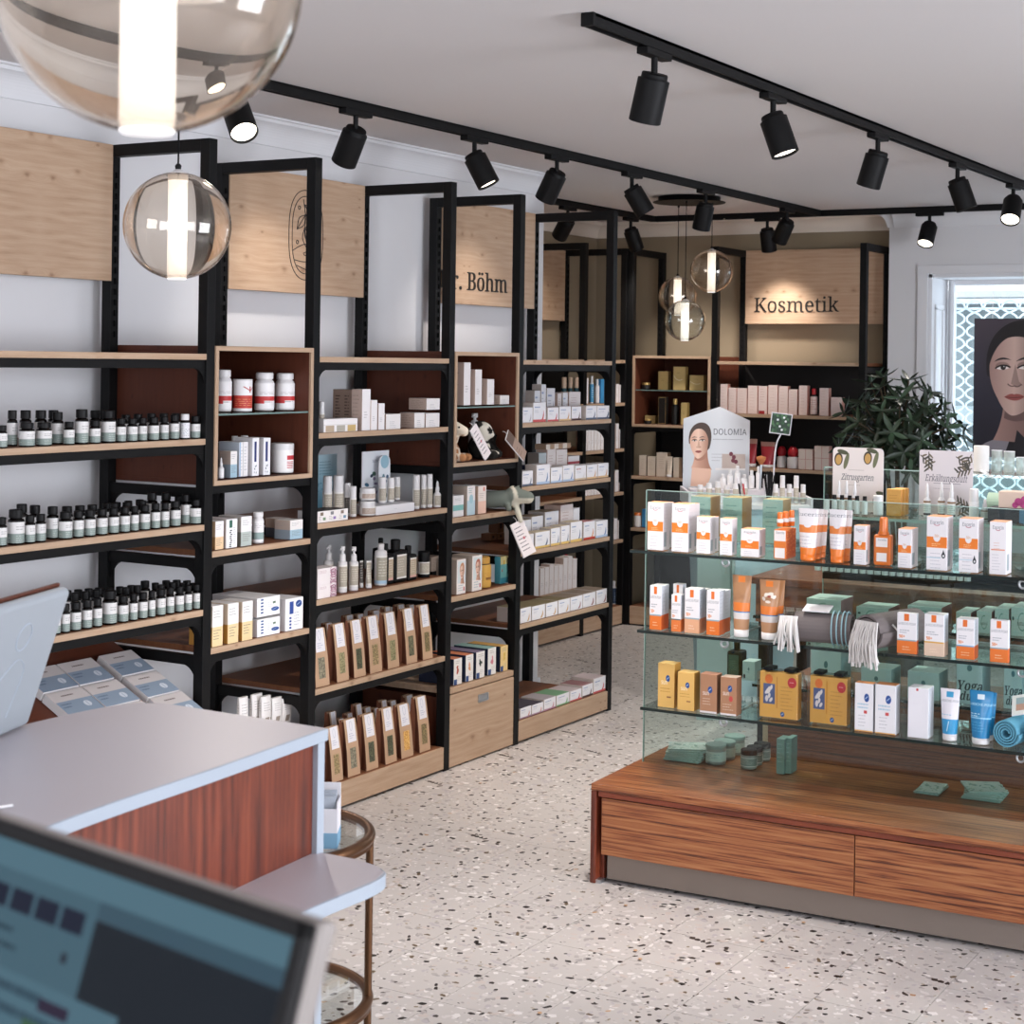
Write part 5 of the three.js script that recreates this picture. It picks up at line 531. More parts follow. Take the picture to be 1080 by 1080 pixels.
// ------------------------------------------------------------------ till counter, screens, side table
{ const o = thing('till_counter', 'white topped till counter with red-brown wooden panels and side ledge', 'counter');
  const R = [[-1.655, -2.205], [-1.642, -2.05], [-1.628, -1.88], [-1.618, -1.7], [-1.605, -1.57], [-1.575, -1.42], [-1.5, -1.26], [-1.34, -1.1], [-1.1, -1.0]], L = [[-1.15, -0.7], [-1.55, -0.85], [-1.87, -1.15], [-2.03, -1.6], [-2.065, -1.85], [-2.065, -2.1], [-2.045, -2.175], [-2.0, -2.205]];
  const curve = (pts, n) => new THREE.CatmullRomCurve3(pts.map(([x, z]) => new THREE.Vector3(x, 0, z)), false, 'centripetal').getPoints(n).map((p) => [p.x, p.z]);
  const shapeOf = (pts) => { const s = new THREE.Shape(); pts.forEach(([x, z], i) => (i ? s.lineTo(x, -z) : s.moveTo(x, -z))); s.closePath(); return s; };
  const slabGeo = (pts, y, t, b = 0.003) => new THREE.ExtrudeGeometry(shapeOf(pts), { depth: t - 2 * b, bevelEnabled: true, bevelSize: b, bevelThickness: b, bevelSegments: 1 }).rotateX(-Math.PI / 2).translate(0, y - t + b, 0);
  const Rc = curve(R, 40), Lc = curve(L, 40); part(o, 'counter_top', slabGeo([...Rc, ...Lc], 1.05, 0.02), M.counter);
  part(o, 'top_edge', (() => { const a = curve(R.map(([x, z]) => [x + 0.0045, z]), 40), b = a.map(([x, z]) => [x - 0.006, z - 0.001]).reverse(); return slabGeo([...a, ...b], 1.0497, 0.0194, 0.001); })(), M.counterEdge);
  const inner = Rc.map(([x, z]) => [x - 0.012, z + 0.006]); const panel = slabGeo([...inner, ...inner.slice().reverse().map(([x, z]) => [x - 0.025, z + 0.006])], 1.029, 1.025, 0.0005); part(o, 'wooden_panel', grainUV(panel, 'y'), M.redwood);
  part(o, 'end_panel', bx(0.395, 1.029, 0.018, -1.8525, 0.5145, -2.196, 'y', 0.001), M.counterEdge); part(o, 'customer_panel', (() => { const a = Lc.map(([x, z]) => [x + 0.012, z]); return slabGeo([...a, ...a.slice().reverse().map(([x, z]) => [x + 0.025, z + 0.004])], 1.029, 1.025, 0.0005); })(), M.counterEdge);
  const out = [[-1.665, -2.198], [-1.58, -2.199], [-1.535, -2.186], [-1.51, -2.168], [-1.499, -2.13], [-1.502, -2.0], [-1.5, -1.86], [-1.485, -1.68], [-1.455, -1.48], [-1.38, -1.3], [-1.25, -1.15], [-1.02, -1.04], [-1.1, -1.005], [-1.345, -1.105], [-1.51, -1.265], [-1.588, -1.425], [-1.618, -1.575], [-1.631, -1.7], [-1.64, -1.88], [-1.654, -2.05]];
  part(o, 'side_ledge', slabGeo(out, 0.85, 0.022), M.counter); part(o, 'ledge_edge', (() => { const a = curve(out.slice(1, 12).map(([x, z]) => [x + 0.004, z + 0.002]), 50); return slabGeo([...a, ...a.slice().reverse().map(([x, z]) => [x - 0.006, z - 0.003])], 0.8497, 0.0214, 0.001); })(), M.counterEdge);
}
{ const o = thing('computer_monitor', 'dark-framed computer monitor with blue-grey screen in front of counter', 'monitor'); o.rotation.order = 'YXZ';
  const q = new THREE.Euler(-18 * Math.PI / 180, -10.14 * Math.PI / 180, 0, 'YXZ'), R = new THREE.Matrix4().makeRotationFromEuler(q), W = 0.53, H = 0.33, c = new THREE.Vector3(W / 2, H / 2, 0).applyMatrix4(R), TR = new THREE.Vector3(-0.458, 1.399, -0.6).sub(c); o.position.copy(TR); o.rotation.copy(q);
  const ui = canvasTex(1024, 620, (g, w, h) => { const l = g.createLinearGradient(0, 0, w, h); l.addColorStop(0, '#55788a'); l.addColorStop(1, '#4a6c80'); g.fillStyle = l; g.fillRect(0, 0, w, h); g.fillStyle = '#6d98ac'; g.fillRect(0, 0, w, 30); g.fillStyle = '#1d2733'; g.fillRect(745, 48, 279, 572); g.fillStyle = '#5d8497'; g.fillRect(0, 30, 745, 120); for (let i = 0; i < 9; i++) { g.fillStyle = '#1c2440'; g.fillRect(330 + i * 45, 46, 38, 22); } textLines(g, 400, 84, 300, 2, 16, '#2f4c5e', 5); g.fillStyle = '#2b2f42'; g.fillRect(706, 88, 9, 10); g.fillStyle = '#6892a6'; g.fillRect(0, 124, 815, 496); textLines(g, 330, 134, 460, 2, 20, '#3c5c70', 9); g.fillStyle = '#3a2c4a'; g.fillRect(690, 136, 50, 12); g.fillStyle = '#4f7a5a'; g.fillRect(672, 160, 70, 10); g.fillStyle = '#45687a'; g.fillRect(0, 180, 815, 12); g.fillStyle = '#719fb5'; g.fillRect(0, 192, 752, 428); textLines(g, 764, 204, 40, 9, 22, '#45697c', 9); });
  const shell = bx(W + 0.004, H + 0.004, 0.011, 0, 0, -0.0118, 'x', 0.003); part(o, 'back_shell', shell, std('#8f8884', 0.45, 0.3)); part(o, 'bezel', (() => { const t = 0.008; return merge([bx(W, t, 0.006, 0, H / 2 - t / 2, -0.003), bx(W, t * 1.6, 0.006, 0, -H / 2 + t * 0.8, -0.003), bx(t, H, 0.006, -W / 2 + t / 2, 0, -0.003), bx(t, H, 0.006, W / 2 - t / 2, 0, -0.003)]); })(), M.blackPlastic);
  part(o, 'screen', new THREE.PlaneGeometry(W - 0.016, H - 0.02).translate(0, 0.003, -0.003), phys({ color: '#040506', roughness: 0.6, specularIntensity: 0.25, emissive: '#ffffff', emissiveMap: ui, emissiveIntensity: 0.42 }));
  part(o, 'stand', merge([bx(0.06, 0.3, 0.03, 0, -0.2, -0.06), bx(0.24, 0.015, 0.2, 0, -0.33, -0.04)]), M.blackPlastic);
}
{ const o = thing('till_desk', 'low white desk cabinet carrying the dark-framed computer monitor', 'desk', [-0.66, 0, -0.62], -0.18); part(o, 'desk_top', bx(0.5, 0.03, 0.42, 0, 0.86, 0, 'x', 0.004), M.counter); part(o, 'desk_cabinet', bx(0.44, 0.84, 0.36, 0, 0.422, 0, 'y', 0.003), M.counterEdge); }
{ const o = thing('till_screen', 'back of a white tilted till screen with embossed round badge', 'screen'), q = new THREE.Euler(0, 0, 0), n = new THREE.Vector3(0.941, 0, -0.339); o.rotation.order = 'YXZ'; o.rotation.set(18 * Math.PI / 180, Math.atan2(n.x, n.z), 0);
  o.position.set(-2.0, 1.277, -1.971); const W = 0.42, H = 0.235; part(o, 'back_shell', new RoundedBoxGeometry(W, H, 0.022, 3, 0.01).translate(-W / 2, -H / 2, 0), std('#9fa6ac', 0.5)); part(o, 'front_bezel', bx(W - 0.004, H - 0.004, 0.006, -W / 2, -H / 2 + 0.004, -0.013, 'x', 0.002), oakDeepShade); part(o, 'badge', new THREE.TorusGeometry(0.022, 0.0012, 6, 32).translate(-0.125, -0.062, 0.0112), M.counterEdge); part(o, 'cover_line', tube([[-0.17, -0.13, 0.0112], [-0.12, -0.1, 0.0112], [-0.09, -0.12, 0.0112], [-0.1, -0.2, 0.0112]], 0.001, 30, 5), M.counterEdge);
  part(o, 'stand', new THREE.CylinderGeometry(0.05, 0.06, 0.016, 32).translate(-W / 2, -H + 0.022, -0.05), M.whitePlastic); }
{ const o = thing('cable_puck', 'small dark desk puck with thin white cable on counter edge', 'device', [-1.79, 1.05, -1.515]); part(o, 'puck', lathe([[0, 0.03], [0.02, 0.03], [0.026, 0.024], [0.028, 0], [0, 0]], 24), M.blackPlastic); part(o, 'cable', tube([[0.024, 0.006, 0], [0.05, 0.006, -0.03], [0.07, 0.004, -0.03], [0.09, 0.004, -0.07]], 0.0022, 24, 6), M.whitePlastic); }
{ const o = thing('side_table', 'round two-tier bronze side table with glass tops beside counter', 'side table', [-2.13, 0, -2.645]), r = 0.208; for (const y of [0.7, 0.375]) { part(o, 'ring', merge([new THREE.TorusGeometry(r, 0.011, 10, 64).rotateX(Math.PI / 2).translate(0, y, 0), new THREE.CylinderGeometry(r + 0.008, r + 0.008, 0.02, 64, 1, true).translate(0, y - 0.004, 0)]), M.brass); part(o, 'glass_top', new THREE.CylinderGeometry(r - 0.004, r - 0.004, 0.006, 64).translate(0, y, 0), phys({ color: '#f6faf9', roughness: 0, transmission: 1, thickness: 0 })); }
  for (let k = 0; k < 3; k++) { const a = -0.55 + k * 2.094 ; part(o, 'leg', rod([r * Math.cos(a), 0, -r * Math.sin(a) * -1], [r * Math.cos(a), 0.7, -r * Math.sin(a) * -1], 0.008), M.brass); } }
{ const o = thing('leaflet_holder', 'white and blue stepped cardboard leaflet box on the bronze table', 'leaflet box', [-2.0, 0.7035, -2.63], 0.54); o.scale.set(0.9, 0.6, 0.9); const blue = std('#7fa9c4', 0.7), lay = (w, h, d, z, m) => bx(w, h, d, 0, h / 2, z, 'y', 0.0006); part(o, 'back_card', lay(0.11, 0.19, 0.004, -0.04), M.paper); part(o, 'pocket', merge([lay(0.11, 0.13, 0.003, 0.03), bx(0.003, 0.15, 0.07, -0.054, 0.075, -0.005, 'y', 0), bx(0.003, 0.15, 0.07, 0.054, 0.075, -0.005, 'y', 0)]), M.paper); part(o, 'blue_band', merge([bx(0.111, 0.05, 0.0034, 0, 0.028, 0.0304, 'x', 0), bx(0.0034, 0.05, 0.071, 0.0543, 0.028, -0.005, 'x', 0)]), blue); part(o, 'leaflets', merge([0, 1, 2].map((i) => bx(0.098, 0.16 + i * 0.008, 0.006, 0, 0.085, 0.018 - i * 0.018, 'y', 0))), std('#b5bcc6', 0.8)); }

place('L', "dark bottles standing along the front of the top bottle shelf", [
  ['vial', 'amber', 3.395, 1.38, 0.031, 0.031, 0.064, 0.031, 'dark bottle with grey label, first from counter end, front of top bottle shelf'],
  ['vial', 'amber', 3.479, 1.38, 0.08, 0.03, 0.104, 0.03, 'dark bottle with grey label, second from counter end, front of top bottle shelf'],
  ['vial', 'amber', 3.496, 1.38, 0.038, 0.045, 0.069, 0.045, 'dark bottle with grey label, third from counter end, front of top bottle shelf'],
  ['vial', 'amber', 3.562, 1.38, 0.038, 0.046, 0.068, 0.046, 'dark bottle with grey label, fourth from counter end, front of top bottle shelf'],
  ['vial', 'amber', 3.649, 1.38, 0.073, 0.036, 0.096, 0.036, 'dark bottle with grey label, fifth from counter end, front of top bottle shelf'],
  ['vial', 'amber', 3.655, 1.38, 0.031, 0.032, 0.068, 0.032, 'dark bottle with grey label, sixth from counter end, front of top bottle shelf'],
  ['vial', 'amber', 3.711, 1.38, 0.036, 0.041, 0.104, 0.041, 'dark bottle with grey label, seventh from counter end, front of top bottle shelf'],
  ['vial', 'amber', 3.763, 1.38, 0.033, 0.035, 0.069, 0.035, 'dark bottle with grey label, eighth from counter end, front of top bottle shelf'],
  ['vial', 'amber', 3.824, 1.38, 0.037, 0.044, 0.099, 0.044, 'dark bottle with grey label, ninth from counter end, front of top bottle shelf'],
  ['vial', 'amber', 3.873, 1.38, 0.031, 0.031, 0.073, 0.031, 'dark bottle with grey label, tenth from counter end, front of top bottle shelf'],
  ['vial', 'amber', 3.923, 1.38, 0.032, 0.034, 0.072, 0.034, 'dark bottle with grey label, eleventh from counter end, front of top bottle shelf'],
  ['vial', 'amber', 3.966, 1.38, 0.029, 0.029, 0.073, 0.029, 'dark bottle with grey label, twelfth from counter end, front of top bottle shelf'],
  ['vial', 'amber', 4.019, 1.38, 0.032, 0.035, 0.073, 0.035, 'dark bottle with grey label, thirteenth from counter end, front of top bottle shelf'],
  ['vial', 'amber', 4.066, 1.38, 0.03, 0.029, 0.074, 0.029, 'dark bottle with grey label, fourteenth from counter end, front of top bottle shelf'],
  ['vial', 'amber', 4.114, 1.38, 0.031, 0.031, 0.079, 0.031, 'dark bottle with grey label, fifteenth from counter end, front of top bottle shelf'],
  ['vialwhite', 'speck', 4.164, 1.38, 0.031, 0.032, 0.081, 0.032, 'white-capped speckled bottle, sixteenth from counter end, front of top bottle shelf'],
  ['vial', 'amber', 4.215, 1.38, 0.032, 0.033, 0.073, 0.033, 'dark bottle with grey label, seventeenth from counter end, front of top bottle shelf']
]);
place('L', "dark bottles behind the front row of the top bottle shelf", [
  ['vial', 'amber', 3.556, 1.38, 0.108, 0.036, 0.102, 0.036, 'black cap of dark bottle, first from counter end, behind front row of top bottle shelf'],
  ['vial', 'amber', 3.616, 1.38, 0.108, 0.037, 0.101, 0.037, 'black cap of dark bottle, second from counter end, behind front row of top bottle shelf'],
  ['vial', 'amber', 3.675, 1.38, 0.117, 0.034, 0.1, 0.034, 'black cap of dark bottle, third from counter end, behind front row of top bottle shelf'],
  ['vial', 'amber', 3.829, 1.38, 0.097, 0.035, 0.097, 0.035, 'black cap of dark bottle, fourth from counter end, behind front row of top bottle shelf'],
  ['vial', 'amber', 3.962, 1.38, 0.096, 0.033, 0.081, 0.033, 'black cap of dark bottle, fifth from counter end, behind front row of top bottle shelf'],
  ['vial', 'amber', 4.016, 1.38, 0.096, 0.032, 0.082, 0.032, 'black cap of dark bottle, sixth from counter end, behind front row of top bottle shelf'],
  ['vial', 'amber', 4.079, 1.38, 0.097, 0.033, 0.083, 0.033, 'black cap of dark bottle, seventh from counter end, behind front row of top bottle shelf'],
  ['vial', 'amber', 4.135, 1.38, 0.096, 0.032, 0.082, 0.032, 'black cap of dark bottle, eighth from counter end, behind front row of top bottle shelf'],
  ['vial', 'amber', 4.191, 1.38, 0.095, 0.031, 0.081, 0.031, 'black cap of dark bottle, ninth from counter end, behind front row of top bottle shelf']
]);
place('L', "dark bottles standing along the front of the middle bottle shelf", [
  ['vial', 'amber', 3.398, 1.1, 0.031, 0.032, 0.082, 0.032, 'dark bottle with grey label, first from counter end, front of middle bottle shelf'],
  ['vial', 'amber', 3.46, 1.1, 0.039, 0.048, 0.1, 0.048, 'dark bottle with grey label, second from counter end, front of middle bottle shelf'],
  ['vial', 'amber', 3.505, 1.1, 0.03, 0.031, 0.081, 0.031, 'dark bottle with grey label, third from counter end, front of middle bottle shelf'],
  ['vial', 'amber', 3.547, 1.1, 0.031, 0.031, 0.081, 0.031, 'dark bottle with grey label, fourth from counter end, front of middle bottle shelf'],
  ['vial', 'amber', 3.625, 1.1, 0.063, 0.035, 0.096, 0.035, 'dark bottle with grey label, fifth from counter end, front of middle bottle shelf'],
  ['vial', 'amber', 3.65, 1.1, 0.035, 0.04, 0.08, 0.04, 'dark bottle with grey label, sixth from counter end, front of middle bottle shelf'],
  ['vial', 'amber', 3.698, 1.1, 0.031, 0.033, 0.08, 0.033, 'dark bottle with grey label, seventh from counter end, front of middle bottle shelf'],
  ['vial', 'amber', 3.746, 1.1, 0.032, 0.035, 0.079, 0.035, 'dark bottle with grey label, eighth from counter end, front of middle bottle shelf'],
  ['vial', 'amber', 3.797, 1.1, 0.032, 0.035, 0.079, 0.035, 'dark bottle with grey label, ninth from counter end, front of middle bottle shelf'],
  ['vial', 'amber', 3.846, 1.1, 0.031, 0.033, 0.078, 0.033, 'dark bottle with grey label, tenth from counter end, front of middle bottle shelf'],
  ['vial', 'amber', 3.894, 1.1, 0.031, 0.033, 0.078, 0.033, 'dark bottle with grey label, eleventh from counter end, front of middle bottle shelf'],
  ['vial', 'amber', 3.935, 1.1, 0.028, 0.026, 0.078, 0.026, 'dark bottle with grey label, twelfth from counter end, front of middle bottle shelf'],
  ['vial', 'amber', 3.984, 1.1, 0.032, 0.034, 0.078, 0.034, 'dark bottle with grey label, thirteenth from counter end, front of middle bottle shelf'],
  ['vial', 'amber', 4.032, 1.1, 0.031, 0.031, 0.081, 0.031, 'dark bottle with grey label, fourteenth from counter end, front of middle bottle shelf'],
  ['vial', 'amber', 4.073, 1.1, 0.028, 0.027, 0.08, 0.027, 'dark bottle with grey label, fifteenth from counter end, front of middle bottle shelf'],
  ['vial', 'amber', 4.126, 1.1, 0.033, 0.035, 0.081, 0.035, 'dark bottle with grey label, sixteenth from counter end, front of middle bottle shelf'],
  ['vial', 'amber', 4.204, 1.1, 0.059, 0.029, 0.097, 0.029, 'dark bottle with grey label, seventeenth from counter end, front of middle bottle shelf'],
  ['vial', 'amber', 4.226, 1.1, 0.034, 0.038, 0.08, 0.038, 'dark bottle with grey label, eighteenth from counter end, front of middle bottle shelf']
]);
place('L', "dark bottles behind the front row of the middle bottle shelf", [
  ['vial', 'amber', 3.546, 1.1, 0.108, 0.036, 0.106, 0.036, 'black cap of dark bottle, first from counter end, behind front row of middle bottle shelf'],
  ['vial', 'amber', 3.598, 1.1, 0.108, 0.036, 0.099, 0.036, 'black cap of dark bottle, second from counter end, behind front row of middle bottle shelf'],
  ['vial', 'amber', 3.727, 1.1, 0.108, 0.036, 0.087, 0.036, 'black cap of dark bottle, third from counter end, behind front row of middle bottle shelf'],
  ['vial', 'amber', 3.78, 1.1, 0.107, 0.035, 0.086, 0.035, 'black cap of dark bottle, fourth from counter end, behind front row of middle bottle shelf'],
  ['vial', 'amber', 3.833, 1.1, 0.108, 0.035, 0.085, 0.035, 'black cap of dark bottle, fifth from counter end, behind front row of middle bottle shelf'],
  ['vial', 'amber', 3.928, 1.1, 0.106, 0.033, 0.084, 0.033, 'black cap of dark bottle, sixth from counter end, behind front row of middle bottle shelf'],
  ['vial', 'amber', 3.986, 1.1, 0.108, 0.036, 0.083, 0.036, 'black cap of dark bottle, seventh from counter end, behind front row of middle bottle shelf'],
  ['vial', 'amber', 4.052, 1.1, 0.107, 0.033, 0.084, 0.033, 'black cap of dark bottle, eighth from counter end, behind front row of middle bottle shelf'],
  ['vial', 'amber', 4.154, 1.1, 0.159, 0.037, 0.101, 0.037, 'black cap of dark bottle, ninth from counter end, behind front row of middle bottle shelf'],
  ['vial', 'amber', 4.21, 1.1, 0.149, 0.037, 0.097, 0.037, 'black cap of dark bottle, tenth from counter end, behind front row of middle bottle shelf'],
  ['vial', 'amber', 4.226, 1.1, 0.107, 0.034, 0.086, 0.034, 'black cap of dark bottle, eleventh from counter end, behind front row of middle bottle shelf'],
  ['vial', 'amber', 3.953, 1.1, 0.165, 0.03, 0.079, 0.03, 'black cap of dark bottle, twelfth from counter end, behind front row of middle bottle shelf'],
  ['vial', 'amber', 3.999, 1.1, 0.165, 0.03, 0.079, 0.03, 'black cap of dark bottle, thirteenth from counter end, behind front row of middle bottle shelf'],
  ['vial', 'amber', 4.051, 1.1, 0.165, 0.03, 0.08, 0.03, 'black cap of dark bottle, fourteenth from counter end, behind front row of middle bottle shelf'],
  ['vial', 'amber', 4.103, 1.1, 0.165, 0.031, 0.081, 0.031, 'black cap of dark bottle, fifteenth from counter end, behind front row of middle bottle shelf'],
  ['vial', 'amber', 4.294, 1.1, 0.166, 0.032, 0.083, 0.032, 'black cap of dark bottle, sixteenth from counter end, behind front row of middle bottle shelf'],
  ['vial', 'amber', 4.312, 1.1, 0.136, 0.032, 0.082, 0.032, 'black cap of dark bottle, seventeenth from counter end, behind front row of middle bottle shelf']
]);
place('L', "dark bottles standing along the front of the lowest bottle shelf", [
  ['vial', 'amber', 3.611, 0.822, 0.026, 0.023, 0.081, 0.023, 'dark bottle with grey label, first from counter end, front of lowest bottle shelf'],
  ['vial', 'amber', 3.648, 0.822, 0.028, 0.027, 0.085, 0.027, 'dark bottle with grey label, second from counter end, front of lowest bottle shelf'],
  ['vial', 'amber', 3.693, 0.822, 0.032, 0.033, 0.084, 0.033, 'dark bottle with grey label, third from counter end, front of lowest bottle shelf'],
  ['vial', 'amber', 3.739, 0.822, 0.031, 0.031, 0.086, 0.031, 'dark bottle with grey label, fourth from counter end, front of lowest bottle shelf'],
  ['vial', 'amber', 3.781, 0.822, 0.029, 0.028, 0.086, 0.028, 'dark bottle with grey label, fifth from counter end, front of lowest bottle shelf'],
  ['vial', 'amber', 3.841, 0.822, 0.037, 0.044, 0.103, 0.044, 'dark bottle with grey label, sixth from counter end, front of lowest bottle shelf'],
  ['vial', 'amber', 3.893, 0.822, 0.032, 0.034, 0.081, 0.034, 'dark bottle with grey label, seventh from counter end, front of lowest bottle shelf'],
  ['vial', 'amber', 3.935, 0.822, 0.028, 0.027, 0.083, 0.027, 'dark bottle with grey label, eighth from counter end, front of lowest bottle shelf'],
  ['vial', 'amber', 3.979, 0.822, 0.03, 0.03, 0.082, 0.03, 'dark bottle with grey label, ninth from counter end, front of lowest bottle shelf'],
  ['vial', 'amber', 4.016, 0.822, 0.027, 0.024, 0.083, 0.024, 'dark bottle with grey label, tenth from counter end, front of lowest bottle shelf'],
  ['vial', 'amber', 4.061, 0.822, 0.03, 0.031, 0.084, 0.031, 'dark bottle with grey label, eleventh from counter end, front of lowest bottle shelf'],
  ['vial', 'amber', 4.103, 0.822, 0.029, 0.027, 0.084, 0.027, 'dark bottle with grey label, twelfth from counter end, front of lowest bottle shelf'],
  ['vial', 'amber', 4.148, 0.822, 0.03, 0.03, 0.082, 0.03, 'dark bottle with grey label, thirteenth from counter end, front of lowest bottle shelf'],
  ['vial', 'amber', 4.188, 0.822, 0.028, 0.025, 0.082, 0.025, 'dark bottle with grey label, fourteenth from counter end, front of lowest bottle shelf'],
  ['vial', 'amber', 4.229, 0.822, 0.028, 0.027, 0.081, 0.027, 'dark bottle with grey label, fifteenth from counter end, front of lowest bottle shelf']
]);
place('L', "dark bottles behind the front row of the lowest bottle shelf", [
  ['vial', 'amber', 3.773, 0.822, 0.115, 0.03, 0.097, 0.03, 'black cap of dark bottle, first from counter end, behind front row of lowest bottle shelf'],
  ['vial', 'amber', 3.817, 0.822, 0.115, 0.031, 0.096, 0.031, 'black cap of dark bottle, second from counter end, behind front row of lowest bottle shelf'],
  ['vial', 'amber', 3.861, 0.822, 0.115, 0.03, 0.097, 0.03, 'black cap of dark bottle, third from counter end, behind front row of lowest bottle shelf'],
  ['vial', 'amber', 3.984, 0.822, 0.106, 0.033, 0.091, 0.033, 'black cap of dark bottle, fourth from counter end, behind front row of lowest bottle shelf'],
  ['vial', 'amber', 4.032, 0.822, 0.105, 0.03, 0.092, 0.03, 'black cap of dark bottle, fifth from counter end, behind front row of lowest bottle shelf'],
  ['vial', 'amber', 4.146, 0.822, 0.177, 0.034, 0.089, 0.034, 'black cap of dark bottle, sixth from counter end, behind front row of lowest bottle shelf'],
  ['vial', 'amber', 4.17, 0.822, 0.154, 0.028, 0.082, 0.028, 'black cap of dark bottle, seventh from counter end, behind front row of lowest bottle shelf'],
  ['vial', 'amber', 4.131, 0.822, 0.095, 0.031, 0.085, 0.031, 'black cap of dark bottle, eighth from counter end, behind front row of lowest bottle shelf'],
  ['vial', 'amber', 4.211, 0.822, 0.117, 0.034, 0.082, 0.034, 'black cap of dark bottle, ninth from counter end, behind front row of lowest bottle shelf'],
  ['vial', 'amber', 4.251, 0.822, 0.106, 0.031, 0.077, 0.031, 'black cap of dark bottle, tenth from counter end, behind front row of lowest bottle shelf'],
  ['vial', 'amber', 4.275, 0.822, 0.084, 0.028, 0.076, 0.028, 'black cap of dark bottle, eleventh from counter end, behind front row of lowest bottle shelf'],
  ['vial', 'amber', 3.8, 0.822, 0.175, 0.029, 0.096, 0.029, 'black cap of dark bottle, twelfth from counter end, behind front row of lowest bottle shelf'],
  ['vial', 'amber', 3.855, 0.822, 0.185, 0.03, 0.092, 0.03, 'black cap of dark bottle, thirteenth from counter end, behind front row of lowest bottle shelf'],
  ['vial', 'amber', 3.9, 0.822, 0.185, 0.03, 0.09, 0.03, 'black cap of dark bottle, fourteenth from counter end, behind front row of lowest bottle shelf'],
  ['vial', 'amber', 3.945, 0.822, 0.185, 0.03, 0.088, 0.03, 'black cap of dark bottle, fifteenth from counter end, behind front row of lowest bottle shelf'],
  ['vial', 'amber', 3.971, 0.822, 0.165, 0.03, 0.086, 0.03, 'black cap of dark bottle, sixteenth from counter end, behind front row of lowest bottle shelf'],
  ['vial', 'amber', 4.018, 0.822, 0.165, 0.03, 0.085, 0.03, 'black cap of dark bottle, seventeenth from counter end, behind front row of lowest bottle shelf'],
  ['vial', 'amber', 4.069, 0.822, 0.165, 0.03, 0.084, 0.03, 'black cap of dark bottle, eighteenth from counter end, behind front row of lowest bottle shelf'],
  ['vial', 'amber', 4.246, 0.822, 0.176, 0.031, 0.08, 0.031, 'black cap of dark bottle, nineteenth from counter end, behind front row of lowest bottle shelf'],
  ['vial', 'amber', 4.297, 0.822, 0.176, 0.032, 0.076, 0.032, 'black cap of dark bottle, twentieth from counter end, behind front row of lowest bottle shelf'],
  ['vial', 'amber', 4.337, 0.822, 0.166, 0.032, 0.071, 0.032, 'black cap of dark bottle, twenty-first from counter end, behind front row of lowest bottle shelf']
]);
place('L', null, [
  ['redjar', 'redA', 4.43, 1.462, 0.098, 0.056, 0.142, 0.056, 'white bottle with red band standing against niche side by tall tin'],
  ['tincan', 'redB', 4.513, 1.462, 0.084, 0.068, 0.11, 0.068, 'short white tin with broad red lower band and plant emblem'],
  ['redjar', 'redA', 4.631, 1.462, 0.084, 0.069, 0.133, 0.069, 'white jar with red band standing beside the short red tin'],
  ['redjar', 'redA', 4.746, 1.462, 0.085, 0.069, 0.131, 0.069, 'white jar with red band at the far end of glass shelf']
]);
place('L', null, [
  ['dropper', 'plain', 4.343, 1.243, 0.03, 0.02, 0.069, 0.02, 'tiny white nozzle bottle in corner of wooden niche'],
  ['carton', 'blueduo', 4.397, 1.243, 0.045, 0.034, 0.089, 0.05, 'small beige carton with pale blue lower half in wooden niche'],
  ['carton', 'bluestripe', 4.446, 1.243, 0.075, 0.02, 0.117, 0.09, 'slim white carton with light blue stripe in wooden niche'],
  ['carton', 'whitetext', 4.47, 1.243, 0.075, 0.025, 0.117, 0.09, 'slim white carton wedged between blue stripe carton and navy carton'],
  ['carton', 'navybar', 4.511, 1.243, 0.06, 0.035, 0.13, 0.08, 'white carton with navy bar, closer to the blue striped carton'],
  ['carton', 'navybar', 4.571, 1.243, 0.06, 0.037, 0.128, 0.08, 'white carton with navy bar, beside the round white tub'],
  ['tub', 'redsq', 4.706, 1.243, 0.06, 0.08, 0.104, 0.08, 'round white lidded tub with small red square print'],
  ['carton', 'taupe', 4.484, 1.243, 0.14, 0.045, 0.111, 0.06, 'grey-brown carton behind the beige and blue carton'],
  ['whitebottle', 'plain', 4.629, 1.243, 0.213, 0.027, 0.126, 0.027, 'white cap of bottle at the back of wooden niche'],
  ['whitebottle', 'plain', 4.685, 1.243, 0.215, 0.03, 0.126, 0.03, 'white cap of bottle behind the navy bar cartons']
]);
place('L', null, [
  ['carton', 'orangeduo', 4.323, 1.009, 0.055, 0.042, 0.094, 0.08, 'white carton with pale orange lower half beside black print carton'],
  ['carton', 'blacktext', 4.385, 1.009, 0.085, 0.057, 0.097, 0.14, 'white carton with column of black print and green mark'],
  ['carton', 'greyduo', 4.461, 1.009, 0.065, 0.056, 0.1, 0.1, 'white carton with grey-green lower half beside white bottle'],
  ['redjar', 'greyband', 4.552, 1.009, 0.04, 0.04, 0.108, 0.04, 'white bottle with grey-green band between cartons on narrow shelf'],
  ['carton', 'blueduo', 4.734, 1.009, 0.05, 0.072, 0.068, 0.07, 'white carton with light blue lower half at shelf end'],
  ['carton', 'taupeblue', 4.754, 1.009, 0.115, 0.054, 0.068, 0.07, 'taupe carton with dark blue lower half behind light blue carton'],
  ['carton', 'whitetext', 4.864, 1.009, 0.09, 0.019, 0.04, 0.06, 'small white carton tucked against frame post']
]);
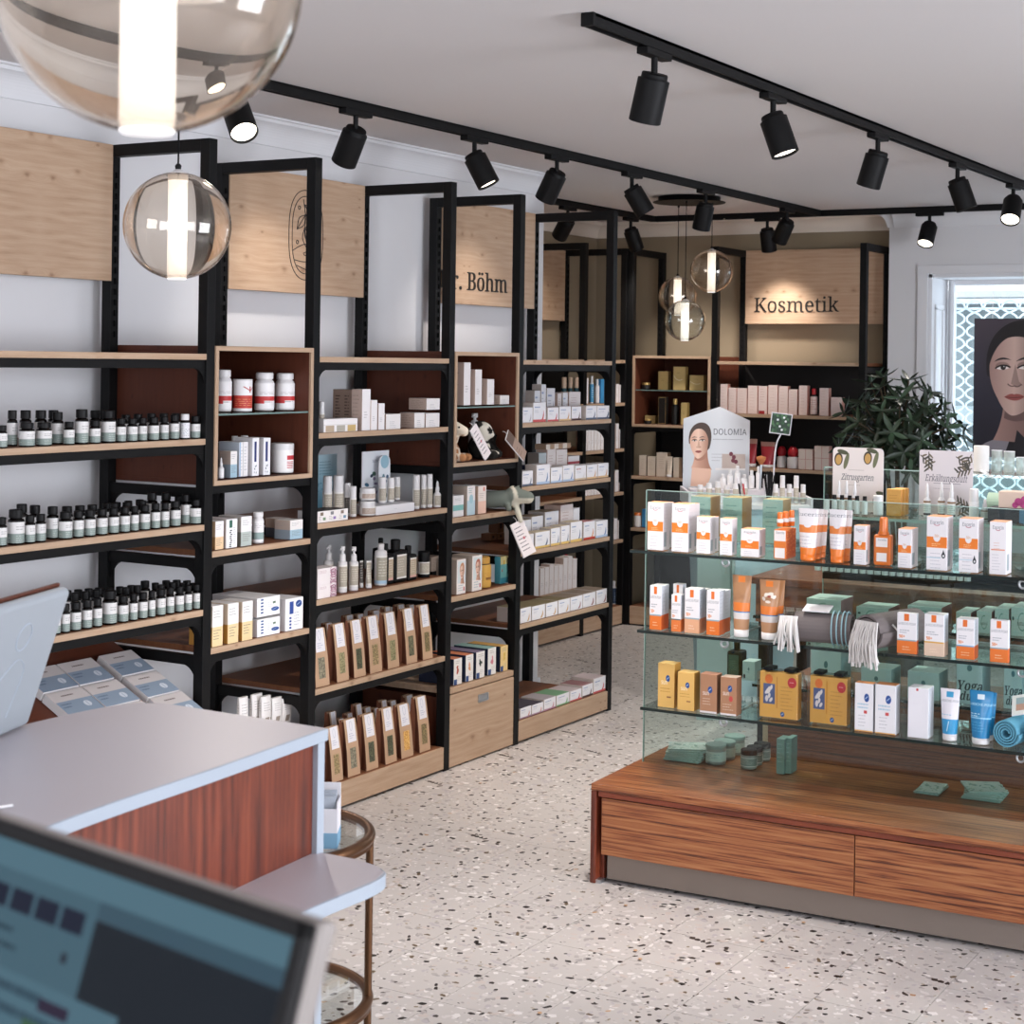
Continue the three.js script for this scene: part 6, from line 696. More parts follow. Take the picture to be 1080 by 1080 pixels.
place('L', null, [
  ['carton', 'yellowduo', 4.314, 0.69, 0.06, 0.054, 0.135, 0.1, 'yellow and white carton standing against the frame post'],
  ['carton', 'yellowduo', 4.393, 0.69, 0.06, 0.055, 0.134, 0.1, 'yellow and white carton between two others like it'],
  ['carton', 'yellowduo', 4.467, 0.69, 0.06, 0.055, 0.132, 0.1, 'yellow and white carton next to stacked blue logo boxes'],
  ['carton', 'bluelogo', 4.587, 0.69, 0.115, 0.123, 0.059, 0.2, 'white box with round blue logo, lower of two stacked'],
  ['carton', 'bluelogo2', 4.728, 0.69, 0.065, 0.1, 0.113, 0.1, 'white box with blue bar and round blue logo at shelf end']
]);
place('L', null, [
  ['carton', 'bluelogo', 4.585, 0.758, 0.115, 0.123, 0.065, 0.2, 'white box with round blue logo, upper of two stacked']
]);
place('L', "white sachets on the low drawer top", [
  ['sachet', 'sachet', 4.586, 0.325, 0.125, 0.047, 0.14, 0.05, 'white foil sachet standing upright, first from counter, behind counter corner'],
  ['sachet', 'sachet', 4.696, 0.325, 0.155, 0.058, 0.13, 0.05, 'white foil sachet standing upright, second from counter, behind counter corner'],
  ['sachet', 'sachet', 4.709, 0.325, 0.125, 0.053, 0.124, 0.05, 'white foil sachet standing upright, third from counter, behind counter corner'],
  ['sachet', 'sachet', 4.77, 0.325, 0.125, 0.054, 0.109, 0.05, 'white foil sachet standing upright, fourth from counter, behind counter corner'],
  ['sachet', 'sachet', 4.826, 0.325, 0.125, 0.052, 0.098, 0.05, 'white foil sachet standing upright, fifth from counter, behind counter corner']
]);
place('L', null, [
  ['airless', 'beige', 4.944, 1.38, 0.071, 0.021, 0.11, 0.021, 'white capped slim bottle beside black post, next to jar set box'],
  ['carton', 'set3', 4.983, 1.38, 0.042, 0.206, 0.048, 0.06, 'low white set box with three small tinted windows'],
  ['carton', 'taupeicons', 5.17, 1.38, 0.125, 0.054, 0.151, 0.09, 'tall taupe carton with dark print behind another tall carton'],
  ['carton', 'whitetall', 5.144, 1.38, 0.04, 0.053, 0.154, 0.05, 'tall white carton with taupe printed side, tallest on its shelf'],
  ['carton', 'whitetall', 5.191, 1.38, 0.027, 0.04, 0.113, 0.03, 'slim white carton, taller of the two slim neighbours'],
  ['carton', 'whitetall', 5.239, 1.38, 0.027, 0.04, 0.1, 0.03, 'slim white carton, shorter of the two slim neighbours'],
  ['carton', 'whitesq', 5.317, 1.38, 0.047, 0.097, 0.058, 0.07, 'squat white carton standing alone after the slim cartons'],
  ['carton', 'whitesq', 5.496, 1.38, 0.047, 0.071, 0.059, 0.07, 'squat white carton with taupe side before stacked pair'],
  ['carton', 'whitesq', 5.594, 1.38, 0.05, 0.099, 0.056, 0.07, 'squat white carton supporting another carton on top'],
  ['carton', 'whitesq', 5.597, 1.449, 0.058, 0.095, 0.045, 0.085, 'squat white carton lying on top of another']
]);
place('L', null, [
  ['poster', 'bluesign', 5.327, 1.056, 0.335, 0.129, 0.215, 0.01, 'pale blue cardboard sign against the wall behind white bottles'],
  ['airless', 'beige', 5.048, 1.056, 0.118, 0.035, 0.155, 0.035, 'grey-beige airless bottle, first behind three-jar tray box'],
  ['airless', 'beige', 5.104, 1.056, 0.11, 0.041, 0.155, 0.041, 'grey-beige airless bottle with broad body behind tray box'],
  ['airless', 'beigedark', 5.151, 1.056, 0.103, 0.027, 0.124, 0.027, 'small white bottle with dark grey ring between airless bottles'],
  ['airless', 'beige', 5.133, 1.056, 0.062, 0.025, 0.115, 0.025, 'small square-capped white and beige bottle beside stacked jars'],
  ['carton', 'tray3', 4.942, 1.056, 0.057, 0.184, 0.042, 0.09, 'black-topped tray box printed with three small pictures'],
  ['smalljar', 'jarlab', 5.209, 1.056, 0.05, 0.06, 0.055, 0.06, 'white cosmetic jar with beige label, lower of stacked pair'],
  ['poster', 'blots', 5.389, 1.056, 0.146, 0.178, 0.233, 0.012, 'white cardboard stand-up card with blue blots behind jars'],
  ['poster', 'blots2', 5.405, 1.056, 0.114, 0.074, 0.217, 0.008, 'small round-topped card with blue dots leaning on larger card'],
  ['carton', 'whiteplain', 5.359, 1.056, 0.09, 0.258, 0.034, 0.13, 'low white presentation plinth box carrying three bottles'],
  ['airless', 'beige', 5.558, 1.056, 0.065, 0.029, 0.135, 0.029, 'tall white-capped beige bottle, first of tall trio'],
  ['airless', 'beige', 5.619, 1.056, 0.072, 0.025, 0.132, 0.025, 'tall white-capped beige bottle, middle of tall trio'],
  ['airless', 'beige', 5.649, 1.056, 0.062, 0.025, 0.134, 0.025, 'tall white-capped beige bottle, last of tall trio'],
  ['dropper', 'beige', 5.68, 1.056, 0.045, 0.03, 0.105, 0.03, 'white dropper bottle with pointed tip beside tall trio'],
  ['airless', 'beige', 5.739, 1.056, 0.057, 0.014, 0.05, 0.014, 'tiny beige bottle by the black post after dropper bottle']
]);
place('L', null, [
  ['smalljar', 'jarlab', 5.208, 1.116, 0.05, 0.06, 0.044, 0.06, 'white cosmetic jar with beige label, upper of stacked pair']
]);
place('L', null, [
  ['airless', 'beige', 5.325, 1.095, 0.065, 0.031, 0.099, 0.031, 'white pointed-cap bottle on plinth box, by the stand-up card'],
  ['airless', 'beige', 5.382, 1.095, 0.065, 0.029, 0.095, 0.029, 'white pointed-cap bottle on plinth box, middle of three'],
  ['airless', 'beige', 5.479, 1.095, 0.103, 0.027, 0.091, 0.027, 'white pointed-cap bottle on plinth box, set back of three']
]);
place('L', null, [
  ['carton', 'pinkpat', 4.914, 0.783, 0.042, 0.113, 0.048, 0.06, 'white and pink patterned carton, lower of stacked pair'],
  ['pump', 'beige', 5.062, 0.783, 0.118, 0.037, 0.17, 0.037, 'white pump bottle behind the pink patterned cartons'],
  ['pump', 'beige', 5.053, 0.783, 0.048, 0.036, 0.172, 0.036, 'white pump bottle with beige label beside pink patterned cartons'],
  ['pump', 'beige', 5.123, 0.783, 0.048, 0.036, 0.163, 0.036, 'white pump bottle with beige label beside upright tubes'],
  ['tube', 'beigedark', 5.204, 0.783, 0.07, 0.021, 0.102, 0.02, 'white tube with brown streak standing behind another tube'],
  ['tube', 'beige', 5.209, 0.783, 0.04, 0.031, 0.103, 0.03, 'white tube with beige label standing on its cap'],
  ['shampoo', 'beigeblue', 5.306, 0.783, 0.054, 0.048, 0.159, 0.048, 'tall white bottle with beige label and pale blue foot'],
  ['blackshampoo', 'beigepink', 5.346, 0.783, 0.06, 0.044, 0.155, 0.05, 'slim black bottle with beige label next to tall white bottle'],
  ['blackshampoo', 'beige', 5.448, 0.783, 0.155, 0.045, 0.162, 0.05, 'black bottle cap rising behind the tall white bottle'],
  ['blackshampoo', 'beige', 5.412, 0.783, 0.06, 0.089, 0.166, 0.06, 'large black bottle with beige label, widest of the black bottles'],
  ['blackshampoo', 'beigepink', 5.492, 0.783, 0.055, 0.06, 0.135, 0.05, 'small black bottle with beige label beside black jar'],
  ['blackjar', 'beige', 5.602, 0.783, 0.053, 0.047, 0.103, 0.047, 'black lidded jar with beige band on wide shelf'],
  ['carton', 'taupe', 5.8, 0.783, 0.16, 0.088, 0.058, 0.08, 'taupe carton with fine pattern set back near black post']
]);
place('L', null, [
  ['carton', 'pinkpat', 4.913, 0.831, 0.042, 0.113, 0.06, 0.06, 'white and pink patterned carton, upper of stacked pair']
]);
place('L', "kraft tea bags in the front row, upper bag shelf", [
  ['kraftbag', 'herb1', 4.905, 0.463, 0.057, 0.082, 0.206, 0.075, 'kraft paper tea bag with white label, first from counter, upper bag shelf'],
  ['kraftbag', 'herb2', 5.028, 0.463, 0.057, 0.073, 0.208, 0.075, 'kraft paper tea bag with white label, second from counter, upper bag shelf'],
  ['kraftbag', 'herb3', 5.134, 0.463, 0.057, 0.073, 0.208, 0.075, 'kraft paper tea bag with white label, third from counter, upper bag shelf'],
  ['kraftbag', 'herb4', 5.238, 0.463, 0.057, 0.078, 0.21, 0.075, 'kraft paper tea bag with white label, fourth from counter, upper bag shelf'],
  ['kraftbag', 'herb2', 5.353, 0.463, 0.057, 0.076, 0.21, 0.075, 'kraft paper tea bag with white label, fifth from counter, upper bag shelf'],
  ['kraftbag', 'herb5', 5.478, 0.463, 0.057, 0.074, 0.21, 0.075, 'kraft paper tea bag with white label, sixth from counter, upper bag shelf'],
  ['kraftbag', 'herb6', 5.59, 0.463, 0.057, 0.071, 0.211, 0.075, 'kraft paper tea bag with white label, seventh from counter, upper bag shelf']
]);
place('L', "kraft tea bags behind the front row, upper bag shelf", [
  ['kraftbag', 'herb1', 5.112, 0.463, 0.163, 0.046, 0.191, 0.075, 'folded top of kraft bag, first from counter, behind front row, upper bag shelf'],
  ['kraftbag', 'herb1', 5.241, 0.463, 0.163, 0.054, 0.204, 0.075, 'folded top of kraft bag, second from counter, behind front row, upper bag shelf'],
  ['kraftbag', 'herb1', 5.312, 0.463, 0.163, 0.049, 0.199, 0.075, 'folded top of kraft bag, third from counter, behind front row, upper bag shelf'],
  ['kraftbag', 'herb1', 5.416, 0.463, 0.163, 0.056, 0.201, 0.075, 'folded top of kraft bag, fourth from counter, behind front row, upper bag shelf'],
  ['kraftbag', 'herb1', 5.493, 0.463, 0.163, 0.044, 0.206, 0.075, 'folded top of kraft bag, fifth from counter, behind front row, upper bag shelf'],
  ['kraftbag', 'herb1', 5.587, 0.463, 0.163, 0.055, 0.204, 0.075, 'folded top of kraft bag, sixth from counter, behind front row, upper bag shelf'],
  ['kraftbag', 'herb1', 5.662, 0.463, 0.163, 0.043, 0.194, 0.075, 'folded top of kraft bag, seventh from counter, behind front row, upper bag shelf']
]);
place('L', "kraft tea bags in the front row, lowest bag shelf", [
  ['kraftbag', 'herb4', 5.003, 0.1, 0.057, 0.069, 0.196, 0.075, 'kraft paper tea bag with white label, first from counter, lowest bag shelf'],
  ['kraftbag', 'herb1', 5.106, 0.1, 0.057, 0.077, 0.206, 0.075, 'kraft paper tea bag with white label, second from counter, lowest bag shelf'],
  ['kraftbag', 'herb3', 5.222, 0.1, 0.057, 0.077, 0.205, 0.075, 'kraft paper tea bag with white label, third from counter, lowest bag shelf'],
  ['kraftbag', 'herb3', 5.345, 0.1, 0.057, 0.076, 0.207, 0.075, 'kraft paper tea bag with white label, fourth from counter, lowest bag shelf'],
  ['kraftbag', 'herb7', 5.456, 0.1, 0.057, 0.082, 0.203, 0.075, 'kraft paper tea bag with white label, fifth from counter, lowest bag shelf'],
  ['kraftbag', 'herb6', 5.579, 0.1, 0.057, 0.076, 0.213, 0.075, 'kraft paper tea bag with white label, sixth from counter, lowest bag shelf']
]);
place('L', "kraft tea bags behind the front row, lowest bag shelf", [
  ['kraftbag', 'herb1', 5.142, 0.1, 0.163, 0.043, 0.215, 0.075, 'folded top of kraft bag, first from counter, behind front row, lowest bag shelf'],
  ['kraftbag', 'herb1', 5.197, 0.1, 0.163, 0.035, 0.18, 0.075, 'folded top of kraft bag, second from counter, behind front row, lowest bag shelf'],
  ['kraftbag', 'herb1', 5.251, 0.1, 0.163, 0.039, 0.191, 0.075, 'folded top of kraft bag, third from counter, behind front row, lowest bag shelf'],
  ['kraftbag', 'herb1', 5.308, 0.1, 0.163, 0.042, 0.216, 0.075, 'folded top of kraft bag, fourth from counter, behind front row, lowest bag shelf'],
  ['kraftbag', 'herb1', 5.369, 0.1, 0.163, 0.046, 0.193, 0.075, 'folded top of kraft bag, fifth from counter, behind front row, lowest bag shelf'],
  ['kraftbag', 'herb1', 5.424, 0.1, 0.163, 0.031, 0.181, 0.075, 'folded top of kraft bag, sixth from counter, behind front row, lowest bag shelf'],
  ['kraftbag', 'herb1', 5.478, 0.1, 0.163, 0.041, 0.202, 0.075, 'folded top of kraft bag, seventh from counter, behind front row, lowest bag shelf'],
  ['kraftbag', 'herb1', 5.541, 0.1, 0.163, 0.045, 0.19, 0.075, 'folded top of kraft bag, eighth from counter, behind front row, lowest bag shelf'],
  ['kraftbag', 'herb1', 5.654, 0.1, 0.163, 0.056, 0.194, 0.075, 'folded top of kraft bag, ninth from counter, behind front row, lowest bag shelf']
]);
place('L', null, [
  ['carton', 'whitetall', 5.87, 1.462, 0.075, 0.051, 0.176, 0.09, 'tallest white carton with beige side on niche glass shelf'],
  ['carton', 'whitetall', 5.958, 1.462, 0.07, 0.052, 0.147, 0.08, 'second tallest white carton on niche glass shelf'],
  ['carton', 'whitetall', 6.055, 1.462, 0.065, 0.056, 0.107, 0.07, 'medium white carton on niche glass shelf beside small one'],
  ['carton', 'whitesq', 6.17, 1.462, 0.06, 0.076, 0.038, 0.06, 'smallest white carton at the end of niche glass shelf']
]);
place('L', null, [
  ['pump', 'plain', 6.181, 1.235, 0.186, 0.053, 0.184, 0.053, 'white pump bottle standing between plush toys in niche'],
  ['carton', 'whitesq', 6.453, 1.235, 0.225, 0.066, 0.128, 0.05, 'white carton at the back of niche behind dark plush toy']
]);
place('L', null, [
  ['carton', 'tealband', 5.8, 1.01, 0.055, 0.08, 0.087, 0.07, 'low white carton with teal stripe by the black post'],
  ['carton', 'taupe', 5.987, 1.01, 0.155, 0.052, 0.107, 0.07, 'brown-grey carton behind the teal striped carton'],
  ['carton', 'pastelblue', 5.897, 1.01, 0.07, 0.062, 0.121, 0.1, 'upright white carton with pastel blue picture'],
  ['carton', 'pastelpink', 5.983, 1.01, 0.07, 0.064, 0.116, 0.1, 'upright white carton with pastel pink picture']
]);
place('L', null, [
  ['carton', 'childbox', 5.829, 0.693, 0.07, 0.068, 0.142, 0.1, 'white carton with child portrait, closer to the counter'],
  ['carton', 'childbox2', 5.951, 0.693, 0.07, 0.076, 0.147, 0.1, 'white carton with child portrait, beside yellow tub'],
  ['honeytub', 'yellowtub', 6.065, 0.693, 0.075, 0.108, 0.128, 0.09, 'round yellow tub with embossed front on narrow shelf'],
  ['carton', 'turq', 6.221, 0.693, 0.065, 0.065, 0.116, 0.03, 'slim carton with turquoise and yellow picture']
]);
place('L', null, [
  ['carton', 'navy1', 5.813, 0.326, 0.105, 0.062, 0.107, 0.17, 'navy-sided tea carton with rust red picture on drawer cabinet'],
  ['carton', 'navy2', 5.902, 0.326, 0.105, 0.059, 0.11, 0.17, 'navy-sided tea carton with orange picture on drawer cabinet'],
  ['carton', 'navy3', 5.987, 0.326, 0.105, 0.067, 0.11, 0.17, 'navy-sided tea carton with dark leaf picture on drawer cabinet'],
  ['carton', 'navy4', 6.079, 0.326, 0.105, 0.066, 0.113, 0.17, 'navy-sided tea carton with pink flower picture on drawer cabinet'],
  ['carton', 'navy5', 6.178, 0.326, 0.105, 0.061, 0.108, 0.17, 'navy-sided tea carton with yellow blossom picture on drawer cabinet']
]);
place('L', "cartons in the front row of the top medicine shelf", [
  ['carton', 'med1', 6.335, 1.38, 0.042, 0.088, 0.066, 0.06, 'white medicine carton, first from counter, front row of top medicine shelf'],
  ['carton', 'medred', 6.439, 1.38, 0.042, 0.111, 0.086, 0.06, 'white medicine carton, second from counter, front row of top medicine shelf'],
  ['carton', 'medred', 6.561, 1.38, 0.042, 0.098, 0.062, 0.06, 'white medicine carton, third from counter, front row of top medicine shelf'],
  ['carton', 'med3', 6.671, 1.38, 0.042, 0.106, 0.065, 0.06, 'white medicine carton, fourth from counter, front row of top medicine shelf'],
  ['carton', 'meddark', 6.778, 1.38, 0.042, 0.09, 0.063, 0.06, 'white medicine carton, fifth from counter, front row of top medicine shelf'],
  ['carton', 'med4', 6.922, 1.38, 0.042, 0.105, 0.064, 0.06, 'white medicine carton, sixth from counter, front row of top medicine shelf'],
  ['carton', 'med4', 7.047, 1.38, 0.042, 0.136, 0.062, 0.06, 'white medicine carton, seventh from counter, front row of top medicine shelf']
]);
place('L', "cartons set back on the top medicine shelf", [
  ['carton', 'med1', 6.728, 1.38, 0.215, 0.052, 0.132, 0.05, 'small carton set back, first from counter, behind the top medicine row'],
  ['carton', 'med1', 6.785, 1.38, 0.215, 0.044, 0.16, 0.05, 'small carton set back, second from counter, behind the top medicine row'],
  ['carton', 'med4', 6.854, 1.38, 0.215, 0.076, 0.142, 0.05, 'small carton set back, third from counter, behind the top medicine row'],
  ['carton', 'pinkbox', 6.937, 1.38, 0.215, 0.037, 0.117, 0.05, 'small carton set back, fourth from counter, behind the top medicine row'],
  ['carton', 'meddark', 6.993, 1.38, 0.215, 0.046, 0.121, 0.05, 'small carton set back, fifth from counter, behind the top medicine row'],
  ['carton', 'pinkbox', 7.086, 1.38, 0.215, 0.113, 0.123, 0.05, 'small carton set back, sixth from counter, behind the top medicine row']
]);
place('L', null, [
  ['tincan', 'redtin', 6.516, 1.38, 0.106, 0.032, 0.085, 0.032, 'bright red round lid standing behind first medicine carton']
]);
place('L', "cartons in the front row of the second medicine shelf", [
  ['carton', 'med4', 6.343, 1.105, 0.042, 0.091, 0.065, 0.06, 'white medicine carton, first from counter, front row of second medicine shelf'],
  ['carton', 'med2', 6.48, 1.105, 0.042, 0.116, 0.087, 0.06, 'white medicine carton, second from counter, front row of second medicine shelf'],
  ['carton', 'med2', 6.6, 1.105, 0.042, 0.104, 0.069, 0.06, 'white medicine carton, third from counter, front row of second medicine shelf'],
  ['carton', 'med2', 6.71, 1.105, 0.042, 0.105, 0.073, 0.06, 'white medicine carton, fourth from counter, front row of second medicine shelf'],
  ['carton', 'medredtext', 6.825, 1.105, 0.042, 0.104, 0.067, 0.06, 'white medicine carton, fifth from counter, front row of second medicine shelf'],
  ['carton', 'med3', 6.937, 1.105, 0.042, 0.101, 0.066, 0.06, 'white medicine carton, sixth from counter, front row of second medicine shelf'],
  ['carton', 'med3', 7.049, 1.105, 0.042, 0.109, 0.067, 0.06, 'white medicine carton, seventh from counter, front row of second medicine shelf']
]);
place('L', "cartons behind the front of the second medicine shelf", [
  ['carton', 'navy', 6.64, 1.105, 0.2, 0.06, 0.069, 0.06, 'carton in second row, first from counter, behind second medicine shelf front'],
  ['carton', 'greyplain', 6.749, 1.105, 0.2, 0.07, 0.121, 0.06, 'carton in second row, second from counter, behind second medicine shelf front'],
  ['carton', 'pinkbox', 6.833, 1.105, 0.2, 0.08, 0.135, 0.06, 'carton in second row, third from counter, behind second medicine shelf front'],
  ['carton', 'pinkbox', 6.93, 1.105, 0.2, 0.105, 0.131, 0.06, 'carton in second row, fourth from counter, behind second medicine shelf front'],
  ['carton', 'redstripe', 7.048, 1.105, 0.2, 0.112, 0.095, 0.06, 'carton in second row, fifth from counter, behind second medicine shelf front']
]);
place('L', null, [
  ['carton', 'stripes', 6.898, 1.239, 0.2, 0.236, 0.025, 0.06, 'striped beige carton lying across the pink cartons']
]);
place('L', "cartons in the front row of the third medicine shelf", [
  ['carton', 'medyel', 6.35, 0.825, 0.042, 0.106, 0.069, 0.06, 'white carton with yellow foot, first from counter, third medicine shelf'],
  ['carton', 'medyel', 6.481, 0.825, 0.042, 0.129, 0.071, 0.06, 'white carton with yellow foot, second from counter, third medicine shelf'],
  ['carton', 'medyel', 6.598, 0.825, 0.042, 0.083, 0.078, 0.06, 'white carton with yellow foot, third from counter, third medicine shelf'],
  ['carton', 'medyel', 6.688, 0.825, 0.042, 0.08, 0.082, 0.06, 'white carton with yellow foot, fourth from counter, third medicine shelf'],
  ['carton', 'medyel', 6.792, 0.825, 0.042, 0.109, 0.092, 0.06, 'white carton with yellow foot, fifth from counter, third medicine shelf']
]);
place('L', null, [
  ['carton', 'medorange', 6.918, 0.825, 0.042, 0.112, 0.084, 0.06, 'white carton with orange and red edges on third medicine shelf'],
  ['carton', 'med2', 7.043, 0.825, 0.042, 0.119, 0.078, 0.06, 'white carton with pale blue foot at end of third medicine shelf']
]);
place('L', "cartons behind the front of the third medicine shelf", [
  ['carton', 'medyel', 6.541, 0.825, 0.175, 0.084, 0.111, 0.09, 'taller carton in second row, first from counter, behind third medicine shelf front'],
  ['carton', 'medyel', 6.639, 0.825, 0.175, 0.103, 0.121, 0.09, 'taller carton in second row, second from counter, behind third medicine shelf front'],
  ['carton', 'medyel', 6.772, 0.825, 0.175, 0.128, 0.134, 0.09, 'taller carton in second row, third from counter, behind third medicine shelf front'],
  ['carton', 'pinkbox', 6.914, 0.825, 0.175, 0.119, 0.155, 0.09, 'taller carton in second row, fourth from counter, behind third medicine shelf front'],
  ['carton', 'whiteplain', 7.008, 0.825, 0.175, 0.061, 0.133, 0.09, 'taller carton in second row, fifth from counter, behind third medicine shelf front']
]);
place('L', "cartons along the edge of the fourth medicine shelf", [
  ['carton', 'med5', 6.343, 0.513, 0.072, 0.091, 0.065, 0.12, 'low white carton with small fruit print, first from counter, fourth medicine shelf'],
  ['carton', 'med5', 6.454, 0.513, 0.072, 0.115, 0.062, 0.12, 'low white carton with small fruit print, second from counter, fourth medicine shelf'],
  ['carton', 'med5', 6.573, 0.513, 0.072, 0.105, 0.061, 0.12, 'low white carton with small fruit print, third from counter, fourth medicine shelf'],
  ['carton', 'med5', 6.687, 0.513, 0.072, 0.106, 0.062, 0.12, 'low white carton with small fruit print, fourth from counter, fourth medicine shelf'],
  ['carton', 'med6', 6.803, 0.513, 0.072, 0.115, 0.062, 0.12, 'low white carton with small fruit print, fifth from counter, fourth medicine shelf'],
  ['carton', 'med6', 6.927, 0.513, 0.072, 0.121, 0.064, 0.12, 'low white carton with small fruit print, sixth from counter, fourth medicine shelf'],
  ['carton', 'med6', 7.053, 0.513, 0.072, 0.111, 0.066, 0.12, 'low white carton with small fruit print, seventh from counter, fourth medicine shelf']
]);
place('L', "cartons along the bottom medicine shelf", [
  ['carton', 'med7', 6.354, 0.098, 0.072, 0.095, 0.047, 0.12, 'low white tea carton, first from counter, bottom shelf beside the aisle'],
  ['carton', 'med7', 6.458, 0.098, 0.072, 0.1, 0.045, 0.12, 'low white tea carton, second from counter, bottom shelf beside the aisle'],
  ['carton', 'med8', 6.567, 0.098, 0.072, 0.105, 0.051, 0.12, 'low white tea carton, third from counter, bottom shelf beside the aisle'],
  ['carton', 'med9', 6.688, 0.098, 0.072, 0.119, 0.05, 0.12, 'low white tea carton, fourth from counter, bottom shelf beside the aisle'],
  ['carton', 'medred', 6.809, 0.098, 0.072, 0.109, 0.048, 0.12, 'low white tea carton, fifth from counter, bottom shelf beside the aisle'],
  ['carton', 'meddark', 6.923, 0.098, 0.072, 0.103, 0.056, 0.12, 'low white tea carton, sixth from counter, bottom shelf beside the aisle'],
  ['carton', 'medred', 7.041, 0.098, 0.072, 0.12, 0.07, 0.12, 'low white tea carton, seventh from counter, bottom shelf beside the aisle']
]);
place('L', null, [
  ['carton', 'woodbox', 6.586, 0.827, 0.355, 0.054, 0.031, 0.05, 'small wooden-brown carton, first of three at back of medicine shelf'],
  ['carton', 'woodbox', 6.653, 0.827, 0.355, 0.055, 0.028, 0.05, 'small wooden-brown carton, middle of three at back of medicine shelf'],
  ['carton', 'woodbox', 6.718, 0.827, 0.355, 0.051, 0.025, 0.05, 'small wooden-brown carton, last of three at back of medicine shelf']
]);
place('L', null, [
  ['carton', 'woodbox', 6.652, 0.857, 0.355, 0.055, 0.063, 0.05, 'small wooden-brown carton stacked on top of three others']
]);
place('A', "slim cartons among the blue bottles", [
  ['carton', 'whitetall', 9.03, 1.393, 0.05, 0.042, 0.154, 0.04, 'slim carton, first from white wall, among the blue bottles'],
  ['carton', 'blueplain', 9.234, 1.393, 0.05, 0.044, 0.148, 0.04, 'slim carton, second from white wall, among the blue bottles']
]);
place('A', null, [
  ['toner', 'bluelab', 9.116, 1.393, 0.043, 0.026, 0.168, 0.026, 'blue bottle with white cap, first of alcove trio'],
  ['toner', 'plain', 9.19, 1.393, 0.045, 0.029, 0.148, 0.029, 'pale bottle with white cap between blue bottles'],
  ['toner', 'bluelab', 9.31, 1.393, 0.042, 0.023, 0.174, 0.023, 'bright blue bottle against the alcove post']
]);
place('A', "slim cartons in the second alcove row", [
  ['carton', 'whitetall', 9.012, 1.107, 0.05, 0.037, 0.14, 0.06, 'slim white carton, first from white wall, in tight row at alcove side'],
  ['carton', 'whitetall', 9.053, 1.107, 0.05, 0.038, 0.135, 0.06, 'slim white carton, second from white wall, in tight row at alcove side'],
  ['carton', 'whitetall', 9.094, 1.107, 0.05, 0.038, 0.138, 0.06, 'slim white carton, third from white wall, in tight row at alcove side'],
  ['carton', 'whitetall', 9.136, 1.107, 0.05, 0.038, 0.133, 0.06, 'slim white carton, fourth from white wall, in tight row at alcove side'],
  ['carton', 'whitetall', 9.178, 1.107, 0.05, 0.039, 0.135, 0.06, 'slim white carton, fifth from white wall, in tight row at alcove side'],
  ['carton', 'whitetall', 9.221, 1.107, 0.05, 0.039, 0.131, 0.06, 'slim white carton, sixth from white wall, in tight row at alcove side'],
  ['carton', 'whitetall', 9.263, 1.107, 0.05, 0.039, 0.133, 0.06, 'slim white carton, seventh from white wall, in tight row at alcove side']
]);
place('A', "short cartons in the third alcove row", [
  ['carton', 'whitetall', 9.02, 0.835, 0.05, 0.037, 0.059, 0.06, 'short white carton, first from white wall, in low alcove row'],
  ['carton', 'whitetall', 9.061, 0.835, 0.05, 0.038, 0.057, 0.06, 'short white carton, second from white wall, in low alcove row'],
  ['carton', 'whitetall', 9.102, 0.835, 0.05, 0.038, 0.054, 0.06, 'short white carton, third from white wall, in low alcove row'],
  ['carton', 'whitetall', 9.144, 0.835, 0.05, 0.038, 0.052, 0.06, 'short white carton, fourth from white wall, in low alcove row'],
  ['carton', 'whitetall', 9.186, 0.835, 0.05, 0.039, 0.05, 0.06, 'short white carton, fifth from white wall, in low alcove row'],
  ['carton', 'whitetall', 9.229, 0.835, 0.05, 0.039, 0.047, 0.06, 'short white carton, sixth from white wall, in low alcove row'],
  ['carton', 'whitetall', 9.272, 0.835, 0.05, 0.039, 0.045, 0.06, 'short white carton, seventh from white wall, in low alcove row']
]);
place('A', "pair of cartons behind the last post, top", [
  ['carton', 'whitetall', 9.436, 1.393, 0.055, 0.039, 0.118, 0.05, 'white carton, first of two, top shelf behind last black post'],
  ['carton', 'whitetall', 9.477, 1.393, 0.055, 0.034, 0.112, 0.05, 'white carton, second of two, top shelf behind last black post']
]);
place('A', "pair of cartons behind the last post, second", [
  ['carton', 'whitetall', 9.442, 1.107, 0.055, 0.039, 0.155, 0.05, 'white carton, first of two, second shelf behind last black post'],
  ['carton', 'whitetall', 9.491, 1.107, 0.055, 0.044, 0.118, 0.05, 'white carton, second of two, second shelf behind last black post']
]);
place('A', "pair of cartons behind the last post, third", [
  ['carton', 'whitetall', 9.444, 0.835, 0.055, 0.047, 0.135, 0.05, 'white carton, first of two, third shelf behind last black post'],
  ['carton', 'whitetall', 9.494, 0.835, 0.055, 0.034, 0.055, 0.05, 'white carton, second of two, third shelf behind last black post']
]);
place('A', "pair of cartons behind the last post, fourth", [
  ['carton', 'whitetall', 9.437, 0.537, 0.055, 0.047, 0.132, 0.05, 'white carton, first of two, fourth shelf behind last black post'],
  ['carton', 'whitetall', 9.485, 0.537, 0.055, 0.034, 0.116, 0.05, 'white carton, second of two, fourth shelf behind last black post']
]);
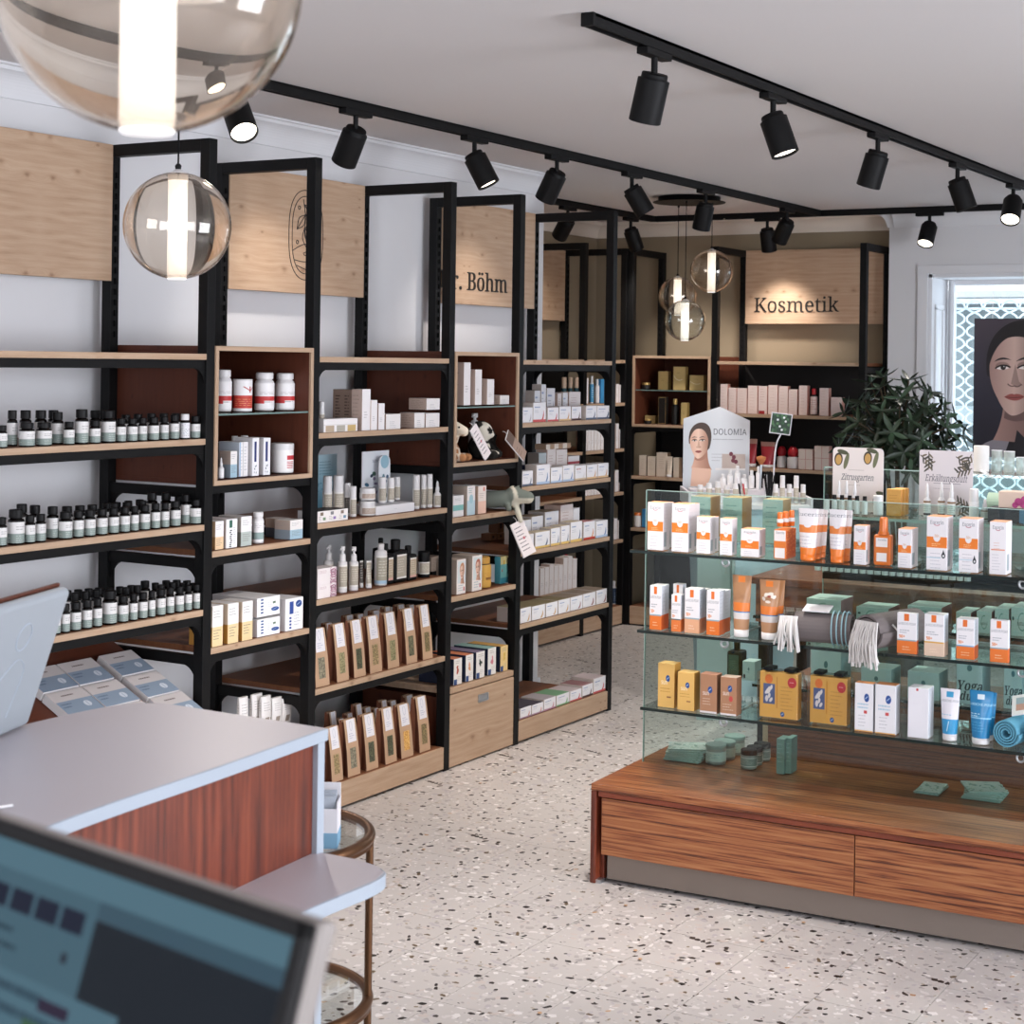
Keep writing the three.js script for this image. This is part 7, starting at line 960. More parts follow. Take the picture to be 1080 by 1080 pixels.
place('A', "tall cartons on the low alcove shelf", [
  ['carton', 'whitetall', 8.5, 0.293, 0.05, 0.05, 0.155, 0.06, 'tall white cosmetic carton, first from white wall, low shelf behind wall end'],
  ['carton', 'whitetall', 8.554, 0.293, 0.05, 0.05, 0.157, 0.06, 'tall white cosmetic carton, second from white wall, low shelf behind wall end'],
  ['carton', 'whitetall', 8.609, 0.293, 0.05, 0.051, 0.169, 0.06, 'tall white cosmetic carton, third from white wall, low shelf behind wall end'],
  ['carton', 'whitetall', 8.665, 0.293, 0.05, 0.051, 0.155, 0.06, 'tall white cosmetic carton, fourth from white wall, low shelf behind wall end'],
  ['carton', 'whitetall', 8.721, 0.293, 0.05, 0.052, 0.155, 0.06, 'tall white cosmetic carton, fifth from white wall, low shelf behind wall end'],
  ['carton', 'whitetall', 8.777, 0.293, 0.05, 0.052, 0.192, 0.06, 'tall white cosmetic carton, sixth from white wall, low shelf behind wall end'],
  ['carton', 'whitetall', 8.834, 0.293, 0.05, 0.053, 0.195, 0.06, 'tall white cosmetic carton, seventh from white wall, low shelf behind wall end'],
  ['carton', 'whitetall', 8.892, 0.293, 0.05, 0.053, 0.175, 0.06, 'tall white cosmetic carton, eighth from white wall, low shelf behind wall end']
]);
place('A', null, [
  ['tincan', 'redtin', 8.939, 0.293, 0.111, 0.023, 0.216, 0.023, 'red bottle cap above the tall white alcove cartons'],
  ['tincan', 'redtin', 9.108, 0.293, 0.132, 0.023, 0.156, 0.023, 'red bottle cap at the end of tall white cartons']
]);
place('A', null, [
  ['toner', 'bluelab', 9.425, 0.123, 0.062, 0.024, 0.128, 0.024, 'dark blue bottle on the low plinth, slimmer one'],
  ['toner', 'navylab', 9.495, 0.123, 0.065, 0.03, 0.145, 0.03, 'dark navy bottle with white cap on alcove plinth']
]);
place('A', null, [
  ['capbottle', 'petrol', 8.718, 1.393, 0.016, 0.031, 0.161, 0.031, 'petrol bottle with beige cap, first of three in alcove'],
  ['capbottle', 'petrol', 8.791, 1.393, 0.014, 0.027, 0.161, 0.027, 'petrol bottle with beige cap, middle of three in alcove'],
  ['capbottle', 'petrol', 8.866, 1.393, 0.014, 0.028, 0.161, 0.028, 'petrol bottle with beige cap, last of three in alcove']
]);
place('B', null, [
  ['carton', 'gold', -4.619, 1.478, 0.145, 0.069, 0.115, 0.05, 'plain gold carton on dark glass shelf of corner niche'],
  ['carton', 'goldslant', -4.49, 1.478, 0.105, 0.08, 0.146, 0.05, 'tall gold carton with slanted dark base in corner niche'],
  ['carton', 'goldslant', -4.371, 1.478, 0.105, 0.096, 0.094, 0.05, 'square gold carton with slanted dark base in corner niche'],
  ['smalljar', 'black', -4.722, 1.478, 0.088, 0.055, 0.043, 0.055, 'round black glass flacon on niche glass shelf']
]);
place('B', null, [
  ['carton', 'blackgold', -4.605, 1.263, 0.1, 0.052, 0.168, 0.04, 'tall black carton with gold rim on niche floor'],
  ['toner', 'blacklab', -4.525, 1.263, 0.102, 0.044, 0.161, 0.044, 'tall black flacon with gold cap on niche floor'],
  ['carton', 'gold', -4.445, 1.263, 0.08, 0.041, 0.137, 0.04, 'slim gold carton on niche floor beside black flacon'],
  ['carton', 'gold', -4.707, 1.263, 0.14, 0.073, 0.049, 0.04, 'small gold carton lying behind black jar in niche'],
  ['smalljar', 'black', -4.688, 1.263, 0.052, 0.044, 0.031, 0.044, 'low black jar with gold lid on niche floor']
]);
place('B', "cream cartons below the gold niche", [
  ['carton', 'cream', -4.714, 0.937, 0.065, 0.05, 0.127, 0.05, 'cream skincare carton, first from corner, shelf below gold niche'],
  ['carton', 'cream', -4.654, 0.937, 0.065, 0.056, 0.123, 0.05, 'cream skincare carton, second from corner, shelf below gold niche'],
  ['carton', 'cream', -4.582, 0.937, 0.065, 0.075, 0.15, 0.05, 'cream skincare carton, third from corner, shelf below gold niche'],
  ['carton', 'cream', -4.483, 0.937, 0.065, 0.039, 0.122, 0.05, 'cream skincare carton, fourth from corner, shelf below gold niche']
]);
place('B', null, [
  ['tube', 'cream', -4.531, 0.937, 0.042, 0.045, 0.128, 0.025, 'cream tube standing between cream cartons below niche']
]);
place('B', null, [
  ['tub', 'orangelid', -4.756, 0.612, 0.062, 0.045, 0.09, 0.045, 'small white jar with orange lid on low corner shelf'],
  ['carton', 'blueplain', -4.712, 0.612, 0.08, 0.025, 0.114, 0.04, 'slim bright blue carton beside orange lidded jar']
]);
place('B', "pale pink cartons under the wooden sign", [
  ['carton', 'pinktall', -4.174, 1.346, 0.073, 0.048, 0.176, 0.045, 'pale pink skincare carton, first from niche, shelf under wooden letter sign'],
  ['carton', 'pinktall', -4.118, 1.346, 0.073, 0.051, 0.154, 0.045, 'pale pink skincare carton, second from niche, shelf under wooden letter sign'],
  ['carton', 'pinktall', -4.055, 1.346, 0.073, 0.064, 0.153, 0.045, 'pale pink skincare carton, third from niche, shelf under wooden letter sign'],
  ['carton', 'pinktall', -3.986, 1.346, 0.073, 0.062, 0.169, 0.045, 'pale pink skincare carton, fourth from niche, shelf under wooden letter sign'],
  ['carton', 'pinkred', -3.92, 1.346, 0.073, 0.056, 0.168, 0.045, 'pale pink skincare carton, fifth from niche, shelf under wooden letter sign'],
  ['carton', 'pinktall', -3.855, 1.346, 0.073, 0.06, 0.175, 0.045, 'pale pink skincare carton, sixth from niche, shelf under wooden letter sign'],
  ['carton', 'pinktall', -3.789, 1.346, 0.073, 0.059, 0.17, 0.045, 'pale pink skincare carton, seventh from niche, shelf under wooden letter sign'],
  ['carton', 'pinktall', -3.727, 1.346, 0.073, 0.055, 0.152, 0.045, 'pale pink skincare carton, eighth from niche, shelf under wooden letter sign'],
  ['carton', 'pinktall', -3.663, 1.346, 0.073, 0.052, 0.176, 0.045, 'pale pink skincare carton, ninth from niche, shelf under wooden letter sign'],
  ['carton', 'pinktall', -3.532, 1.346, 0.073, 0.057, 0.164, 0.045, 'pale pink skincare carton, tenth from niche, shelf under wooden letter sign'],
  ['carton', 'pinktall', -3.454, 1.346, 0.073, 0.07, 0.111, 0.045, 'pale pink skincare carton, eleventh from niche, shelf under wooden letter sign']
]);
place('B', null, [
  ['toner', 'redserum', -3.606, 1.346, 0.081, 0.042, 0.16, 0.042, 'clear serum bottle with red cap among pale pink cartons']
]);
place('B', null, [
  ['carton', 'gift', -3.642, 1.023, 0.075, 0.091, 0.121, 0.05, 'white gift carton with thin red crossing lines, smaller one'],
  ['carton', 'gift', -3.541, 1.023, 0.075, 0.093, 0.143, 0.05, 'white gift carton with thin red crossing lines, larger one'],
  ['tube', 'redplain', -3.994, 1.023, 0.075, 0.066, 0.169, 0.03, 'red tube standing behind white header card edge'],
  ['tube', 'redplain', -3.89, 1.023, 0.07, 0.092, 0.155, 0.04, 'large red tube with pale top on shelf'],
  ['redcapjar', 'redserum', -3.818, 1.023, 0.115, 0.058, 0.13, 0.05, 'white jar with bulbous red cap behind bent sign rod'],
  ['redcapjar', 'redserum', -3.732, 1.023, 0.08, 0.07, 0.131, 0.06, 'white jar with bulbous red cap beside gift cartons']
]);
place('D', null, [
  ['carton', 'sunL', 0.199, 1.063, 0.048, 0.053, 0.149, 0.055, 'large white and orange sun care carton at shelf end'],
  ['carton', 'sunL', 0.185, 1.063, 0.113, 0.051, 0.143, 0.055, 'large sun care carton behind the one at shelf end'],
  ['carton', 'sunL', 0.282, 1.063, 0.048, 0.055, 0.149, 0.055, 'large white and orange sun care carton, second in row'],
  ['carton', 'sunL', 0.272, 1.063, 0.113, 0.054, 0.144, 0.055, 'large sun care carton standing behind second carton in row'],
  ['carton', 'sunM', 0.36, 1.063, 0.042, 0.045, 0.113, 0.045, 'medium white and orange carton, third in row'],
  ['carton', 'sunM', 0.35, 1.063, 0.1, 0.044, 0.108, 0.04, 'medium sun care carton behind third carton in row'],
  ['carton', 'sunM', 0.434, 1.063, 0.042, 0.039, 0.112, 0.045, 'medium white and orange carton, fourth in row'],
  ['carton', 'sunS', 0.511, 1.063, 0.05, 0.058, 0.084, 0.06, 'squat white and orange carton before orange pump pack'],
  ['carton', 'dotpack', 0.607, 1.063, 0.065, 0.039, 0.088, 0.09, 'orange dotted counter pack with white label front'],
  ['tube', 'suntube', 0.689, 1.063, 0.038, 0.062, 0.155, 0.035, 'white and orange tube at front of three in line'],
  ['tube', 'suntube', 0.69, 1.063, 0.088, 0.06, 0.151, 0.035, 'white and orange tube, middle of three in line'],
  ['tube', 'suntube', 0.69, 1.063, 0.133, 0.059, 0.146, 0.035, 'white and orange tube, last of three in line'],
  ['tube', 'suntube', 0.779, 1.063, 0.038, 0.054, 0.157, 0.035, 'white and orange tube at front of two in line'],
  ['tube', 'suntube', 0.783, 1.063, 0.088, 0.052, 0.152, 0.035, 'white and orange tube, second of two in line'],
  ['carton', 'sunM', 0.852, 1.063, 0.042, 0.036, 0.115, 0.045, 'slim sun care carton between tubes and orange spray'],
  ['spray', 'sunspray', 0.914, 1.063, 0.051, 0.052, 0.141, 0.052, 'transparent orange spray bottle with orange cap'],
  ['carton', 'sunM', 0.985, 1.063, 0.057, 0.039, 0.113, 0.075, 'sun care carton standing just after the orange spray bottle'],
  ['carton', 'sunK', 1.078, 1.063, 0.055, 0.059, 0.154, 0.07, 'large sun care carton with black drop emblem, broader edge'],
  ['carton', 'sunK2', 1.168, 1.063, 0.055, 0.054, 0.153, 0.07, 'large sun care carton with small drop emblem, pale blue line'],
  ['carton', 'sunW', 1.251, 1.063, 0.055, 0.047, 0.149, 0.07, 'tall plain white carton with thin orange line']
]);
place('D', null, [
  ['stick', 'plain', 0.6, 1.158, 0.039, 0.019, 0.044, 0.019, 'small orange stick, first of three in orange dotted pack'],
  ['stick', 'plain', 0.61, 1.158, 0.061, 0.019, 0.046, 0.019, 'small orange stick, second of three in orange dotted pack'],
  ['stick', 'plain', 0.621, 1.158, 0.083, 0.019, 0.048, 0.019, 'small orange stick, third of three in orange dotted pack']
]);
place('D', null, [
  ['carton', 'lrpO', 0.204, 0.815, 0.05, 0.04, 0.138, 0.06, 'white carton with bright orange foot at shelf end, middle glass shelf'],
  ['carton', 'lrpS', 0.273, 0.815, 0.035, 0.032, 0.115, 0.03, 'slim white carton with orange foot and square logo'],
  ['carton', 'lrpS', 0.262, 0.815, 0.075, 0.033, 0.143, 0.03, 'slim white carton rising behind shorter slim carton'],
  ['carton', 'lrpB', 0.326, 0.815, 0.045, 0.049, 0.137, 0.05, 'white carton with salmon foot, middle glass shelf'],
  ['carton', 'lrpB', 0.32, 0.815, 0.105, 0.048, 0.129, 0.05, 'white carton with salmon foot behind its twin'],
  ['carton', 'lrpO', 0.395, 0.815, 0.045, 0.042, 0.137, 0.05, 'white carton with orange foot beside brown tubes'],
  ['carton', 'lrpO', 0.39, 0.815, 0.105, 0.041, 0.13, 0.05, 'white carton with orange foot behind its twin near tubes'],
  ['tube', 'browntube', 0.477, 0.815, 0.05, 0.062, 0.187, 0.04, 'large brown and orange tube, taller of two'],
  ['tube', 'browntube2', 0.566, 0.815, 0.05, 0.064, 0.179, 0.04, 'brown and orange tube with white animal print'],
  ['tube', 'browntube', 0.567, 0.815, 0.1, 0.061, 0.174, 0.04, 'brown and orange tube behind animal print tube'],
  ['carton', 'lrpO', 0.995, 0.815, 0.03, 0.058, 0.118, 0.02, 'flat white carton with orange foot beside fringed towel'],
  ['carton', 'lrpY', 1.074, 0.815, 0.045, 0.057, 0.121, 0.05, 'white carton with beige foot and yellow line'],
  ['carton', 'lrpBl', 1.163, 0.815, 0.045, 0.051, 0.115, 0.05, 'white carton with orange foot and blue line'],
  ['carton', 'lrpO', 1.258, 0.815, 0.03, 0.051, 0.12, 0.02, 'flat white carton with orange foot, end of middle glass shelf']
]);
place('D', null, [
  ['carton', 'yelA', 0.239, 0.575, 0.055, 0.056, 0.137, 0.05, 'tall yellow carton at end of lower glass shelf'],
  ['carton', 'yelA', 0.309, 0.575, 0.045, 0.055, 0.118, 0.05, 'shorter yellow carton beside tall yellow one'],
  ['carton', 'brnA', 0.384, 0.575, 0.042, 0.055, 0.12, 0.045, 'brown carton with blue seal, next to yellow cartons'],
  ['carton', 'brnB', 0.449, 0.575, 0.042, 0.052, 0.117, 0.045, 'brown carton with blue and red seals'],
  ['giftbag', 'setbag', 0.6, 0.575, 0.065, 0.131, 0.146, 0.07, 'clear pack of yellow sun care set with red sticker, first'],
  ['giftbag', 'setbag2', 0.755, 0.575, 0.065, 0.124, 0.149, 0.07, 'clear pack of yellow sun care set beside white cartons'],
  ['carton', 'whS', 0.871, 0.575, 0.038, 0.055, 0.142, 0.035, 'white carton with blue seal and orange rim, first of pair'],
  ['carton', 'whS', 0.935, 0.575, 0.042, 0.061, 0.144, 0.045, 'white carton with blue seal and orange rim, second of pair'],
  ['carton', 'whP', 1.031, 0.575, 0.05, 0.06, 0.145, 0.06, 'plain white carton before white and blue tube'],
  ['tube', 'wbtube', 1.116, 0.575, 0.048, 0.056, 0.147, 0.035, 'white tube with blue lower band and white cap'],
  ['tube', 'bluetube', 1.204, 0.575, 0.05, 0.067, 0.15, 0.04, 'bright blue tube with white cap, front of two'],
  ['tube', 'bluetube', 1.203, 0.575, 0.105, 0.065, 0.138, 0.04, 'bright blue tube standing behind another blue tube']
]);
place('D', null, [
  ['carton', 'seabox', 0.197, 1.066, 0.445, 0.07, 0.14, 0.09, 'sea green box with craft side, closest to shelf end'],
  ['carton', 'seabox', 0.309, 1.066, 0.445, 0.068, 0.142, 0.09, 'sea green box with craft side, middle of three'],
  ['carton', 'seabox', 0.448, 1.066, 0.44, 0.069, 0.143, 0.08, 'sea green box with craft side, last before glass edge']
]);
place('D', null, [
  ['carton', 'greenbox', 0.623, 0.835, 0.465, 0.114, 0.064, 0.13, 'pale green soap box, first from shelf end, behind the glass panel'],
  ['carton', 'greenbox', 0.782, 0.835, 0.465, 0.104, 0.05, 0.13, 'pale green soap box, second from shelf end, behind the glass panel'],
  ['carton', 'greenbox', 0.947, 0.835, 0.465, 0.107, 0.067, 0.13, 'pale green soap box, third from shelf end, behind the glass panel'],
  ['carton', 'greenbox', 1.067, 0.835, 0.465, 0.046, 0.059, 0.13, 'pale green soap box, fourth from shelf end, behind the glass panel'],
  ['carton', 'greenbox', 1.13, 0.835, 0.465, 0.046, 0.067, 0.13, 'pale green soap box, fifth from shelf end, behind the glass panel'],
  ['carton', 'greenbox', 1.183, 0.835, 0.465, 0.043, 0.08, 0.13, 'pale green soap box, sixth from shelf end, behind the glass panel'],
  ['carton', 'greenbox', 1.244, 0.835, 0.465, 0.067, 0.088, 0.13, 'pale green soap box, seventh from shelf end, behind the glass panel']
]);
place('D', null, [
  ['carton', 'palebox', 0.633, 0.613, 0.455, 0.099, 0.129, 0.11, 'pale blue gift box, first from shelf end, behind lower glass panel'],
  ['carton', 'palebox', 0.797, 0.613, 0.455, 0.097, 0.082, 0.11, 'pale blue gift box, second from shelf end, behind lower glass panel'],
  ['carton', 'palebox', 0.946, 0.613, 0.455, 0.098, 0.085, 0.11, 'pale blue gift box, third from shelf end, behind lower glass panel'],
  ['carton', 'yoga', 1.088, 0.613, 0.455, 0.079, 0.131, 0.11, 'pale blue gift box, fourth from shelf end, behind lower glass panel'],
  ['carton', 'yoga', 1.219, 0.613, 0.455, 0.055, 0.126, 0.11, 'pale blue gift box, fifth from shelf end, behind lower glass panel']
]);
place('D', null, [
  ['blackshampoo', 'greenlab', 0.317, 0.613, 0.44, 0.049, 0.117, 0.06, 'dark green bottle with black cap seen through glass'],
  ['carton', 'palebox', 0.373, 0.613, 0.43, 0.043, 0.063, 0.06, 'upright pale green box seen through glass beside bottle']
]);
place('D', "tiny bottles on the long black tray", [
  ['tinywhite', 'plain', 0.592, 0.986, 0.431, 0.021, 0.019, 0.021, 'tiny dark bottle with white label, first in long row under upper glass shelf'],
  ['tinywhite', 'plain', 0.617, 0.986, 0.431, 0.021, 0.019, 0.021, 'tiny dark bottle with white label, second in long row under upper glass shelf'],
  ['tinywhite', 'plain', 0.642, 0.986, 0.431, 0.021, 0.019, 0.021, 'tiny dark bottle with white label, third in long row under upper glass shelf'],
  ['tinywhite', 'plain', 0.666, 0.986, 0.431, 0.021, 0.019, 0.021, 'tiny dark bottle with white label, fourth in long row under upper glass shelf'],
  ['tinywhite', 'plain', 0.691, 0.986, 0.431, 0.021, 0.019, 0.021, 'tiny dark bottle with white label, fifth in long row under upper glass shelf'],
  ['tinywhite', 'plain', 0.715, 0.986, 0.431, 0.021, 0.019, 0.021, 'tiny dark bottle with white label, sixth in long row under upper glass shelf'],
  ['tinywhite', 'plain', 0.74, 0.986, 0.431, 0.021, 0.019, 0.021, 'tiny dark bottle with white label, seventh in long row under upper glass shelf'],
  ['tinywhite', 'plain', 0.764, 0.986, 0.431, 0.021, 0.019, 0.021, 'tiny dark bottle with white label, eighth in long row under upper glass shelf'],
  ['tinywhite', 'plain', 0.788, 0.986, 0.43, 0.021, 0.019, 0.021, 'tiny dark bottle with white label, ninth in long row under upper glass shelf'],
  ['tinywhite', 'plain', 0.812, 0.986, 0.43, 0.021, 0.019, 0.021, 'tiny dark bottle with white label, tenth in long row under upper glass shelf'],
  ['tinywhite', 'plain', 0.836, 0.986, 0.43, 0.021, 0.019, 0.021, 'tiny dark bottle with white label, eleventh in long row under upper glass shelf'],
  ['tinywhite', 'plain', 0.86, 0.986, 0.43, 0.021, 0.019, 0.021, 'tiny dark bottle with white label, twelfth in long row under upper glass shelf'],
  ['tinywhite', 'plain', 0.884, 0.986, 0.43, 0.021, 0.019, 0.021, 'tiny dark bottle with white label, thirteenth in long row under upper glass shelf'],
  ['tinywhite', 'plain', 0.908, 0.986, 0.43, 0.021, 0.019, 0.021, 'tiny dark bottle with white label, fourteenth in long row under upper glass shelf'],
  ['tinywhite', 'plain', 0.931, 0.986, 0.43, 0.021, 0.019, 0.021, 'tiny dark bottle with white label, fifteenth in long row under upper glass shelf'],
  ['tinywhite', 'plain', 0.955, 0.986, 0.43, 0.021, 0.019, 0.021, 'tiny dark bottle with white label, sixteenth in long row under upper glass shelf'],
  ['tinywhite', 'plain', 0.978, 0.986, 0.43, 0.021, 0.019, 0.021, 'tiny dark bottle with white label, seventeenth in long row under upper glass shelf'],
  ['tinywhite', 'plain', 1.002, 0.986, 0.43, 0.021, 0.019, 0.021, 'tiny dark bottle with white label, eighteenth in long row under upper glass shelf'],
  ['tinywhite', 'plain', 1.025, 0.986, 0.43, 0.021, 0.019, 0.021, 'tiny dark bottle with white label, nineteenth in long row under upper glass shelf'],
  ['tinywhite', 'plain', 1.048, 0.986, 0.43, 0.02, 0.019, 0.02, 'tiny dark bottle with white label, twentieth in long row under upper glass shelf'],
  ['tinywhite', 'plain', 1.071, 0.986, 0.43, 0.02, 0.019, 0.02, 'tiny dark bottle with white label, twenty-first in long row under upper glass shelf']
]);
place('D', null, [
  ['candle', 'candle', 0.242, 0.317, 0.454, 0.068, 0.064, 0.068, 'frosted glass candle with lid, front of three behind glass'],
  ['candle', 'candle', 0.242, 0.317, 0.535, 0.07, 0.06, 0.07, 'frosted glass candle with lid, middle of three behind glass'],
  ['candle', 'candle', 0.247, 0.317, 0.615, 0.069, 0.063, 0.069, 'frosted glass candle with lid, rear of three behind glass'],
  ['blackjar', 'greylab', 0.361, 0.317, 0.447, 0.054, 0.062, 0.054, 'small glass jar with black lid, front of three'],
  ['blackjar', 'greylab', 0.359, 0.317, 0.507, 0.053, 0.06, 0.053, 'small glass jar with black lid, middle of three'],
  ['blackjar', 'greylab', 0.359, 0.317, 0.578, 0.056, 0.057, 0.056, 'small glass jar with black lid, rear of three'],
  ['carton', 'tealbox', 0.478, 0.317, 0.45, 0.027, 0.114, 0.06, 'upright teal box on plinth, first of two'],
  ['carton', 'tealbox', 0.499, 0.317, 0.47, 0.019, 0.115, 0.06, 'upright teal box on plinth, second of two'],
  ['bookstack', 'napkin', 0.136, 0.317, 0.46, 0.14, 0.044, 0.12, 'fanned stack of paper napkins on wooden plinth'],
  ['bookstack', 'napkin', 0.957, 0.317, 0.475, 0.083, 0.009, 0.15, 'thin stack of printed paper napkins behind glass'],
  ['bookstack', 'napkin', 1.121, 0.317, 0.485, 0.132, 0.031, 0.15, 'thick stack of printed paper napkins behind glass']
]);
place('D', null, [
  ['poster', 'zirben', 0.692, 1.174, 0.526, 0.168, 0.207, 0.012, 'rounded white counter card with citrus drawing and handwriting heading'],
  ['poster', 'erkalt', 0.977, 1.174, 0.526, 0.169, 0.208, 0.012, 'white counter card with olive twigs and handwriting heading'],
  ['dropper', 'oil', 0.653, 1.174, 0.45, 0.02, 0.103, 0.02, 'small white capped bottle before citrus card, first of three'],
  ['dropper', 'oil', 0.678, 1.174, 0.45, 0.02, 0.104, 0.02, 'small white capped bottle before citrus card, middle of three'],
  ['dropper', 'oil', 0.705, 1.174, 0.45, 0.02, 0.104, 0.02, 'small white capped bottle before citrus card, last of three'],
  ['tub', 'plain', 0.786, 1.174, 0.436, 0.031, 0.063, 0.031, 'small white cream jar between citrus card and amber packs'],
  ['carton', 'amberpack', 0.834, 1.174, 0.45, 0.046, 0.085, 0.02, 'amber yellow flat pack, front of three beside twig card'],
  ['carton', 'amberpack', 0.837, 1.174, 0.485, 0.043, 0.084, 0.02, 'amber yellow flat pack, middle of three beside twig card'],
  ['carton', 'amberpack', 0.838, 1.174, 0.52, 0.041, 0.084, 0.02, 'amber yellow flat pack, rear of three beside twig card'],
  ['dropper', 'oil', 0.932, 1.174, 0.471, 0.022, 0.107, 0.022, 'small labelled oil bottle before twig card, first of three'],
  ['dropper', 'oil', 0.977, 1.174, 0.471, 0.022, 0.112, 0.022, 'small labelled oil bottle before twig card, middle of three'],
  ['dropper', 'oil', 1.013, 1.174, 0.452, 0.024, 0.112, 0.024, 'slim labelled bottle before twig card, last of three'],
  ['airless', 'plain', 1.082, 1.174, 0.455, 0.029, 0.097, 0.029, 'white spray bottle with cap at edge of twig card'],
  ['dropper', 'oil', 1.116, 1.174, 0.452, 0.025, 0.068, 0.025, 'short white bottle in small glass holder']
]);
place('D', "tiny tester bottles before the citrus card", [
  ['tinywhite', 'plain', 0.626, 1.174, 0.409, 0.018, 0.06, 0.018, 'tiny tester bottle, first in row before citrus card'],
  ['tinywhite', 'plain', 0.651, 1.174, 0.409, 0.018, 0.06, 0.018, 'tiny tester bottle, second in row before citrus card'],
  ['tinywhite', 'plain', 0.676, 1.174, 0.409, 0.018, 0.06, 0.018, 'tiny tester bottle, third in row before citrus card'],
  ['tinywhite', 'plain', 0.701, 1.174, 0.409, 0.018, 0.06, 0.018, 'tiny tester bottle, fourth in row before citrus card'],
  ['tinywhite', 'plain', 0.725, 1.174, 0.409, 0.018, 0.06, 0.018, 'tiny tester bottle, fifth in row before citrus card'],
  ['tinywhite', 'plain', 0.75, 1.174, 0.409, 0.018, 0.06, 0.018, 'tiny tester bottle, sixth in row before citrus card']
]);
// ------------------------------------------------------------------ boxed sets on the sloping board
cell('flatbox', 150, 120, (g, w, h) => { g.fillStyle = '#c9c2c0'; g.fillRect(-3, -3, w + 6, h + 6); band(g, w, h, 0.44, 1.05, '#8a9aab'); textLines(g, 44, h * 0.2, 66, 1, 8, '#6d625e', 6); textLines(g, 10, h * 0.54, 54, 2, 14, '#5a6c80', 5); g.fillStyle = '#cfd6de'; g.beginPath(); g.arc(w * 0.72, h * 0.68, 14, 0, 7); g.fill(); g.fillStyle = '#8a9aab'; g.fillRect(w * 0.72 - 1, h * 0.58, 2, 24); });
{ const base = new THREE.BoxGeometry(0.15, 0.022, 0.115); let k = 0; const words = ['first', 'second', 'third', 'fourth', 'fifth', 'sixth', 'seventh', 'eighth'];
  const g = cartonGeo('whitetext', 0.15, 0.03, 0.118), p = g.attributes.position, n = g.attributes.normal, uv = g.attributes.uv, c = cells.flatbox; for (let i = 0; i < p.count; i++) if (n.getY(i) > 0.5) uv.setXY(i, c[0] + c[2] * (p.getX(i) / 0.15 + 0.5), c[1] + c[3] * (0.5 - p.getZ(i) / 0.118));
  for (const [row, t] of [[0, 0.235], [1, 0.36], [2, 0.485]]) for (const s of [3.82, 3.975, 4.15 - 0.02]) { const o = solo('flat_box', g, M.print, `flat grey and blue boxed set with emblem, ${words[k]} of nine on sloping board`.replace('undefined', 'ninth'), 'box', [0, 0, 0], 0); const L = new THREE.Group(); const [X, , Z] = at('L', s + (s > 4 ? 0 : -0.03), 0, 0); const a = 0.47, d0 = 0.46 - t * Math.cos(a), y0 = 0.595 + 0.235 * Math.tan(a) * 0 + (d0 - 0.235) * Math.tan(a) + 0.012; o.rotation.order = 'YXZ'; o.rotation.set(a, Math.PI / 2, 0); o.position.set(X - d0, y0, Z); k++; }
}
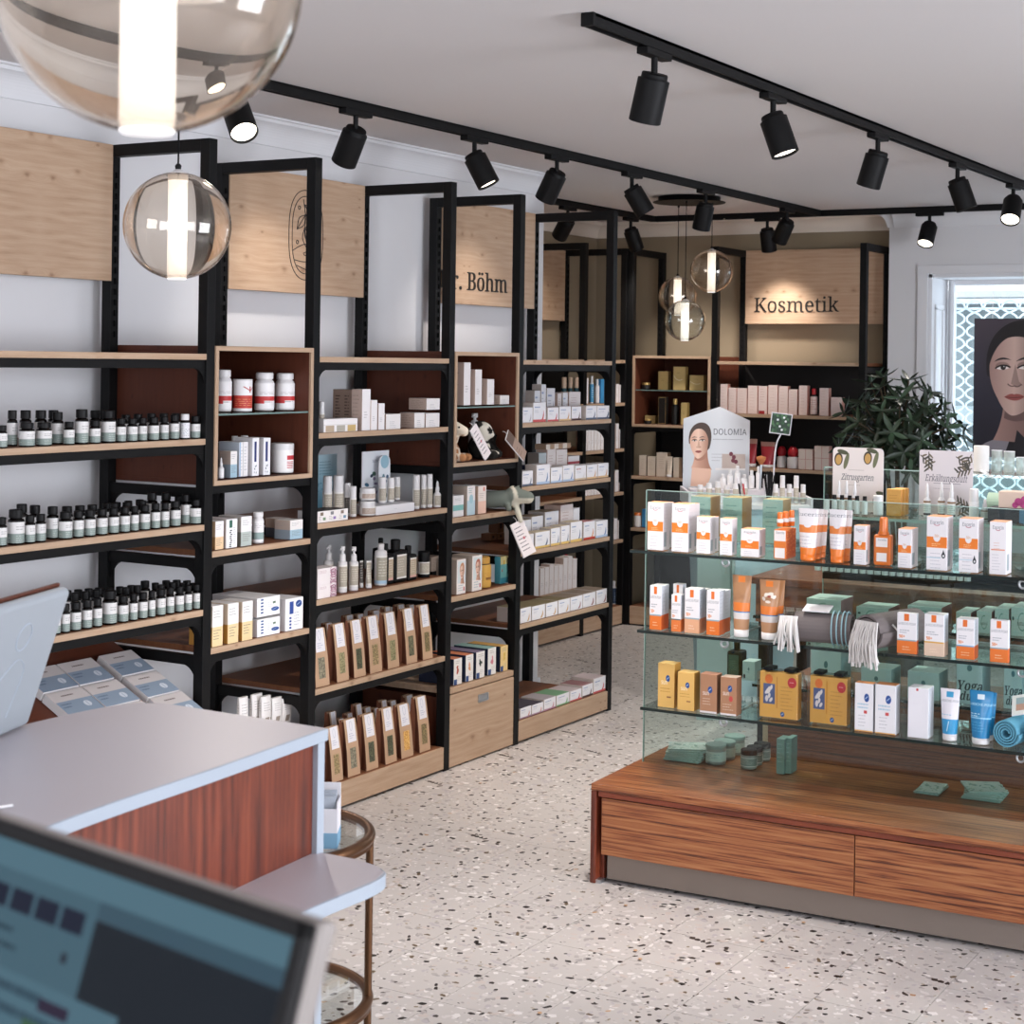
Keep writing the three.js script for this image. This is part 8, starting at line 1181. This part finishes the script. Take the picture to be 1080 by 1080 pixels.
// ------------------------------------------------------------------ floor display with header card, testers, bent sign
{ const fw = [0.511, 0.859], o = thing('floor_display', 'pale blue cardboard floor display with portrait header lettered DOLOMIA', 'floor display', [-3.13, 0, -7.42], Math.atan2(0.511, 0.859));
  const loft = (w0, d0, w1, d1, h) => { const g = new THREE.BoxGeometry(1, h, 1); const p = g.attributes.position; for (let i = 0; i < p.count; i++) { const t = p.getY(i) / h + 0.5; p.setX(i, p.getX(i) * (w0 + (w1 - w0) * t)); p.setZ(i, p.getZ(i) * (d0 + (d1 - d0) * t)); } g.computeVertexNormals(); return g.translate(0, h / 2, 0); };
  part(o, 'body', loft(0.4, 0.3, 0.5, 0.36, 0.98), M.standBlue); part(o, 'corner_fold', bx(0.012, 0.97, 0.012, -0.075, 0.485, 0.166, 'y', 0.004).rotateX(0.03), M.standGrey); part(o, 'left_face', loft(0.16, 0.004, 0.18, 0.004, 0.97).rotateX(0.03).translate(-0.15, 0, 0.153), M.standGrey);
  part(o, 'tray', merge([bx(0.56, 0.02, 0.4, 0, 0.99, 0.01), bx(0.56, 0.06, 0.012, 0, 1.02, -0.19), bx(0.012, 0.07, 0.4, -0.28, 1.02, 0.01), bx(0.012, 0.05, 0.4, 0.28, 1.01, 0.01)]), M.standWhite); part(o, 'tester_step', merge([bx(0.5, 0.05, 0.1, 0.0, 1.025, -0.1), bx(0.5, 0.025, 0.1, 0, 1.0125, 0.0)]), M.standWhite);
  const card = canvasTex(512, 640, (g, w, h) => { const l = g.createLinearGradient(0, 0, w, 0); l.addColorStop(0, '#c6ccd2'); l.addColorStop(0.55, '#d3d6da'); l.addColorStop(1, '#c3c4c8'); g.fillStyle = l; g.fillRect(0, 0, w, h); face(g, 122, 250, 1.75, '#4a3a33', '#d9ab94'); g.fillStyle = '#dcb49e'; g.beginPath(); g.moveTo(70, 428); g.lineTo(216, 436); g.quadraticCurveTo(225, 520, 170, 560); g.lineTo(60, 560); g.closePath(); g.fill(); word(g, 'DOLOMIA', 358, 176, 58, '#54565c', 'sans-serif', 'center', '', 260); textLines(g, 230, 226, 250, 1, 8, '#9a9ca2', 5); textLines(g, 220, 330, 90, 3, 22, '#b3b5ba', 6); g.fillStyle = '#b9a9a0'; g.fillRect(300, 330, 180, 110); g.fillStyle = '#6d2f3c'; for (const [x, y] of [[370, 330], [392, 352], [386, 376], [408, 384]]) { g.beginPath(); g.arc(x, y, 15, 0, 7); g.fill(); } g.fillStyle = '#e3dfdd'; g.fillRect(250, 430, 230, 14); });
  const sh = new THREE.Shape(); sh.moveTo(-0.16, 0); sh.lineTo(0.16, 0); sh.lineTo(0.16, 0.375); sh.lineTo(0.015, 0.44); sh.lineTo(-0.16, 0.38); sh.closePath(); const sg = new THREE.ShapeGeometry(sh), p = sg.attributes.position, uv = sg.attributes.uv; for (let i = 0; i < p.count; i++) uv.setXY(i, p.getX(i) / 0.32 + 0.5, p.getY(i) / 0.44);
  const hc = part(o, 'header_card', new THREE.ExtrudeGeometry(sh, { depth: 0.006, bevelEnabled: false }).translate(-0.115, 1.0, -0.18), M.standWhite); part(hc, 'printed_face', sg.translate(-0.115, 1.0, -0.1735), std('#ffffff', 0.6, 0, { map: card }));
  const r = seedRand(3), T = (x, y, z, kind, lab, h = 0.06, w = 0.026) => { const m = K[kind](kind === 'airless' ? 'beige' : 'plain', w, h, w); m.name = numbered(NAMES[kind][0]); const a = o.rotation.y, X = x * Math.cos(a) + z * Math.sin(a), Z = -x * Math.sin(a) + z * Math.cos(a); m.position.set(o.position.x + X, y, o.position.z + Z); m.rotation.y = a; tag(m, lab, NAMES[kind][1]); scene.add(m); };
  const nth = ['first', 'second', 'third', 'fourth', 'fifth', 'sixth', 'seventh', 'eighth'];
  for (let i = 0; i < 6; i++) T(-0.21 + i * 0.042, 1.0255, 0.0, 'airless', `white and silver tester flacon, ${nth[i]} in front row of floor display`, 0.05 + (i % 3) * 0.008, 0.027);
  for (let i = 0; i < 7; i++) T(-0.09 + i * 0.034, 1.0508, -0.1, 'toner', `small golden-beige tester bottle, ${nth[i]} on upper step of floor display`, 0.07 + (i % 3) * 0.02, 0.026);
  for (let i = 0; i < 5; i++) T(0.13 + i * 0.032, 1.0008, 0.1, 'airless', `clear tester tube, ${nth[i]} at side edge of floor display`, 0.09 + (i % 2) * 0.04, 0.024);
  const inWorld = (x, y, z) => { const a = o.rotation.y; return [o.position.x + x * Math.cos(a) + z * Math.sin(a), y, o.position.z - x * Math.sin(a) + z * Math.cos(a)]; };
  for (const [i, x] of [[0, -0.03], [1, -0.01]]) { const b = thing('makeup_brush', `thin black and dark red cosmetic brush, ${nth[i]} of two leaning on tester tray`, 'brush', inWorld(x, 1.0, 0.12), o.rotation.y); part(b, 'brush_handle', rod([0, 0.001, 0], [-0.012, 0.09, -0.02], 0.004), i ? M.red : M.blackPlastic); part(b, 'bristles', rod([-0.012, 0.09, -0.02], [-0.0155, 0.115, -0.0255], 0.006), M.paper); }
  { const b = thing('powder_brush', 'large powder brush with brown bristles standing among testers', 'brush', inWorld(0.085, 1.0508, -0.09), o.rotation.y); part(b, 'brush_handle', rod([0, 0, 0], [0.004, 0.12, 0], 0.006), M.steel); part(b, 'bristles', lathe([[0.006, 0], [0.02, 0.02], [0.024, 0.036], [0, 0.044]], 20).translate(0.004, 0.118, 0), std('#a8683c', 0.9)); }
  { const b = thing('pencil_cup', 'clear cup holding black cosmetic pencils on floor display', 'pencil cup', inWorld(0.1, 1.0008, 0.1), o.rotation.y); part(b, 'cup', new THREE.CylinderGeometry(0.022, 0.02, 0.06, 24, 1, true).translate(0, 0.031, 0), M.clear); for (let k = 0; k < 6; k++) part(b, 'pencil', rod([0.006 * Math.cos(k), 0.002, 0.006 * Math.sin(k)], [0.024 * Math.cos(k), 0.13 + 0.01 * (k % 3), 0.018 * Math.sin(k)], 0.0035, 6), M.blackPlastic); }
  { const b = thing('price_sign', 'small dark green sign with white marks on thin bent rod', 'sign', inWorld(0.13, 1.0, 0.04), o.rotation.y); part(b, 'rod', tube([[0, 0, 0], [0.0, 0.15, 0], [0.012, 0.28, 0], [0.03, 0.32, 0]], 0.004, 24, 6), M.white); const tx = canvasTex(96, 96, (g) => { g.fillStyle = '#1d3a26'; g.fillRect(0, 0, 96, 96); const r2 = seedRand(8); for (let i = 0; i < 30; i++) { g.fillStyle = ['#3f6a44', '#27502f', '#4d7a4a'][i % 3]; g.beginPath(); g.arc(r2() * 96, r2() * 96, 7, 0, 7); g.fill(); } g.fillStyle = '#eef0ee'; for (const [x, y] of [[60, 16], [70, 34], [30, 30], [44, 62], [56, 78]]) { g.beginPath(); g.arc(x, y, 6, 0, 7); g.fill(); } }); const pg = new RoundedBoxGeometry(0.1, 0.1, 0.006, 3, 0.003).rotateZ(-0.12).translate(0.03, 0.37, 0); part(b, 'sign_plate', pg, M.white); part(b, 'sign_print', new THREE.PlaneGeometry(0.09, 0.09).rotateZ(-0.12).translate(0.03, 0.37, 0.0036), std('#ffffff', 0.5, 0, { map: tx })); }
}
{ const o = thing('wooden_table', 'dark wooden table standing behind the island glass', 'table', [-2.0, 0, -7.0], 0.042); part(o, 'table_top', bx(1.6, 0.03, 0.6, 0, 0.735, 0, 'x', 0.003), M.walnut); part(o, 'apron', bx(1.55, 0.16, 0.03, 0, 0.64, 0.27, 'x', 0.002), M.walnut); for (const x of [-0.74, 0.74]) for (const z of [-0.25, 0.25]) part(o, 'leg', bx(0.05, 0.72, 0.05, x, 0.36, z, 'y', 0.003), M.black); }
// ------------------------------------------------------------------ poster in the shop window
{ const o = thing('window_poster', 'large portrait poster of dark-haired woman in black hanging in window', 'poster', [-2.47, 1.12, -10.02]); const tx = canvasTex(640, 860, (g, w, h) => { const l = g.createLinearGradient(0, 0, 0, h); l.addColorStop(0, '#4a4048'); l.addColorStop(0.6, '#2d2a36'); l.addColorStop(1, '#231f28'); g.fillStyle = l; g.fillRect(0, 0, w, h); g.fillStyle = '#1b181c'; g.beginPath(); g.moveTo(150, h); g.quadraticCurveTo(190, 720, 290, 640); g.lineTo(480, 640); g.quadraticCurveTo(600, 740, 640, h); g.fill(); g.fillStyle = '#8d868c'; g.beginPath(); g.moveTo(0, h); g.lineTo(40, 800); g.quadraticCurveTo(120, 740, 230, 740); g.lineTo(190, h); g.fill(); face(g, 262, 330, 4.1, '#1f1a1b', '#a8847a', '#d3b3a6', '#6d5450'); g.fillStyle = '#231f24'; g.beginPath(); g.moveTo(240, h); g.lineTo(270, 690); g.lineTo(360, 780); g.lineTo(470, 670); g.lineTo(520, h); g.fill(); });
  part(o, 'backing', bx(0.61, 0.815, 0.012, 0, 0.4075, 0, 'x', 0), M.black); part(o, 'printed_face', new THREE.PlaneGeometry(0.605, 0.81).translate(0, 0.4075, 0.0065), std('#ffffff', 0.55, 0, { map: tx })); part(o, 'hook', merge([rod([-0.2, 0.81, 0], [-0.2, 1.03, 0], 0.0015, 5), rod([0.2, 0.81, 0], [0.2, 1.03, 0], 0.0015, 5)]), M.white); }
// ------------------------------------------------------------------ potted plant
{ const o = thing('potted_plant', 'bushy dark green umbrella plant in pot beside the shop window', 'plant', [-2.83, 0, -8.78]), r = seedRand(42);
  part(o, 'pot', lathe([[0, 0.0], [0.14, 0.0], [0.17, 0.3], [0.18, 0.31], [0.165, 0.31], [0.155, 0.27], [0, 0.27]], 40), std('#5a5552', 0.6)); part(o, 'soil', new THREE.CylinderGeometry(0.155, 0.155, 0.02, 32).translate(0, 0.265, 0), M.soil);
  const stems = [], tips = [], lg = (() => { const g = new THREE.PlaneGeometry(0.026, 0.088, 2, 5).translate(0, 0.044, 0), p = g.attributes.position; for (let i = 0; i < p.count; i++) { const t = p.getY(i) / 0.088, w = Math.pow(Math.sin(Math.PI * Math.min(1, 0.06 + t * 0.93)), 0.8); p.setX(i, p.getX(i) * w); p.setZ(i, -Math.abs(p.getX(i)) * 0.5 - 0.024 * t * t); } g.computeVertexNormals(); return [g, g.clone().scale(1.15, 1.2, 1.2), g.clone().scale(0.85, 0.8, 1.1)]; })();
  for (let k = 0; k < 3; k++) stems.push(tube([[0.03 * (k - 1), 0.27, 0], [0.03 * (k - 1) + 0.02, 0.6, 0.01], [0.04 * (k - 1), 0.95, 0.0], [0.08 * (k - 1), 1.3, 0.02]], 0.012, 16, 6));
  const N = 60; for (let i = 0; i < N; i++) { const a = i * 2.39996, u = (i + 0.5) / N, el = Math.acos(1 - 1.75 * u), R = 0.24 + r() * 0.08, x = Math.sin(el) * Math.cos(a) * R * 1.08, z = Math.sin(el) * Math.sin(a) * R * 0.95, y = 1.29 + Math.cos(el) * R * 1.0; tips.push([x, y, z]); stems.push(tube([[x * 0.12, 1.12 + r() * 0.14, z * 0.12], [x * 0.55, y * 0.4 + 0.74, z * 0.55], [x, y, z]], 0.0035, 8, 5)); }
  part(o, 'stem', merge(stems), M.stem);
  const mats = [M.leafA, M.leafB, M.leafA, M.leafC]; const rest = [];
  const rosette = (t, n, add) => { const out = new THREE.Vector3(t[0], (t[1] - 1.2) * 0.7 + 0.06, t[2]).normalize(), q = new THREE.Quaternion().setFromUnitVectors(new THREE.Vector3(0, 1, 0), out); for (let k = 0; k < n; k++) { const az = k / n * 6.283 + r() * 0.5, m = new THREE.Matrix4().makeTranslation(...t).multiply(new THREE.Matrix4().makeRotationFromQuaternion(q)).multiply(new THREE.Matrix4().makeRotationY(az)).multiply(new THREE.Matrix4().makeRotationX(1.2 + r() * 0.7)); add(m); } };
  tips.forEach((t) => rosette(t, 5, (m) => { const l = part(o, 'leaf', lg[Math.floor(r() * 3)], mats[Math.floor(r() * 4)]); l.applyMatrix4(m); }));
  for (let i = 0; i < 60; i++) { const a = i * 2.39996, el = Math.acos(1 - 1.8 * (i + 0.5) / 60), R = 0.12 + r() * 0.12; rosette([Math.sin(el) * Math.cos(a) * R, 1.27 + Math.cos(el) * R, Math.sin(el) * Math.sin(a) * R], 6, (m) => rest.push(lg[i % 3].clone().applyMatrix4(m))); }
  part(o, 'foliage', merge(rest), M.leafA).userData.kind = 'stuff';
}
// ------------------------------------------------------------------ plush toys
function blob(balls, color, half, cells_ = 40) {                    // smooth union of tapered capsules, meshed; colour by position
  const mc = new MarchingCubes(cells_, M.print, false, false, 60000); mc.isolation = 0; const n = mc.size, d = (p, b) => { const [x0, y0, z0, r0, x1, y1, z1, r1] = b.length === 4 ? [...b, ...b] : b, vx = x1 - x0, vy = y1 - y0, vz = z1 - z0, L = vx * vx + vy * vy + vz * vz, t = L ? Math.min(1, Math.max(0, ((p[0] - x0) * vx + (p[1] - y0) * vy + (p[2] - z0) * vz) / L)) : 0; return Math.hypot(p[0] - x0 - vx * t, p[1] - y0 - vy * t, p[2] - z0 - vz * t) - (r0 + (r1 - r0) * t); };
  const kk = half * 0.06; for (let k = 0; k < n; k++) for (let j = 0; j < n; j++) for (let i = 0; i < n; i++) { const p = [i, j, k].map((q) => (q - n / 2) / (n / 2) * half); let s = 1e9; for (const b of balls) { const e = d(p, b), h = Math.max(kk - Math.abs(s - e), 0) / kk; s = Math.min(s, e) - h * h * kk * 0.25; } mc.field[i + j * n + k * n * n] = -s; }
  mc.update(); const c = mc.count, pos = new Float32Array(c * 3), nor = new Float32Array(c * 3), col = new Float32Array(c * 3), cc = new THREE.Color(); for (let i = 0; i < c; i++) { const p = [0, 1, 2].map((a) => mc.positionArray[i * 3 + a] * half); cc.set(color(...p)); for (let a = 0; a < 3; a++) { pos[i * 3 + a] = p[a]; nor[i * 3 + a] = mc.normalArray[i * 3 + a]; } col[i * 3] = cc.r; col[i * 3 + 1] = cc.g; col[i * 3 + 2] = cc.b; }
  const g = new THREE.BufferGeometry(); g.setAttribute('position', new THREE.BufferAttribute(pos, 3)); g.setAttribute('normal', new THREE.BufferAttribute(nor, 3)); g.setAttribute('color', new THREE.BufferAttribute(col, 3)); return g;
}
const plush = phys({ vertexColors: true, roughness: 0.95, sheen: 0.6, sheenRoughness: 0.7 }), eyeM = M.blackPlastic;
function toy(label, pos, ry, balls, color, half, eyes) { const o = thing('plush_toy', label, 'plush toy', pos, ry); part(o, 'plush_body', blob(balls, color, half), plush); part(o, 'eye', merge(eyes.map(([x, y, z, r = 0.006]) => new THREE.SphereGeometry(r, 12, 8).translate(x, y, z))), eyeM); return o; }
const dist = (x, y, z, a) => Math.hypot(x - a[0], y - a[1], z - a[2]);
{ // panda: sitting, head turned
  toy('black and white plush panda sitting in wooden niche', at('L', 6.038, 1.235 + 0.068, 0.07), Math.PI / 2 + 0.35, [[0, -0.025, 0, 0.045], [0, 0.045, 0.012, 0.042], [-0.034, 0.08, 0.0, 0.015], [0.034, 0.08, 0, 0.015], [-0.03, -0.05, 0.03, 0.02, -0.045, -0.048, 0.07, 0.018], [0.03, -0.05, 0.03, 0.02, 0.045, -0.048, 0.07, 0.018], [-0.042, 0.0, 0.01, 0.017, -0.05, -0.03, 0.045, 0.014], [0.042, 0.0, 0.01, 0.017, 0.05, -0.03, 0.045, 0.014], [0, 0.035, 0.048, 0.014]],
    (x, y, z) => (dist(x, y, z, [-0.034, 0.082, 0]) < 0.019 || dist(x, y, z, [0.034, 0.082, 0]) < 0.019 || dist(x, y, z, [-0.018, 0.052, 0.048]) < 0.015 || dist(x, y, z, [0.018, 0.052, 0.048]) < 0.015 || y < 0.008 && !(Math.abs(x) < 0.03 && y < -0.005 && z > 0.02 && y > -0.045)) ? '#15130f' : '#dcd5c8', 0.1, [[-0.017, 0.053, 0.053, 0.004], [0.017, 0.053, 0.053, 0.004], [0, 0.04, 0.062, 0.004]]);
  toy('dark plush toy lying beside the panda under a taupe tag', at('L', 6.158, 1.235 + 0.048, 0.13), Math.PI / 2, [[-0.03, 0, 0, 0.046, 0.03, -0.004, 0.0, 0.044], [0.05, -0.025, 0.03, 0.022], [-0.04, -0.028, 0.035, 0.02], [0.03, 0.035, 0.02, 0.026]], (x, y) => '#191512', 0.1, [[0.022, 0.045, 0.044, 0.004], [0.042, 0.043, 0.042, 0.004]]);
  toy('cream plush giraffe with brown patches in niche corner', at('L', 5.8, 1.235 + 0.078, 0.06), Math.PI / 2 + 0.2, [[0, -0.04, 0, 0.038], [0, 0.0, 0.0, 0.026, 0.0, 0.05, 0.02, 0.022], [0, 0.058, 0.02, 0.026, 0, 0.045, 0.055, 0.02], [-0.018, 0.085, 0.01, 0.008, -0.02, 0.105, 0.005, 0.006], [0.018, 0.085, 0.01, 0.008, 0.02, 0.105, 0.005, 0.006], [-0.035, 0.07, 0.005, 0.011], [0.035, 0.07, 0.005, 0.011], [-0.025, -0.06, 0.02, 0.017, -0.03, -0.06, 0.065, 0.015], [0.025, -0.06, 0.02, 0.017, 0.03, -0.06, 0.065, 0.015]], (x, y, z) => (y < 0.03 && Math.sin(x * 140 + 1) * Math.sin(y * 130) * Math.sin(z * 120 + 0.6) > 0.12) || (z > 0.055 && y < -0.04) ? '#a8764e' : '#e3d6c2', 0.115, [[-0.02, 0.062, 0.042, 0.004], [0.02, 0.062, 0.042, 0.004]]);
  toy('grey-green plush crocodile hanging over shelf edge by the frame', at('L', 6.2, 1.01 + 0.047, 0.015), Math.PI / 2 - 0.5, [[-0.1, 0.0, -0.02, 0.036, -0.02, 0.005, 0.01, 0.036], [0.0, 0.02, 0.03, 0.036, 0.045, 0.012, 0.075, 0.026], [-0.005, 0.05, 0.03, 0.011], [0.028, 0.05, 0.022, 0.011], [0.0, -0.01, 0.04, 0.016, 0.018, -0.085, 0.06, 0.011], [-0.03, -0.02, 0.03, 0.014, -0.04, -0.034, 0.06, 0.012], [-0.1, 0, -0.02, 0.028, -0.125, -0.02, -0.02, 0.012]], (x, y, z) => (y < 0.008 && z > 0.045 && x > -0.005 && x < 0.06) || (Math.abs(x + 0.012) < 0.008 && y > -0.03) ? '#cfc9b8' : '#6d746c', 0.14, [[-0.003, 0.055, 0.04, 0.004], [0.031, 0.055, 0.031, 0.004]]);
}
cell('tagprint', 70, 110, (g, w, h) => { g.fillStyle = '#e4dbdc'; g.fillRect(-3, -3, w + 6, h + 6); textLines(g, 10, 16, 46, 7, 12, '#6d6670', 3); g.fillStyle = '#b9606a'; g.fillRect(34, 50, 10, 8); }); cell('taupetag', 70, 110, (g, w, h) => { g.fillStyle = '#9d8577'; g.fillRect(-3, -3, w + 6, h + 6); band(g, w, h, 0, 0.35, '#5f4a40'); textLines(g, 10, 60, 46, 3, 12, '#6d5348', 3); });
function hangTag(pos, rx, ry, rz, w, h, pr, label) { const o = thing('hang_tag', label, 'tag', pos, ry); o.rotation.set(rx, ry, rz, 'YXZ'); part(o, 'card', bx(w, h, 0.006, 0, -h / 2, 0, 'y', 0.001), M.paper); part(o, 'printed_face', atlasUV(new THREE.PlaneGeometry(w * 0.98, h * 0.98).translate(0, -h / 2, 0.0035), cells[pr]), M.print); part(o, 'loop', tube([[0, -0.004, 0], [0.004, 0.012, 0], [-0.002, 0.024, -0.004]], 0.001, 10, 5), M.paper); return o; }
hangTag(at('L', 5.85, 1.375, -0.012), -0.25, Math.PI / 2, 0.5, 0.062, 0.145, 'tagprint', 'pinkish printed tag hanging in front of plush giraffe');
hangTag(at('L', 6.14, 1.335, 0.0), -0.35, Math.PI / 2, 0.75, 0.062, 0.14, 'taupetag', 'taupe printed tag slanting across the dark plush toy');
hangTag(at('L', 6.17, 0.965, -0.035), -0.3, Math.PI / 2 - 0.25, 0.28, 0.085, 0.15, 'tagprint', 'white booklet tag dangling from the plush crocodile');
solo('folded_cloth', (() => { const g = new RoundedBoxGeometry(0.1, 0.06, 0.08, 4, 0.025), p = g.attributes.position; for (let i = 0; i < p.count; i++) p.setY(i, p.getY(i) + 0.006 * Math.sin(p.getX(i) * 90) * Math.cos(p.getZ(i) * 60)); g.computeVertexNormals(); return g.translate(0, 0.03, 0); })(), M.paper, 'small folded white cloth beside the plush crocodile', 'cloth', at('L', 6.03, 1.0165, 0.09), Math.PI / 2);
// ------------------------------------------------------------------ towels, candles and small things on the island
function rollGeo(r, len, turns = 4) { const pts = [], n = turns * 26; for (let i = 0; i <= n; i++) { const t = i / n, a = t * turns * 6.283; pts.push([Math.cos(a) * r * (0.18 + 0.8 * t), Math.sin(a) * r * (0.18 + 0.8 * t)]); } const s = new THREE.Shape(); const th = r * 0.13; pts.forEach(([x, y], i) => { i ? s.lineTo(x, y) : s.moveTo(x, y); }); for (let i = n; i >= 0; i--) { const [x, y] = pts[i], l = Math.hypot(x, y) || 1; s.lineTo(x * (1 + th / l), y * (1 + th / l)); } s.closePath(); return new THREE.ExtrudeGeometry(s, { depth: len, bevelEnabled: false, curveSegments: 2 }).translate(0, 0, -len / 2); }
function fringeGeo(n, w, l, seed, spread = 1) { const r = seedRand(seed), g = []; for (let i = 0; i < n; i++) { const x = (i / (n - 1) - 0.5) * w; g.push(tube([[x, 0, 0], [x * (1 + 0.15 * spread) + (r() - 0.5) * 0.012, -l * 0.4, 0.012 + r() * 0.012], [x * (1 + 0.3 * spread) + (r() - 0.5) * 0.02, -l * (0.85 + r() * 0.2), 0.004 + r() * 0.012]], 0.0028, 8, 5)); } return merge(g); }
{ const o = thing('rolled_towel', 'grey rolled towel with pale stripes lying along the middle glass shelf', 'towel', at('D', 0.738, 0.816 + 0.0505, 0.05), 0.042 + Math.PI / 2 + 0.12); part(o, 'roll', rollGeo(0.044, 0.17), M.towelGrey); part(o, 'stripes', merge([0.03, 0.045, 0.06, 0.072].map((z) => new THREE.TorusGeometry(0.0502, 0.0022, 6, 40).translate(0, 0, z))), std('#8fb0b8', 0.9)); part(o, 'fringe', fringeGeo(24, 0.05, 0.1, 4, 1.6).rotateY(-Math.PI / 2).translate(-0.055, 0.035, -0.095), M.fringe); part(o, 'label_card', bx(0.07, 0.003, 0.08, 0.01, 0.054, -0.02, 'x', 0).rotateZ(0.15), M.paper); }
{ const o = thing('rolled_towel', 'grey rolled towel pointing outwards with white fringe over shelf edge', 'towel', at('D', 0.925, 0.816 + 0.0575, 0.112), 0.042 - 0.35); part(o, 'roll', rollGeo(0.05, 0.24), M.towelGrey); part(o, 'fringe', merge([fringeGeo(26, 0.075, 0.13, 6, 1.4).translate(0, 0.03, 0.122), fringeGeo(18, 0.07, 0.1, 7, 1.2).translate(0, 0.0, 0.128)]), M.fringe); part(o, 'cord', tube([[0.045, 0.02, 0.06], [0.07, -0.005, 0.05], [0.1, -0.02, 0.03]], 0.003, 16, 5), M.fringe); }
{ const o = thing('rolled_towel', 'light blue rolled towel on the lower glass shelf', 'towel', at('D', 1.295, 0.576 + 0.043, 0.1), 0.042 - 0.2); part(o, 'roll', rollGeo(0.037, 0.16), M.towelBlue); }
{ const o = thing('rolled_towel', 'second light blue rolled towel beside the white shade card', 'towel', at('D', 1.385, 0.576 + 0.043, 0.1), 0.042 - 0.2); part(o, 'roll', rollGeo(0.037, 0.16), M.towelBlue); }
{ const o = thing('shade_card', 'white shade card with printed colour fields on blue towels', 'card', at('D', 1.33, 0.666, 0.09), 0.042); const tx = canvasTex(96, 64, (g) => { g.fillStyle = '#dcdad8'; g.fillRect(0, 0, 96, 64); g.fillStyle = '#8fa3a8'; g.fillRect(10, 8, 46, 22); g.fillStyle = '#b58a78'; g.fillRect(10, 30, 46, 22); textLines(g, 62, 10, 26, 4, 12, '#a09a98', 3); }); const f = new THREE.Euler(-0.9, 0.2, 0.25); part(o, 'card', new THREE.BoxGeometry(0.1, 0.075, 0.003).rotateX(-0.9).rotateZ(0.25).translate(0, 0.03, 0), M.paper); part(o, 'printed_face', new THREE.PlaneGeometry(0.096, 0.07).translate(0, 0, 0.0018).rotateX(-0.9).rotateZ(0.25).translate(0, 0.03, 0), std('#ffffff', 0.6, 0, { map: tx })); }
{ const o = thing('pillar_candle', 'short white pillar candle roll with paper label on upper glass', 'candle', at('D', 1.024, 1.3035, 0.8)); part(o, 'wax', lathe([[0, 0], [0.024, 0], [0.025, 0.003], [0.025, 0.084], [0.023, 0.087], [0, 0.085]], 28), M.fringe); part(o, 'label_card', bx(0.05, 0.003, 0.035, 0.026, 0.01, 0.03, 'x', 0).rotateZ(-0.5), M.paper); }
['first', 'second', 'third'].forEach((w, i) => { const o = thing('candle_glass', `greenish glass tumbler with white rim, ${w} on upper glass shelf`, 'glass', at('D', [1.07, 1.11, 1.15][i], 1.3035, 0.82)); part(o, 'glass_body', lathe([[0, 0], [0.016, 0], [0.0175, 0.003], [0.0175, [0.072, 0.07, 0.052][i]]], 24), M.frosted); part(o, 'rim', new THREE.TorusGeometry(0.0175, 0.001, 6, 28).rotateX(Math.PI / 2).translate(0, [0.072, 0.07, 0.052][i], 0), M.white); });
{ const o = thing('rolled_cloth', 'pale green rolled cloth with tag on the top glass shelf', 'cloth', at('D', 1.165, 1.176 + 0.042, 0.6), 0.042 + Math.PI / 2); part(o, 'roll', rollGeo(0.036, 0.14), M.towelGreen); part(o, 'label_card', bx(0.05, 0.002, 0.06, 0.03, 0.022, -0.03, 'x', 0).rotateZ(-0.6), M.paper); }
{ const o = thing('gift_box', 'dark gift box under a beige box with coloured flower print', 'box', at('D', 1.2, 1.175, 0.45), 0.042); part(o, 'box_body', bx(0.13, 0.045, 0.09, 0, 0.0225, 0, 'x', 0.002), std('#3a3640', 0.6)); part(o, 'blue_panel', bx(0.04, 0.04, 0.002, 0.05, 0.022, 0.0462, 'x', 0), std('#5f86a5', 0.6)); }
{ const o = thing('soap_box', 'beige box with bright flower print lying on the dark gift box', 'box', at('D', 1.215, 1.221, 0.45), 0.042); part(o, 'box_body', bx(0.1, 0.05, 0.07, 0, 0.025, 0, 'x', 0.002), std('#d9bfae', 0.7)); part(o, 'flower_print', merge([[0.0, 0.02, 0.012], [0.018, 0.028, 0.011], [0.014, 0.012, 0.01], [-0.01, 0.01, 0.009]].map(([x, y, r]) => new THREE.CylinderGeometry(r, r, 0.0008, 16).rotateX(Math.PI / 2).translate(x + 0.01, y, 0.0355))), std('#b0407a', 0.6)); }

renderer.render(scene, camera);
